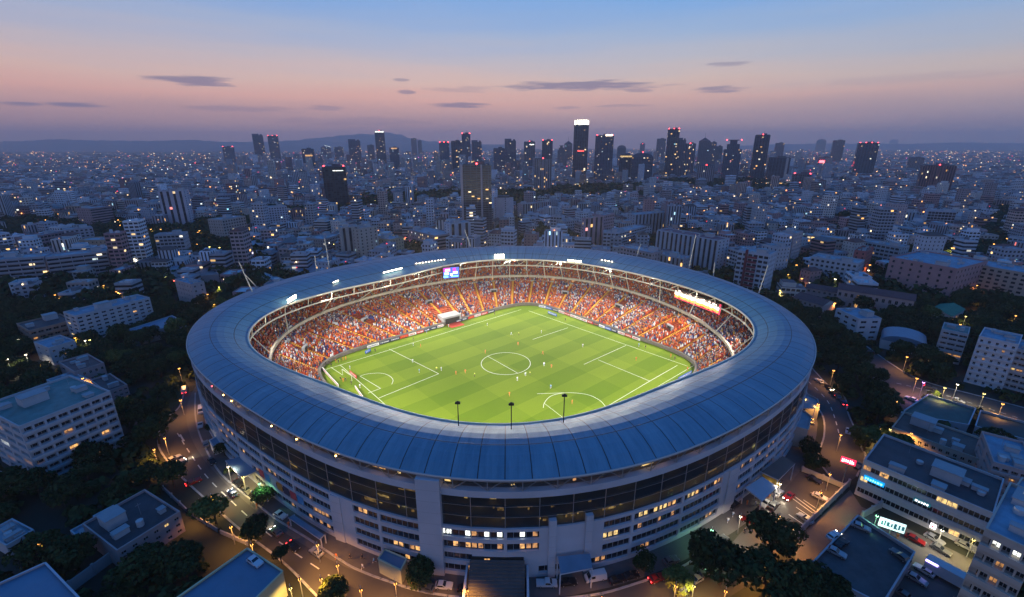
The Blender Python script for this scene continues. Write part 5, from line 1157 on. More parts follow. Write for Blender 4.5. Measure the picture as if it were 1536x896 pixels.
T_ = [
 (332, 347, 220.6, 250, 'mixed', NV2, 'short dark tower with two red roof lamps, westmost of the skyline', .06, 'flat', 2, 'westmost dark tower'),
 (377, 391, 203, 246, 'glass', NV, 'slim tower with notched top west of the red lamped tower', .04, 'notch', 0, 'slim notched tower'),
 (400, 414, 204, 244, 'glass', NV, 'slim dark tower with red lamps on roof and foot', .04, 'flat', 3, 'slim red lamped tower'),
 (451, 468, 224, 262, 'mixed', NV, 'dark tower with amber light line near its top', .08, 'flat', 0, 'amber line tower'),
 (480, 494, 221, 242, 'mixed', NV2, 'small tower with glowing white slanted peak', .05, 'slope', 0, 'white peaked tower'),
 (500, 513, 221, 243, 'glass', NV2, 'small square tower right of the white peaked tower', .05, 'flat', 0, None),
 (521, 538, 211, 250, 'mixed', NV, 'dark residential tower with stepped roof below the mountain', .10, 'notch', 1, 'stepped roof tower'),
 (550, 560, 218, 242, 'glass', PT, 'faint narrow tower behind the stepped roof tower', .03, 'flat', 0, None),
 (561, 575, 197, 252, 'glass', NV, 'tall slim tower with pale glowing crown before the mountain', .08, 'flat', 1, 'pale crowned tower'),
 (583, 597, 222, 256, 'mixed', NV, 'dark block with cream lit top right of the pale crowned tower', .10, 'flat', 0, None),
 (616, 624, 208, 236, 'glass', PT, 'faint far slab right of the mountain', .02, 'flat', 0, 'faint far slab'),
 (626, 632, 211, 236, 'glass', PT, 'fainter thin slab beside the faint far slab', .02, 'flat', 0, None),
 (658, 673, 214, 262, 'punch', NV2, 'dark tower with three red lamps, first of the middle row of four', .07, 'flat', 3, 'first middle tower'),
 (676, 692, 212, 260, 'glass', NV2, 'plain dark tower, second of the middle row of four', .05, 'flat', 0, None),
 (692, 705, 201, 264, 'punch', NV, 'tallest dark tower of the middle row of four', .07, 'flat', 2, 'tallest middle tower'),
 (707, 722, 213, 264, 'mixed', NV2, 'blocky dark tower, last of the middle row of four', .07, 'notch', 0, None),
 (740, 757, 223, 266, 'punch', NV, 'broad dark tower below left of the double topped tower', .10, 'flat', 0, None),
 (757, 774, 211, 264, 'punch', NV, 'double topped dark tower near the centre of the skyline', .08, 'notch', 1, 'double topped tower'),
 (786, 803, 213, 258, 'glass', NV2, 'grey tower with white line on its top', .05, 'flat', 1, 'white line tower'),
 (813.5, 829.5, 211, 264, 'glass', NV, 'dark flat tower with lamps on both roof corners', .08, 'flat', 2, None),
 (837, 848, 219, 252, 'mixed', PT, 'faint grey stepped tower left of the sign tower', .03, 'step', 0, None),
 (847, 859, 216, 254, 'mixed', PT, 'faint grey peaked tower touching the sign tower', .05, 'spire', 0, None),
 (895, 922, 204, 279, 'punch', NV, 'wide dark gridded tower with white roof light right of the sign tower', .16, 'flat', 2, 'wide gridded tower'),
 (927, 940, 218, 250, 'mixed', PT, 'grey tower with rounded top beyond the wide gridded tower', .06, 'arc', 0, None),
 (931, 950, 233, 274, 'glass', NV, 'lower tower with yellow lit crown', .08, 'flat', 0, 'yellow crowned tower'),
 (951, 982, 229.5, 276, 'mixed', NV, 'bulky dark tower with rounded top and red lamp', .14, 'arc', 1, 'bulky rounded tower'),
 (961, 968, 216, 236, 'glass', PT, 'tiny faint tower behind the bulky rounded tower', .0, 'spire', 1, None),
 (987, 1000, 208.6, 246, 'glass', LT, 'pale slim slab left of the cluster of three', .03, 'flat', 0, None),
 (1004, 1021, 194, 270, 'glass', NV, 'tallest tower of the cluster of three with red roof lamps', .10, 'flat', 3, 'cluster of three'),
 (1018, 1030, 210, 270, 'mixed', NV2, 'middle tower of the cluster of three', .10, 'notch', 0, None),
 (1029, 1045, 216, 270, 'fins', NV2, 'ribbed lower tower of the cluster of three with red corner lamp', .14, 'flat', 1, None),
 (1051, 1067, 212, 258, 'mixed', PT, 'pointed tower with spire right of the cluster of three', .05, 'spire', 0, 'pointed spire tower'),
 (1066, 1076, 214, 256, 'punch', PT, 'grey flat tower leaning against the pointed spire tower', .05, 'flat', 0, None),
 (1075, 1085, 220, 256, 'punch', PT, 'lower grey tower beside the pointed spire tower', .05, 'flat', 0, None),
 (1050, 1074, 249, 281, 'fins', LT, 'pale striped apartment tower before the pointed spire tower', .05, 'flat', 1, 'pale striped tower'),
 (1092, 1116, 211, 275, 'punch', NV, 'dark tower with ribbed top and red lamps', .14, 'step', 2, 'ribbed top tower'),
 (1137, 1157, 203, 274, 'glass', NV, 'tall clean dark slab east of the red sign glow', .08, 'flat', 1, 'clean dark slab'),
 (1166, 1178, 215, 246, 'glass', LT, 'pale grey slab behind the clean dark slab', .02, 'flat', 0, None),
 (1159, 1188, 237, 275, 'glass', NV, 'squat dark tower with pale vertical edge', .08, 'flat', 0, 'squat pale edged tower'),
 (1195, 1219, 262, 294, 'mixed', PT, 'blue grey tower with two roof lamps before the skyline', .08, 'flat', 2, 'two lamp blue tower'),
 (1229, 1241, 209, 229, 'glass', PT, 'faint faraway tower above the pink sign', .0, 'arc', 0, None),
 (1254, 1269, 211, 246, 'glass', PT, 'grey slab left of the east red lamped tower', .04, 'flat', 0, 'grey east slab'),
 (1295, 1321, 215, 266, 'glass', NV, 'wide dark tower with row of red lamps, east end of skyline', .06, 'flat', 4, 'east red lamped tower'),
 (1339, 1349, 209, 223, 'mixed', PT, 'tiny faint tower on the eastern horizon', .0, 'arc', 0, None),
 (1370, 1388, 237, 258, 'fins', PT, 'small finned block on the eastern plain', .05, 'flat', 0, 'eastern finned block'),
 (1398, 1437, 249, 292, 'fins', (.22, .11, .11), 'reddish brown striped tower in the eastern low houses', .03, 'flat', 1, 'reddish brown tower'),
 (1232, 1248, 236, 252, 'mixed', PT, 'low block with pink roof sign', .05, 'flat', 0, None),
 (802, 828, 239, 292, 'fins', LT, 'pale edged residential tower before the middle skyline', .12, 'flat', 1, 'pale edged tower'),
 (481, 514, 251, 313, 'glass', (.03, .05, .065), 'near black glass tower standing alone in the low houses', .05, 'flat', 2, 'black glass tower'),
 (862, 884, 188, 274, 'glass', NV, 'tallest skyline tower with glowing rooftop sign', .12, 'flat', 0, 'sign tower'),
]
for (xl, xr, vt, vb, kd, wc, lb_, lit, cr, be, lm) in T_:
    e, w, d, h = tower(xl, xr, vt, vb, kd, wc, lb_, lit, cr, be, lm=lm)
    y = e.location.y
    def glow(x0, x1, z0, z1, m_, dd=.6):
        b = MB(); b.box(((x0 + x1) / 2 * w, -d / 2 - dd, z0), (x1 - x0) * w, .6, z1 - z0); b.build('light_band', M[m_], e)
    if 'rooftop sign' in lb_:
        LS = mat('sign_letters', (1, 1, .9), .5, emit=(1, .93, .72), es=7); b = MB(); zz = h + 1; hh = z_of(y, 180) - h - 1
        b.box((0, -d * .3, h), w * .96, .8, hh + 1.2); b.build('sign_frame', M['darkmetal'], e); b = MB(); x = -w * .46
        for lw, k in ((.10, 0), (.02, 9), (.09, 1), (.05, 2), (.11, 3), (.12, 4), (.10, 5), (.09, 3), (.10, 6), (.10, 7)):
            W1 = lw * w
            if k != 9:
                s_ = W1 * .28
                b.box((x + s_ / 2, -d * .3 - .9, zz), s_, .4, hh * .95)
                if k in (1, 3, 4, 5, 6): b.box((x + W1 * .5, -d * .3 - .9, zz + hh * .78), W1 * .7, .4, hh * .17)
                if k in (0, 3, 4, 2): b.box((x + W1 * .5, -d * .3 - .9, zz), W1 * .7, .4, hh * .17)
                if k in (4, 5, 6, 7): b.box((x + W1 * .78, -d * .3 - .9, zz), s_, .4, hh * .9)
                if k in (5, 6): b.box((x + W1 * .5, -d * .3 - .9, zz + hh * .4), W1 * .6, .4, hh * .15)
            x += W1 + w * .008
        b.build('sign_letter', LS, e); glow(-.2, .25, h * .55, h * .57, 'lit_red'); glow(-.3, .3, h * .20, h * .215, 'lit_dim')
    if 'yellow lit crown' in lb_: glow(-.45, .45, h * .93, h * .98, 'lit_yellow')
    if 'pale glowing crown' in lb_: glow(-.45, .45, h * .97, h, 'lit_white')
    if 'amber light line' in lb_: glow(-.25, .35, h * .72, h * .78, 'lit_warm')
    if 'white roof light' in lb_: glow(.05, .42, h, h + 3, 'lampwhite')
    if 'white line on' in lb_: glow(.0, .4, h * .9, h * .925, 'lit_white')
    if 'pink roof sign' in lb_: glow(-.4, .45, h * .25, h * .7, 'beacon')
    if 'near black glass' in lb_: glow(-.05, .4, h * .91, h * .925, 'lit_white')
    if 'pale vertical edge' in lb_: b = MB(); b.box((w * .36, -d / 2 - .5, 0), w * .10, .9, h, 0, 0, (.5, .45, .42, 1)); b.build('edge_pier', M['paint'], e)
    if 'white slanted peak' in lb_: b = MB(); b.tube((-w * .1, 0, h * 1.14), (w / 2, -d / 2, h), .9, 4); b.build('peak_light', M['lit_white'], e)
    if 'cream lit top' in lb_: glow(-.3, .3, h * .95, h, 'lit_warm')
# big gridded tower behind the stadium, and the round white one
e, w, d, h = tower(692, 736, 248.5, 352, 'balcony', (.09, .11, .14), 'big dark balcony tower with broad white side wall behind the stadium', .10, 'flat', 1, cell=(3.2, 2.4), lm='big dark balcony tower')
b = MB(); b.box((-w / 2 - .6, -.3, 0), 2.6, d + .6, h + 1.2, 0, 0, (.40, .36, .38, 1)); b.box((w * .16, -d / 2 - .9, 0), 1.8, 1.0, h + 1, 0, 0, (.36, .34, .37, 1)); b.build('side_wall', M['paint'], e)
b = MB()
for j in range(int(h / 2.4)): b.box((-w * .06, -d / 2 - .7, j * 2.4), w * .74, 1.3, .28, 0, 0, (.22, .22, .24, 1))
b.build('balcony', M['paint'], e)
b = MB(); b.box((-w * .15, 0, h + 2.8), 2.2, 1.4, 1.2); b.build('roof_lamp', M['lit_yellow'], e)
tower(740, 770, 297, 341, 'slit', (.46, .45, .50), 'round white tower with slit windows and yellow lamps at its top', .05, 'round', 0, cell=(4, 2.8), lm='round white tower')

# ------------------------------------------------------------------ low city: houses (300 nearest as objects, the rest one mass)
ROADS = [[(p[0], p[1]) for p in l] for l in (
    [(p.x, p.y) for p in wi] + [(p.x, p.y) for p in reversed(wo_)] + [(p.x, p.y) for p in reversed(bu)],
    [(p.x, p.y) for p in el] + [(p.x, p.y) for p in reversed(er)],
    [(p.x, p.y) for p in smooth(pxp(AV_T))] + [(p.x, p.y) for p in reversed(pxp(AV_B))],
    [(p.x, p.y) for p in pxp(LOT)], [(p.x, p.y) for p in pxp([(1275, 735), (1292, 760), (1470, 845), (1500, 870), (1440, 960), (1300, 960), (1190, 860), (1196, 808)])],
    [(p.x, p.y) for p in pxp([(760, 905), (883, 894), (944, 879), (1020, 852), (1090, 812), (1130, 800), (1136, 850), (1080, 905), (1000, 960), (620, 960)])],
    [(p.x, p.y) for p in pxp([(396, 795), (440, 820), (560, 885), (640, 905), (620, 960), (480, 905), (400, 835)])])]
WOODS = [[(500, 316), (560, 300), (690, 292), (700, 303), (560, 318), (505, 326)], [(720, 296), (860, 284), (960, 280), (970, 292), (860, 300), (800, 309), (722, 312)], [(986, 274), (1090, 273), (1150, 276), (1205, 288), (1150, 292), (1000, 284)],
         [(0, 336), (50, 330), (110, 338), (120, 352), (60, 352), (0, 366)], [(150, 318), (172, 318), (190, 345), (300, 343), (360, 368), (400, 372), (395, 400), (300, 395), (240, 395), (200, 395), (140, 372), (100, 345)], [(300, 335), (380, 330), (400, 315), (500, 318), (505, 326), (440, 330), (380, 352), (310, 352)],
         [(1080, 352), (1110, 345), (1130, 356), (1100, 372)], [(1190, 385), (1215, 400), (1230, 420), (1190, 425), (1168, 430)], [(1310, 392), (1340, 380), (1400, 372), (1480, 370), (1520, 380), (1560, 385), (1560, 400), (1450, 392), (1340, 400)], [(1240, 330), (1290, 322), (1300, 340), (1250, 350)], [(1490, 305), (1520, 320), (1500, 362), (1470, 365), (1485, 330)],
         [(560, 378), (640, 372), (640, 392), (560, 400)], [(800, 345), (860, 352), (872, 370), (800, 366)], [(905, 290), (990, 296), (1000, 304), (900, 300)], [(1010, 352), (1060, 350), (1060, 358), (1015, 362)]]
def in_wood(u, v): return any(inpoly(u, v, w) for w in WOODS)
def blocked(x, y, pad):
    if math.hypot(x - C0.x, y - C0.y) < 133 + pad: return True
    if inside(x, y, pad): return True
    for q in ROADS:
        if inpoly(x, y, q): return True
    for q in BLDQ:
        if inpoly(x, y, q) or min(math.hypot(x - a, y - b_) for a, b_ in q) < pad: return True
    return False
def hsh(a, b_): return ((a * 73856093) ^ (b_ * 19349663)) % 1000 / 1000
GRID = {}
for idx, (o, a, L, W_) in enumerate(BLD): pass
def inside_fast(x, y, pad):
    k = (int(x // 60), int(y // 60))
    if k not in GRID:
        cx, cy_ = (k[0] + .5) * 60, (k[1] + .5) * 60
        GRID[k] = [q for q in BLD if math.hypot(q[0].x + math.cos(q[1]) * q[2] / 2 - math.sin(q[1]) * q[3] / 2 - cx, q[0].y + math.sin(q[1]) * q[2] / 2 + math.cos(q[1]) * q[3] / 2 - cy_) < 60 + max(q[2], q[3]) + pad]
    for o, a, L, W_ in GRID[k]:
        dx, dy = x - o.x, y - o.y; p = dx * math.cos(a) + dy * math.sin(a); q = -dx * math.sin(a) + dy * math.cos(a)
        if -pad < p < L + pad and -pad < q < W_ + pad: return True
    return False
rh = random.Random(11); H = []; LPTS = []
y = 150.0
while y < 5600:
    st = 15.5 if y < 900 else (19 if y < 1700 else (28 if y < 3000 else 46))
    x = -y * 1.22 - 60
    while x < y * 1.22 + 60:
        bx_, by_ = int(x // 150), int(y // 150); a = (hsh(bx_, by_) - .5) * 1.0
        hx, hy = x + rh.uniform(-.2, .2) * st, y + rh.uniform(-.25, .25) * st
        x += st * rh.uniform(.9, 1.15)
        if (hx - 150 * bx_) < 14 and hsh(bx_, 7) < .8: continue
        if (hy - 150 * by_) < 13 and hsh(3, by_) < .7: continue
        u, v = project((hx, hy, 0))
        if u < -40 or u > 1576 or v > 452: continue
        if hy < 340 and rh.random() < (.4 if hy > 300 else .25): continue
        if hy < 300 and (blocked(hx, hy, 10) or u > 1180 and v > 520): continue
        if hy < 300 and (u < 300 and v > 610): continue
        if in_wood(u, v) or rh.random() < .07: continue
        if math.hypot(hx - C0.x, hy - C0.y) < 145 or inside_fast(hx, hy, 7): continue
        r_ = rh.random(); hh = rh.uniform(7, 13) if r_ < .72 else (rh.uniform(13, 20) if r_ < .955 else rh.uniform(22, 38))
        mid_ = 330 < u < 1240
        if hh > 20 and not mid_ and hy > 900: hh = rh.uniform(9, 16)
        if hy > 2300 and u < 330 and rh.random() < .8: continue
        if hy > 1000 and mid_: hh *= rh.uniform(.8, 1.5)
        if 950 < hy < 2600 and mid_ and rh.random() < .014: hh = rh.uniform(40, 70)
        w = st * rh.uniform(.62, .95); d = st * rh.uniform(.5, .8)
        if hh > 20: w = min(w, 20); d = min(d, 14)
        c = rh.choice([(.50, .54, .60), (.36, .38, .42), (.30, .33, .38), (.42, .44, .47), (.24, .26, .30), (.33, .27, .28), (.36, .27, .24), (.28, .30, .33), (.40, .38, .36), (.30, .18, .18)]); k = rh.uniform(.9, 1.55); c = tuple(q * k for q in c)
        rc = rh.choice([(.26, .33, .38), (.38, .45, .50), (.15, .17, .19), (.17, .11, .11), (.26, .32, .36), (.30, .31, .33), (.46, .52, .55)])
        if hy < 340: hh = min(hh, 12); BLD.append((Vector((hx - w / 2 - 1, hy - d / 2 - 1, 0)), 0, w + 2, d + 2)); GRID.clear()
        H.append((hx, hy, w, d, hh, a + rh.choice([0, PI / 2]), c, rc, rh.random()))
    y += st * .95
def px_area(h): u, v = project((h[0], h[1], 0)); u2, v2 = project((h[0], h[1], h[4])); zc = h[1] * math.cos(TH) + CH * math.sin(TH); return (h[2] + h[3]) * F / zc * (abs(v - v2) + 2) * (0.2 if (u < -5 or u > 1541) else 1)
H.sort(key=lambda h: -px_area(h))
def hroof(b, h, o, seed):
    r_ = random.Random(seed); x, y, w, d, hh, a = o[0], o[1], h[2], h[3], h[4], h[5]; ca, sa = math.cos(a), math.sin(a); k = r_.random()
    if k < .62:
        for (lx, ly, ww, dd) in ((0, -d / 2 + .15, w, .3), (0, d / 2 - .15, w, .3), (-w / 2 + .15, 0, .3, d - .62), (w / 2 - .15, 0, .3, d - .62)): b.box((x + lx * ca - ly * sa, y + lx * sa + ly * ca, hh), ww, dd, .7, a, 1, h[6])
        for q in range(r_.randint(1, 4)):
            ww, dd, h2 = r_.uniform(.9, 3.5), r_.uniform(.9, 3.0), r_.uniform(.6, 2.7); lx, ly = r_.uniform(-.3, .3) * w, r_.uniform(-.3, .3) * d; cc_ = r_.choice([h[6], (.5, .52, .55), (.16, .17, .19)]); b.box((x + lx * ca - ly * sa, y + lx * sa + ly * ca, hh + .01), ww, dd, h2, a, 1, cc_)
    elif k < .82:
        lx = r_.uniform(-.2, .2) * w; b.box((x + lx * ca, y + lx * sa, hh + .01), w * .55, d * .7, 2.8, a, 1, h[6], ctop=h[7] + (1,)); b.box((x + w * .35 * ca, y + w * .35 * sa, hh + .01), 1.5, 1.5, 1.2, a, 1, (.45, .46, .48))
    else:
        def P(lx, ly, z): return (x + lx * ca - ly * sa, y + lx * sa + ly * ca, z)
        W2, D2, rz_ = w / 2 + .4, d / 2 + .4, min(w, d) * .25; tc_ = r_.choice([(.17, .08, .07), (.13, .09, .08), (.16, .17, .18)]); i = W2 * .5
        b.face([P(-W2, -D2, hh), P(W2, -D2, hh), P(i, 0, hh + rz_), P(-i, 0, hh + rz_)], 2, tc_); b.face([P(W2, D2, hh), P(-W2, D2, hh), P(-i, 0, hh + rz_), P(i, 0, hh + rz_)], 2, tc_); b.face([P(W2, -D2, hh), P(W2, D2, hh), P(i, 0, hh + rz_)], 2, tc_); b.face([P(-W2, D2, hh), P(-W2, -D2, hh), P(-i, 0, hh + rz_)], 2, tc_)
HM = [M['facade'], M['paint'], M['tiles'], M['roofing']]
def hbody(b, h, o, lit):
    kd = ('punch', 'balcony', 'mixed', 'punch', 'slit', 'fins')[int(h[8] * 5.99)]; b.box(o, h[2], h[3], h[4], h[5], 0, h[6], top=3, cell=(3.0, 2.9), p=cells(kd, lit, h[8]), ctop=h[7] + (1,))
def cname(c):
    if c[0] > c[2] * 1.35: return 'brick red'
    if c[0] > c[2] * 1.12: return 'beige'
    if c[0] > c[2] * .99: return 'pinkish grey'
    m_ = sum(c) / 3
    return 'white' if m_ > .42 else 'pale grey' if m_ > .33 else 'grey' if m_ > .26 else 'dark grey'
NI = 290; i = -1
for h in H[:NI]:
    i += 1
    big = h[4] > 20; n_ = 'apartment_block' if big else 'house'; e = empty(n_, (h[0], h[1], 0))
    b = MB(); hbody(b, h, (0, 0, 0), .035); b.build('wall', HM, e)
    b = MB(); hroof(b, h, (0, 0), i); b.build('roof', HM, e)
    tagp(e, '%s %s %s' % (cname(h[6]), 'high' if big else ('four storey' if h[4] > 11.5 else 'low'), 'apartment block' if big else 'house'), (h[0], h[1], h[4]), 'apartment block' if big else 'house', 'small houses and blocks of the city')
    LPTS.append(h)
b = MB()
for h in H[NI:]:
    i += 1
    hbody(b, h, (h[0], h[1], 0), .03 if h[1] < 1500 else .02)
    if h[1] < 1500: hroof(b, h, (h[0], h[1]), i)
tag(b.build('city_houses', HM), 'mass of small flat roofed city houses fading towards the horizon', 'houses', kind='stuff')
print('houses', len(H))

# ------------------------------------------------------------------ trees
def crown_mesh(seed, n, leaf, mtl, lobes=7, flat=.72):
    r_ = np.random.RandomState(seed); V = []; 
    L_ = [(0, 0, 0, .62)] + [(math.cos(a) * r_.uniform(.35, .62), math.sin(a) * r_.uniform(.35, .62), r_.uniform(-.22, .38), r_.uniform(.30, .46)) for a in r_.uniform(0, 6.28, lobes)]
    wts = np.array([q[3] ** 2 for q in L_]); wts /= wts.sum()
    for k in range(n):
        c = L_[r_.choice(len(L_), p=wts)]; d = r_.normal(size=3); d /= np.linalg.norm(d); d[2] = d[2] if d[2] > -.5 else -d[2]; rr_ = c[3] * r_.uniform(.72, 1.06)
        p = np.array(c[:3]) + d * rr_; p[2] *= flat
        nrm = d + r_.normal(size=3) * .7; nrm /= np.linalg.norm(nrm); t = np.cross(nrm, r_.normal(size=3)); t /= np.linalg.norm(t); s = np.cross(nrm, t); l = leaf * r_.uniform(.6, 1.4)
        V += [p - t * l - s * l * .6, p + t * l - s * l * .7, p + t * l * .8 + s * l * .7, p - t * l * .9 + s * l * .5]
    V = np.array(V); me = bpy.data.meshes.new('crown'); N = len(V) // 4
    me.vertices.add(len(V)); me.vertices.foreach_set('co', V.ravel()); me.loops.add(len(V)); me.loops.foreach_set('vertex_index', np.arange(len(V), dtype=np.int32)); me.polygons.add(N); me.polygons.foreach_set('loop_start', np.arange(0, len(V), 4, dtype=np.int32)); me.polygons.foreach_set('loop_total', np.full(N, 4, dtype=np.int32)); me.update(calc_edges=True); me.materials.append(M[mtl]); return me
def trunk_mesh(seed):
    r_ = random.Random(seed); b = MB(); b.tube((0, 0, -1.0), (r_.uniform(-.05, .05), 0, -.30), .055, 7, r2=.04, cap=False)
    for k in range(6): a = k * 1.05 + r_.random(); b.tube((0, 0, -.36), (math.cos(a) * .42, math.sin(a) * .42, r_.uniform(-.1, .2)), .028, 5, r2=.01, cap=False)
    b.tube((0, 0, -.36), (0, 0, .3), .035, 5, r2=.012, cap=False); return b.mesh('trunk', [M['bark']])
CR = [crown_mesh(s, 1500, .060, 'leaf', 8) for s in range(5)]; CRL = [crown_mesh(s + 20, 1300, .062, 'leaf2', 6) for s in range(3)]; TRK = [trunk_mesh(s) for s in range(4)]
NTREE = [0]
TREES = []
def tree(x, y, r, h=None, light=False, label=None, group='trees between the buildings'):
    h = h or r * 1.5; e = empty('tree', (x, y, 0), rnd.uniform(0, 6.28)); k = NTREE[0]; NTREE[0] += 1
    c = bpy.data.objects.new('crown', (CRL if light else CR)[k % (3 if light else 5)]); COL.objects.link(c); c.parent = e; c.location = (0, 0, h - r * .55); c.scale = (r, r, r * rnd.uniform(.9, 1.25))
    t_ = bpy.data.objects.new('trunk', TRK[k % 4]); COL.objects.link(t_); t_.parent = e; t_.location = (0, 0, h - r * .55); t_.scale = (r, r, h - r * .55)
    if label: tag(e, label, 'tree', None)
    else: tagp(e, '%s %s tree' % ('yellow-green' if light else 'dark', 'spreading' if r > 6 else 'rounded' if r > 4.5 else 'small'), (x, y, h), 'tree', group)
    TREES.append((x, y, r)); return e
def treepx(u, v, r, h, light=False, label=None):
    p = at(u, v, h * .62); return tree(p.x, p.y, r, h, light, label)
treepx(318, 760, 5.6, 9, True, 'lamp lit yellow-green tree with visible forked trunk on the west kerb')
treepx(383, 790, 4.2, 7, False, 'round dark street tree on the kerb by the orange road patch')
treepx(420, 831, 2.4, 5, False, 'small round tree in front of the warehouse carrying the white car')
treepx(268, 537, 5.5, 9, True, 'golden lit tree at the west road bend')
treepx(1163, 800, 7.0, 11, False, 'big dark tree south of the parking lot ramp')
treepx(1085, 842, 8.0, 11, False, 'big dark tree hiding the southeast kerb')
treepx(1150, 862, 8.0, 11, False, 'massive dark tree at the bottom beside the orange alley')
treepx(1195, 872, 6.5, 10, False, 'dark tree between the alley and the parking deck')
treepx(1302, 655, 5.5, 9, True, 'lit palm-like tree beside the east junction lamp')
treepx(1348, 668, 5.0, 8, True, 'yellow lit bushy tree in front of the brown roofed building')
treepx(1212, 668, 4.0, 5, False, 'dark bushy tree by the small white gate sign')
treepx(1225, 690, 4.0, 5, False, 'dark shrub tree beside the lot wall')
treepx(628, 858, 4.6, 6, False, 'dark round tree right of the gatehouse kiosk')
treepx(498, 885, 4.2, 6, False, 'dark tree crown cut by the bottom photo edge')
treepx(968, 842, 3.4, 5, False, 'dark tree in front of the southeast facade')
treepx(1018, 875, 4.2, 6, True, 'orange lit tree at the bottom southeast kerb')
treepx(392, 740, 3.6, 5, False, 'green lit bush tree beside the west canopy')
treepx(335, 672, 3.0, 5, False, 'dark tree between pavement and west facade')
treepx(318, 640, 2.6, 4, False, 'slim dark tree near the parked white van')
treepx(351, 700, 3.0, 4, False, 'dark tree below the small blue kiosk')
treepx(232, 640, 7, 11, False, 'large dark tree over the west junction')
treepx(255, 708, 5, 9, False, 'dark tree above the two parked silver cars')
treepx(350, 395 + 5, 4, 7, False)
cand = []
rt = random.Random(5); y = 55.0
while y < 345:
    x = -y * 1.25 - 30
    while x < y * 1.25 + 30:
        tx, ty = x + rt.uniform(-3, 3), y + rt.uniform(-3, 3); x += 8.8
        u, v = project((tx, ty, 4)); 
        if u < -25 or u > 1561 or v > 925: continue
        r_ = rt.uniform(4.2, 7.2)
        if blocked(tx, ty, r_ * .62): continue
        if 1275 < u < 1480 and 735 < v < 890: continue
        if any(math.hypot(tx - a, ty - b_) < (r_ + c) * .5 for a, b_, c in TREES): continue
        if 215 < u < 300 and 545 < v < 625 and not (u < 240 and v < 560): continue
        cand.append((tx, ty, r_))
        TREES.append((tx, ty, r_))
    y += 8.3
print('trees', len(cand))
cand.sort(key=lambda q: q[1]); TREES = []
for x, y, r_ in cand[:285]: tree(x, y, r_, r_ * rt.uniform(1.25, 1.6), rt.random() < .04)
# woods and garden greenery further off: one mass
def blobs(pts, name, label, n=46, leaf=.95):
    r_ = np.random.RandomState(9); V = []
    for (x, y, r) in pts:
        d = r_.normal(size=(n, 3)); d /= np.linalg.norm(d, axis=1)[:, None]; d[:, 2] = np.abs(d[:, 2]) * 1.1; rr_ = r * r_.uniform(.65, 1.05, n)[:, None]
        p = d * rr_ + np.array([x, y, r * .45]); nr = d + r_.normal(size=(n, 3)) * .5; nr /= np.linalg.norm(nr, axis=1)[:, None]; t = np.cross(nr, r_.normal(size=(n, 3))); t /= np.linalg.norm(t, axis=1)[:, None]; s = np.cross(nr, t); l = leaf * (r / 5) * r_.uniform(.7, 1.5, n)[:, None]
        V.append(np.stack([p - t * l - s * l, p + t * l - s * l * .8, p + t * l + s * l, p - t * l * .8 + s * l], axis=1))
    V = np.concatenate(V).reshape(-1, 3); N = len(V) // 4; me = bpy.data.meshes.new(name)
    me.vertices.add(len(V)); me.vertices.foreach_set('co', V.ravel()); me.loops.add(len(V)); me.loops.foreach_set('vertex_index', np.arange(len(V), dtype=np.int32)); me.polygons.add(N); me.polygons.foreach_set('loop_start', np.arange(0, len(V), 4, dtype=np.int32)); me.polygons.foreach_set('loop_total', np.full(N, 4, dtype=np.int32)); me.update(calc_edges=True); me.materials.append(M['leaf'])
    o = bpy.data.objects.new(name, me); COL.objects.link(o); tag(o, label, 'woods', kind='stuff')
wp = [(x, y, r_) for x, y, r_ in cand[285:]]; y = 330.0
while y < 1700:
    stp = 8.5 if y < 800 else 14; x = -y * 1.22
    while x < y * 1.22:
        tx, ty = x + rt.uniform(-3, 3), y + rt.uniform(-3, 3); x += stp; u, v = project((tx, ty, 0))
        w = in_wood(u, v)
        if not w and (rt.random() > (.16 if y < 700 else .06) or hsh(int(tx // 40), int(ty // 40)) > .45): continue
        if inside_fast(tx, ty, 3) or math.hypot(tx - C0.x, ty - C0.y) < 138: continue
        wp.append((tx, ty, rt.uniform(4, 7) * (1 if y < 800 else 1.5)))
    y += stp
blobs(wp, 'distant_woods', 'dark tree belts and garden greenery between the city blocks')
up = []; y = 60.0
while y < 330:
    x = -y * 1.25 - 20
    while x < y * 1.25 + 20:
        tx, ty = x + rt.uniform(-2, 2), y + rt.uniform(-2, 2); x += 4.6; u, v = project((tx, ty, 0))
        if -20 < u < 1556 and v < 915 and rt.random() < .62 and not blocked(tx, ty, 1.5) and not (1275 < u < 1480 and 735 < v < 890): up.append((tx, ty, rt.uniform(1.2, 3.0)))
    y += 4.4
blobs(up, 'undergrowth', 'dark hedges and bushes filling the gardens below the trees', 40, 1.2)
# ground cover grass banks
tag(sheet('lawn', pxp([(247, 560), (283, 546), (276, 590), (270, 605), (240, 622)]), .03, mat('dark_lawn', (.03, .05, .015), .95, noise=.4, nscale=.5)), kind='structure')

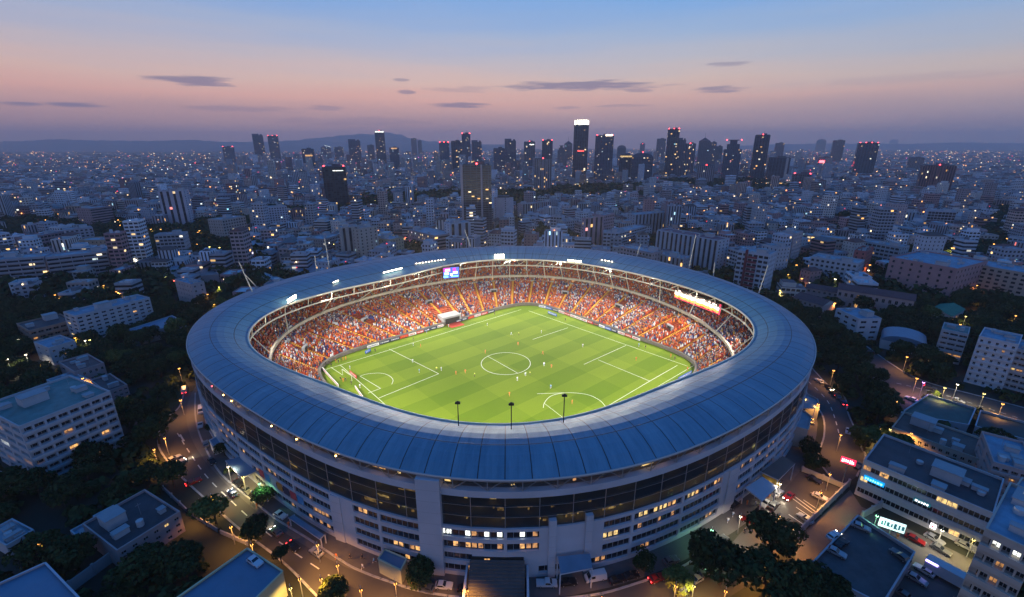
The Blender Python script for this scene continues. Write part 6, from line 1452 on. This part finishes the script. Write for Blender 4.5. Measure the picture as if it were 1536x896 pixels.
# ------------------------------------------------------------------ street lamps
LTYPE = {'o': (WARM, 'lampglow', 1.0, 'orange'), 'y': ((1, .75, .2), 'lampglow', .9, 'yellow'), 'w': ((1, .86, .6), 'lampwhite', .8, 'white'), 'p': ((.8, .3, 1.0), 'lampwhite', .5, 'violet'), 'g': ((.35, 1, .5), 'lampwhite', .35, 'green'), 'r': ((1, .12, .08), 'beacon', .5, 'red')}
LPX = '''316 740 o;268 551 o;434 876 y;592 868 o;230 672 o;57 812 o;27 508 w;38 531 w;10 538 w;60 545 o;112 506 o;127 510 w;134 509 y;83 507 o;123 566 o;200 419 o;174 437 o;82 442 o;61 449 o;155 428 o;186 383 y;194 383 o;201 388 w;192 399 o;213 390 w;202 420 o;246 413 w;261 420 r;311 441 o;328 430 y;309 444 o;321 456 o;85 317 w;87 321 o;75 318 w;68 330 o;101 327 o;119 329 w;85 345 o;14 357 o;3 360 o;177 330 o;172 333 w;207 340 o;226 344 o;241 344 o;282 313 w;282 326 o;296 321 o;299 346 o;296 366 o;314 370 y;329 371 y;313 387 w;304 382 o;462 334 o;487 337 o;465 364 o;545 380 w;500 366 y;557 372 y;566 379 o;631 383 r;608 356 r;665 341 o;1177 308 o;1208 325 o;1134 313 w;1144 357 o;1172 396 o;1167 405 o;1182 411 o;1195 397 o;1203 417 o;1170 435 y;1247 375 y;1253 418 w;1214 424 w;1303 405 w;1305 397 o;1308 388 o;1271 445 o;1253 454 o;1390 362 y;1413 363 o;1428 372 y;1491 366 o;1473 436 o;1482 447 o;1510 454 w;1516 453 o;1466 428 o;1361 534 o;1251 554 o;1386 572 p;1428 478 o;1449 474 y;1441 486 o;1427 491 o;1437 575 w;1477 589 y;1524 473 o;1498 486 o;1398 524 w;1405 527 o;1320 640 o;1336 642 y;1388 697 w;1462 806 y;1415 792 w;1317 770 g;1125 848 o;1015 872 o;1171 722 w;1042 872 y;363 712 y;341 697 w;388 722 g;1069 790 g;1206 592 o;1112 770 w;1345 600 o;1368 648 o;505 842 o;475 812 o;270 598 o;246 655 o;700 878 o;345 786 o;376 812 o;448 862 o;540 878 o;1228 604 o;1262 650 o;1246 708 o;1190 788 o;1150 838 o;1090 880 o;1376 566 o;1418 580 y;1505 604 o;298 748 o;640 896 o;905 888 o;1232 735 o;1170 770 o;480 862 o'''
b = MB(); b.tube((0, 0, 0), (0, 0, 1), .10, 6, r2=.07); POLE = b.mesh('pole', [M['steel']])
b = MB(); b.tube((0, 0, -.1), (0, -1.3, .25), .06, 5); ARM = b.mesh('arm', [M['steel']])
HEADS = {}
LMESH = {}
for kk, (c, mm, pw, nm) in LTYPE.items():
    b = MB(); b.box((0, -1.5, .2), .34, .8, .14, 0, 0); b.ball((0, -1.5, .12), .34, 1, sz=.6); gm = mat('lens_' + nm, c, .5, emit=c, es=7 if kk in 'oy' else 9); LMESH[kk] = b.mesh('lamp_head', [M['darkmetal'], gm])
def street_lamp(u, v, ty, z=7.0, power=1.0):
    p = at(u, v, z); c, mm, pw, nm = LTYPE[ty]; far = p.y > 500; zz = z
    e = empty('street_lamp', (p.x, p.y, 0), rnd.uniform(0, 6.28)); e.rotation_euler.z = math.atan2(-p.x, p.y) if True else 0
    q = bpy.data.objects.new('pole', POLE); COL.objects.link(q); q.parent = e; q.scale = (1, 1, zz)
    if not far: q = bpy.data.objects.new('arm', ARM); COL.objects.link(q); q.parent = e; q.location = (0, 0, zz - .1)
    q = bpy.data.objects.new('lamp_head', LMESH[ty]); COL.objects.link(q); q.parent = e; q.location = (0, 0, zz); s = 1.0 if p.y < 130 else (1.3 if p.y < 300 else 2.0); q.scale = (s, s, s)
    ld = bpy.data.lights.new('lamp_light', 'SPOT'); ld.spot_size = R(150); ld.spot_blend = .7; ld.energy = LAMP_W * pw * power; ld.color = c; ld.shadow_soft_size = .35; lo = bpy.data.objects.new('lamp_light', ld); COL.objects.link(lo); lo.parent = e; lo.location = (0, -1.5 * s, zz - .5)
    tagp(e, '%s glowing street lamp' % nm, (p.x, p.y, z), 'street lamp', 'lit street lamps'); LMs.append((p.x, p.y))
LMs = []
for s in LPX.split(';'):
    u, v, ty = s.split(); u, v = float(u), float(v)
    if v > 380 and 1: street_lamp(u, v, ty, 7.0 if v < 700 else 6.5)
    else: street_lamp(u, v, ty, 9.0, 1.6)

nl = 0  # extra lamps at random spots, added for more orange street light
while nl < 70:
    y_ = 290 + 620 * rt.random(); x_ = rt.uniform(-1.1, 1.1) * y_; u, v = project((x_, y_, 7))
    if not (5 < u < 1530) or math.hypot(x_ - C0.x, y_ - C0.y) < 150 or inside_fast(x_, y_, 2) or any(abs(x_ - h[0]) < 9 and abs(y_ - h[1]) < 9 for h in H[:1500]): continue
    street_lamp(u, v, rt.choice('oooyw'), 7.0, 1.3); nl += 1
# far city lights: countless points on roofs and streets
rl = random.Random(21); GL = [MB() for _ in range(5)]
gm = [mat('far_amber', (1, .6, .3), .5, emit=(1, .40, .10), es=3.2), mat('far_warm', (1, .8, .6), .5, emit=(1, .70, .38), es=3.2), mat('far_white', (1, 1, 1), .5, emit=(.85, .95, 1), es=2.2), mat('far_red', (1, .1, .1), .5, emit=(1, .06, .10), es=3), mat('far_pink', (1, .2, .6), .5, emit=(1, .1, .45), es=3)]
cands = [h for h in H if h[1] < 6000]
for k in range(4800):
    h = cands[int(rl.random() ** 1.15 * len(cands)) % len(cands)]
    u, v = project((h[0], h[1], h[4]))
    if not (-5 < u < 1541): continue
    zc = h[1]; s = (.14 + .00056 * zc) * rl.choice([.6, .8, 1, 1, 1.3, 1.9])
    ci = rl.choices(range(5), [.58, .26, .06, .08, .02])[0]
    if rl.random() < .5: pt = (h[0] + rl.uniform(-.4, .4) * h[2], h[1] - max(h[2], h[3]) * .6, h[4] * rl.uniform(.4, .95))
    else: pt = (h[0], h[1] - max(h[2], h[3]) * .3, h[4] + .8)
    GL[ci].ball(pt, s, 0, n=4)
for k in range(950):       # the plain towards the horizon
    y = 2600 + 7000 * rl.random() ** 1.5; x = rl.uniform(-1.15, 1.15) * y; 
    if x < -y * .2 and rl.random() < .45: continue
    GL[rl.choices(range(5), [.62, .28, .04, .05, .01])[0]].ball((x, y, rl.uniform(8, 26)), (.00058 * y) * rl.choice([.6, .8, 1, 1.4]), 0, n=4)
for (u0, u1, v, n, ci) in ((0, 250, 249, 26, 0), (110, 150, 243, 14, 0), (40, 82, 229.5, 16, 0), (250, 285, 247, 16, 1), (340, 420, 246, 20, 0), (1085, 1110, 274, 12, 0), (1440, 1536, 217, 18, 0), (700, 760, 290, 10, 1), (1440, 1500, 228, 14, 1), (1020, 1160, 274, 16, 0)):
    for k in range(n): p = at(rl.uniform(u0, u1), v + rl.uniform(-1.4, 1.4), 12); GL[ci if rl.random() < .8 else 1].ball(p, .00055 * p.y * rl.uniform(.6, 1.5), 0, n=4)
for u, v, s, ci in ((1081, 261, 4.2, 3), (1241, 250, 3.0, 4), (1281, 268, 2.6, 4), (563, 247, 2.6, 4), (585, 251, 2.4, 4), (602, 234, 2.2, 3), (633, 251, 2.2, 3), (842, 243, 2.2, 3), (797, 245, 2, 3), (982, 269, 2.4, 2), (315, 257, 2.4, 1), (1418, 238, 2.4, 4), (516, 241, 2.6, 1), (843, 288, 3, 0), (1319, 290, 2.4, 0), (1060, 332, 1.2, 3), (1062, 327, 1, 3), (771, 347, 1.2, 4), (868, 326, 1.1, 3), (1372, 262, 2.2, 0), (1493, 302, 1.8, 0), (1476, 296, 1.5, 0), (1123, 272, 2, 0), (1520, 222, 2, 0)):
    p = at(u, v, 10); GL[ci].ball(p, s * p.y / 1400 * 1.0, 0, n=6)
b = MB()
for k, g in enumerate(GL):
    for f in g.m: pass
    off = len(b.v); b.v += g.v; b.f += [tuple(i + off for i in f) for f in g.f]; b.m += [k] * len(g.f); b.c += g.c; b.p += g.p; b.uv += g.uv
tag(b.build('city_lights', gm), 'countless small amber, white and red lights scattered across the city', 'lights', kind='stuff')

# ------------------------------------------------------------------ cars
def car_meshes(kind, color):
    L, W_, H_ = {'car': (4.2, 1.75, 1.42), 'van': (5.2, 1.95, 2.2), 'pickup': (5.0, 1.85, 1.7)}[kind]
    pr = {'car': [(-2.1, .35), (-2.12, .75), (-1.75, .92), (-1.35, 1.36), (-.2, 1.42), (.55, .98), (1.7, .85), (2.08, .68), (2.1, .35)], 'van': [(-2.6, .4), (-2.62, 1.2), (-2.5, 2.15), (1.4, 2.2), (2.1, 1.25), (2.55, 1.05), (2.6, .4)], 'pickup': [(-2.5, .45), (-2.5, 1.0), (-.5, 1.0), (-.35, 1.65), (.7, 1.68), (1.3, 1.1), (2.4, .98), (2.5, .45)]}[kind]
    bm = MB(); n = len(pr)
    def wd(z): return W_ / 2 * (1.0 if z < .95 else 1 - .16 * (z - .95) / max(.01, H_ - .95))
    for s in (-1, 1): bm.face([(x, s * wd(z), z) for x, z in (pr if s > 0 else pr[::-1])])
    for i in range(n): j = (i + 1) % n; (x0, z0), (x1, z1) = pr[i], pr[j]; bm.face([(x0, -wd(z0), z0), (x0, wd(z0), z0), (x1, wd(z1), z1), (x1, -wd(z1), z1)])
    body_ = bm.mesh('body', [mat('car_paint', color, .3, .2)])
    g = MB()
    def side(xa, xb, xc, xd, z0, z1):
        for s in (-1, 1): g.face([(xa, s * (wd(z0) + .012), z0), (xb, s * (wd(z0) + .012), z0), (xc, s * (wd(z1) + .012), z1), (xd, s * (wd(z1) + .012), z1)])
    def across(x0, z0, x1, z1, k=.86): nx, nz = (z1 - z0), -(x1 - x0); l = math.hypot(nx, nz); nx, nz = nx / l * .014, nz / l * .014; nx, nz = (nx, nz) if nz > 0 else (-nx, -nz); g.face([(x0 + nx, -wd(z0) * k, z0 + nz), (x0 + nx, wd(z0) * k, z0 + nz), (x1 + nx, wd(z1) * k, z1 + nz), (x1 + nx, -wd(z1) * k, z1 + nz)])
    if kind == 'car': side(-1.6, .42, -.22, -1.25, .98, 1.33); across(.50, 1.01, -.14, 1.38); across(-1.70, .96, -1.38, 1.32)
    elif kind == 'van': side(.4, 1.9, 1.35, .4, 1.3, 1.95); across(2.05, 1.32, 1.46, 2.12)
    else: side(-.4, 1.1, .62, -.3, 1.1, 1.55); across(1.24, 1.16, .76, 1.62)
    gl = g.mesh('window', [M['glass']])
    w = MB(); w.tube((0, -.11, 0), (0, .11, 0), .32, 12); w.tube((0, -.115, 0), (0, .115, 0), .17, 8, m=1); wh = w.mesh('wheel', [M['tyre_and_shade'], M['steel']])
    return body_, gl, wh, L, W_
hb = MB(); hb.box((0, 0, 0), .08, .38, .18); HL = {0: hb.mesh('headlight', [mat('headlight_off', (.5, .5, .5), .2)]), 1: hb.mesh('headlight', [mat('headlight_on', (1, 1, .9), .2, emit=(1, .92, .7), es=25)])}
TL = {0: hb.mesh('tail_light', [mat('tail_off', (.25, .01, .01), .3)]), 1: hb.mesh('tail_light', [mat('tail_on', (1, .02, .02), .3, emit=(1, .03, .03), es=14)])}
CCOL = {'white': (.62, .62, .64), 'silver': (.34, .35, .37), 'red': (.25, .01, .012), 'black': (.015, .015, .018), 'grey': (.12, .125, .13), 'blue': (.03, .06, .14)}; CMc = {}
def car(u, v, u2, v2, color='silver', kind='car', head=0, tail=0, z=0.03, sc_=.95, desc=None):
    if (kind, color) not in CMc: CMc[(kind, color)] = car_meshes(kind, CCOL[color])
    B, G, Wm, L, W_ = CMc[(kind, color)]; p, q = at(u, v, z), at(u2, v2, z); e = empty('car' if kind == 'car' else kind, p, math.atan2(q.y - p.y, q.x - p.x)); e.scale = (sc_,) * 3
    def ad(n_, me, loc): o = bpy.data.objects.new(n_, me); COL.objects.link(o); o.parent = e; o.location = loc
    ad('body', B, (0, 0, 0)); ad('window', G, (0, 0, 0))
    for sx in (-1, 1):
        for sy in (-1, 1): ad('wheel', Wm, (sx * L * .31, sy * (W_ / 2 - .1), .32))
    for sy in (-1, 1): ad('headlight', HL[head], (L / 2 - .02, sy * W_ * .34, .55)); ad('tail_light', TL[tail], (-L / 2 + .0, sy * W_ * .34, .68))
    tagp(e, '%s %s%s' % (color, kind, ' with bright headlights' if head else (' with glowing tail lights' if tail else (' parked' if not desc else ' ' + desc))), tuple(p), kind, 'cars and vans around the stadium')
    if head:
        ld = bpy.data.lights.new('beam', 'SPOT'); ld.energy = 900; ld.spot_size = R(75); ld.color = (1, .85, .6); ld.shadow_soft_size = .2; o = bpy.data.objects.new('beam', ld); COL.objects.link(o); o.parent = e; o.location = (L / 2 + .2, 0, .7); o.rotation_euler = (R(80), 0, R(-90))
for a in ((383, 845, 395, 853, 'white', 'car', 0, 0, 6.6), (475, 831, 463, 822, 'silver'), (277, 588, 279, 575, 'white', 'van', 0, 1), (233, 636, 245, 637, 'red', 'car', 0, 1), (262, 690, 272, 685, 'silver'), (268, 696, 278, 691, 'silver', 'car', 1), (291, 725, 302, 720, 'red', 'car', 0, 1), (302, 618, 301, 632, 'white', 'van'), (301, 640, 300, 650, 'silver'), (309, 668, 307, 660, 'grey'), (666, 881, 682, 882, 'white'), (820, 878, 838, 878, 'white', 'pickup'), (893, 869, 873, 873, 'white', 'van'), (852, 876, 868, 874, 'black'), (946, 866, 960, 862, 'black'), (1006, 843, 1020, 838, 'grey'), (985, 870, 999, 865, 'red', 'car', 0, 1),
          (1228, 573, 1220, 568, 'white'), (1243, 583, 1252, 590, 'black', 'car', 1, 0), (1250, 592, 1240, 583, 'black', 'car', 0, 1), (1255, 596, 1245, 588, 'grey', 'car', 0, 0), (1272, 649, 1270, 662, 'silver'), (1214, 617, 1216, 628, 'silver'), (1217, 633, 1218, 640, 'grey'), (1183, 747, 1172, 756, 'red', 'car', 1), (1230, 748, 1241, 753, 'white'), (1207, 780, 1197, 773, 'silver'), (1123, 783, 1111, 779, 'red'), (1042, 873, 1032, 879, 'silver', 'car', 1), (1056, 862, 1066, 856, 'grey'), (1147, 758, 1140, 765, 'silver'), (1137, 770, 1130, 776, 'black'), (1146, 774, 1139, 780, 'black'), (1100, 760, 1092, 765, 'black'),
          (1291, 793, 1301, 797, 'silver', 'car', 0, 0, 4.1), (1250, 806, 1260, 800, 'white', 'car', 1, 0, 4.1), (1262, 818, 1270, 812, 'black', 'car', 0, 0, 4.1), (1254, 831, 1264, 836, 'silver', 'car', 0, 0, 4.1), (1349, 836, 1341, 830, 'grey', 'car', 0, 0, 4.1), (1372, 812, 1384, 818, 'red'), (1385, 858, 1375, 852, 'white'), (1374, 871, 1386, 878, 'silver'), (1401, 811, 1411, 817, 'silver'), (1410, 827, 1419, 832, 'grey'), (1448, 822, 1458, 827, 'silver'), (1350, 892, 1338, 884, 'grey'), (1437, 603, 1450, 608, 'silver'), (1395, 583, 1405, 586, 'grey', 'car', 0, 1), (1353, 622, 1362, 628, 'black', 'car', 1, 0), (1366, 600, 1356, 596, 'white'), (1300, 570, 1290, 562, 'grey'), (1288, 700, 1279, 707, 'grey'), (318, 694, 323, 700, 'black'), (358, 727, 366, 733, 'black'), (371, 738, 378, 744, 'grey'), (383, 748, 390, 754, 'black'), (421, 775, 430, 780, 'white'), (640, 884, 626, 880, 'grey'), (700, 886, 716, 887, 'black'), (925, 872, 938, 868, 'black'), (1064, 826, 1074, 821, 'black'), (1082, 812, 1090, 806, 'grey'), (1167, 742, 1174, 735, 'white'), (1221, 722, 1230, 727, 'black'), (1160, 760, 1168, 752, 'grey'), (440, 822, 452, 832, 'black', 'car', 0, 1), (415, 800, 404, 790, 'grey', 'car', 1), (350, 742, 341, 733, 'blue', 'car', 1), (1265, 606, 1259, 596, 'blue', 'car', 0, 1)): car(*a)

# ------------------------------------------------------------------ signs, walls and small things
def wallrun(name, label, px, h, w=.3, m='conc'):
    P = pxp(px); b = MB(); strip(b, P, w, 0, h); 
    for i in range(len(P) - 1):
        n = max(2, int((P[i + 1] - P[i]).length / 4))
        for k in range(n + 1): q = P[i].lerp(P[i + 1], k / n); b.box((q.x, q.y, 0), .5, .5, h + .25, 0)
    tag(b.build(name, M[m]), label, 'wall')
wallrun('boundary_wall', 'long pale wall closing the stadium parking lot to the east', [(1272, 730), (1194, 806)], 2.4)
wallrun('boundary_wall', 'hedge lined wall along the top of the stadium parking lot', [(1203, 707), (1266, 733)], 1.6)
wallrun('boundary_wall', 'low wall between west pavement and dark gardens', [(246, 735), (283, 770), (330, 800), (372, 818)], 1.2)
wallrun('boundary_wall', 'long garden wall behind the panelled blue warehouse', [(108, 888), (176, 838)], 3.0)
wallrun('boundary_wall', 'pale wall in front of the long white office yard', [(1292, 778), (1320, 762)], 2.2)
def sign(name, label, u, v, z, w, h, face, bars, ang, pole=True, n=5, seed=1):
    p = at(u, v, z); e = empty(name, (p.x, p.y, 0), ang); tag(e, label, 'sign'); b = MB(); b.box((0, 0, z - h / 2), w, .3, h); b.build('panel', face, e); r_ = random.Random(seed); b = MB(); x = -w / 2 + w * .08
    while x < w * .42:
        ww = r_.uniform(.05, .11) * w; y0, y1 = z - h * r_.uniform(.2, .32), z + h * r_.uniform(.12, .34)
        b.box((x + ww / 2, -.18, y0), ww, .06, y1 - y0); 
        if r_.random() < .6: b.box((x + ww, -.18, y0), ww * .9, .06, (y1 - y0) * .25)
        x += ww * 1.5 + w * .02
    b.build('lettering', bars, e)
    if pole: b = MB(); b.tube((0, .1, 0), (0, .1, z - h / 2), .12, 6); b.build('pole', M['steel'], e)
    return e
RS_ = mat('sign_red', (.7, .03, .08), .4, emit=(1, .03, .09), es=1.6); WS_ = mat('sign_white', (1, 1, 1), .4, emit=(1, .92, .9), es=2.2); BS_ = mat('sign_blue', (0, .3, .7), .4, emit=(.0, .38, .9), es=1.2); CS_ = mat('sign_cyan', (.3, .9, 1), .4, emit=(.35, .9, 1), es=1.6); GS_ = mat('sign_pale', (.8, .95, .9), .4, emit=(.75, 1, .92), es=1.3); DS_ = mat('sign_ink', (.05, .15, .2), .4, emit=(.05, .25, .3), es=.5)
sign('street_sign', 'red glowing sign with white lettering on a pole by the east junction', 1272.5, 692, 8.0, 3.6, 1.8, RS_, WS_, R(-38))
sign('billboard', 'bright white and teal LED screen standing in the office forecourt', 1338, 788, 4.0, 5.2, 2.6, GS_, DS_, R(-32), seed=4)
ow = math.atan2((at(1490, 774, 11) - at(1295.5, 692, 11)).y, (at(1490, 774, 11) - at(1295.5, 692, 11)).x)
def on_office(s_, z, w, h, label, face, bars, seed):
    o, ang, L, W_, hh = frame_from((1315.5, 674), (1295.5, 692), (1490, 774), 741, 19); c = o + Vector((math.cos(ang), math.sin(ang), 0)) * L * s_ - Vector((-math.sin(ang), math.cos(ang), 0)) * .35
    e = empty('wall_sign', (c.x, c.y, 0), ang); tag(e, label, 'sign'); b = MB(); b.box((0, 0, hh * z), w, .2, h); b.build('panel', face, e); b = MB(); r_ = random.Random(seed); x = -w / 2 + .3
    while x < w / 2 - .5: ww = r_.uniform(.25, .5); b.box((x + ww / 2, -.14, hh * z + h * .22), ww, .05, h * r_.uniform(.35, .6)); x += ww + .22
    b.build('lettering', bars, e)
on_office(.13, .55, 4.6, 1.3, 'blue lit wall sign with pale cyan lettering on the white office', BS_, CS_, 3)
on_office(.53, .56, 3.4, 1.0, 'white and cyan lit sign beside yellow windows on the white office', mat('sign_dark', (.02, .1, .12), .5, emit=(.02, .2, .25), es=.6), WS_, 6)
on_office(.66, .08, 1.2, 1.4, 'small round white glowing emblem low on the white office', WS_, RS_, 9)
# truck trailer with violet lit end
p = at(1424, 864, 1.5); q = at(1448, 877, 1.5); e = empty('truck_trailer', (p.x, p.y, 0), math.atan2(q.y - p.y, q.x - p.x)); tag(e, 'long white box trailer with violet light strip beside the corner tower', 'trailer'); b = MB(); b.box((0, 0, .9), 8.6, 2.6, 2.7); b.build('box_body', M['white'], e)
for x in (-3, -2, 2.6):
    for s in (-1, 1): b = MB(); b.tube((x, s * 1.0 - .12, .45), (x, s * 1.0 + .12, .45), .45, 12); b.build('wheel', M['tyre_and_shade'], e)
b = MB(); b.box((-3.2, -1.36, 3.1), 2.2, .12, .5); b.build('light_strip', mat('violet', (.5, .3, 1), .4, emit=(.45, .35, 1), es=6), e); b = MB(); b.box((0, 0, .55), 8.4, 1.2, .33); b.build('chassis', M['darkmetal'], e)
for q in ((752, 872, 3, 0), (757, 868, 3, 0), (775, 869, 3, 0), (738, 872, 3, 1), (505, 838, 0, 1), (395, 779, 3, 0), (1116, 800, 3, 0), (1345, 808, 0, 0), (1351, 802, 3, 0)): person(*q, sc_=1.0, z=2.5 if 730 < q[0] < 780 else .05, grp='people walking outside the stadium', what='%s person in %s outside')

for i in range(34):
    t_ = R(rt.uniform(222, 316)); q = PP(t_, RO(t_) + rt.uniform(1.5, 5), 0)
    if 262 < math.degrees(t_) < 282: continue
    u, v = project(q); person(u, v, rt.choice([3, 3, 3, 1, 0, 4]), rt.choice([0, 1]), sc_=1.0, z=.05, grp='people walking outside the stadium', what='%s person in %s outside')
# ------------------------------------------------------------------ hills and haze
def hills(name, prof, dist, depth, m):
    b = MB(); P = []
    for i in range(len(prof) - 1):
        (u0, v0), (u1, v1) = prof[i], prof[i + 1]
        for k in range(12):
            f = k / 12; u = u0 + (u1 - u0) * f; v = v0 + (v1 - v0) * (f * f * (3 - 2 * f)); P.append((u, v + .5 * math.sin(u * .31) * math.sin(u * .083 + 1)))
    P.append(prof[-1]); rows = []
    for u, v in P:
        h = max(z_of(dist, v), 5); zc = dist * math.cos(TH) + CH * math.sin(TH); x = (u - 768) / F * zc
        rows.append([(x * (dist - depth) / dist, dist - depth, -1), (x * (dist - depth * .4) / dist, dist - depth * .4, h * .55), (x, dist, h), (x * (dist + depth) / dist, dist + depth, -1)])
    for i in range(len(rows) - 1):
        for k in range(3): b.face([rows[i][k], rows[i + 1][k], rows[i + 1][k + 1], rows[i][k + 1]])
    tag(b.build(name, m, smooth=True), kind='structure')
HMAT = mat('hill_side', (.20, .17, .18), .95, noise=.3, nscale=.003)  # lightened base: distant haze is put into the hill colour
hills('hills', [(-200, 214), (-40, 213), (30, 212), (90, 209), (150, 211), (230, 211.5), (290, 210), (340, 213), (400, 213), (470, 211), (520, 214), (640, 216), (760, 217)], 9000, 1500, HMAT)
hills('mountain', [(390, 214), (440, 211), (480, 207), (520, 203), (545, 201), (560, 202), (580, 198.5), (600, 202), (620, 208), (645, 212), (690, 215)], 10500, 1500, HMAT)
hills('hills', [(1100, 219), (1180, 216.5), (1260, 215.5), (1350, 216), (1440, 214), (1520, 215), (1600, 214), (1740, 216)], 11000, 1500, HMAT)
# the air itself
hm = bpy.data.materials.new('haze_air'); hm.use_nodes = True; t = hm.node_tree; t.nodes.clear(); o_ = _n(t, 'ShaderNodeOutputMaterial'); pv = _n(t, 'ShaderNodeVolumePrincipled'); pv.inputs['Color'].default_value = (1.0, .88, .86, 1); pv.inputs['Density'].default_value = HAZE; pv.inputs['Anisotropy'].default_value = .55
t.links.new(pv.outputs[0], o_.inputs['Volume'])
b = MB(); b.box((0, 6600, -1.5), 26600, 14400, 420, 0, 0, bottom=True); hz = b.build('haze', hm); tag(hz, 'thin blue dusk haze over the whole city', 'haze', kind='stuff')
finish_labels()
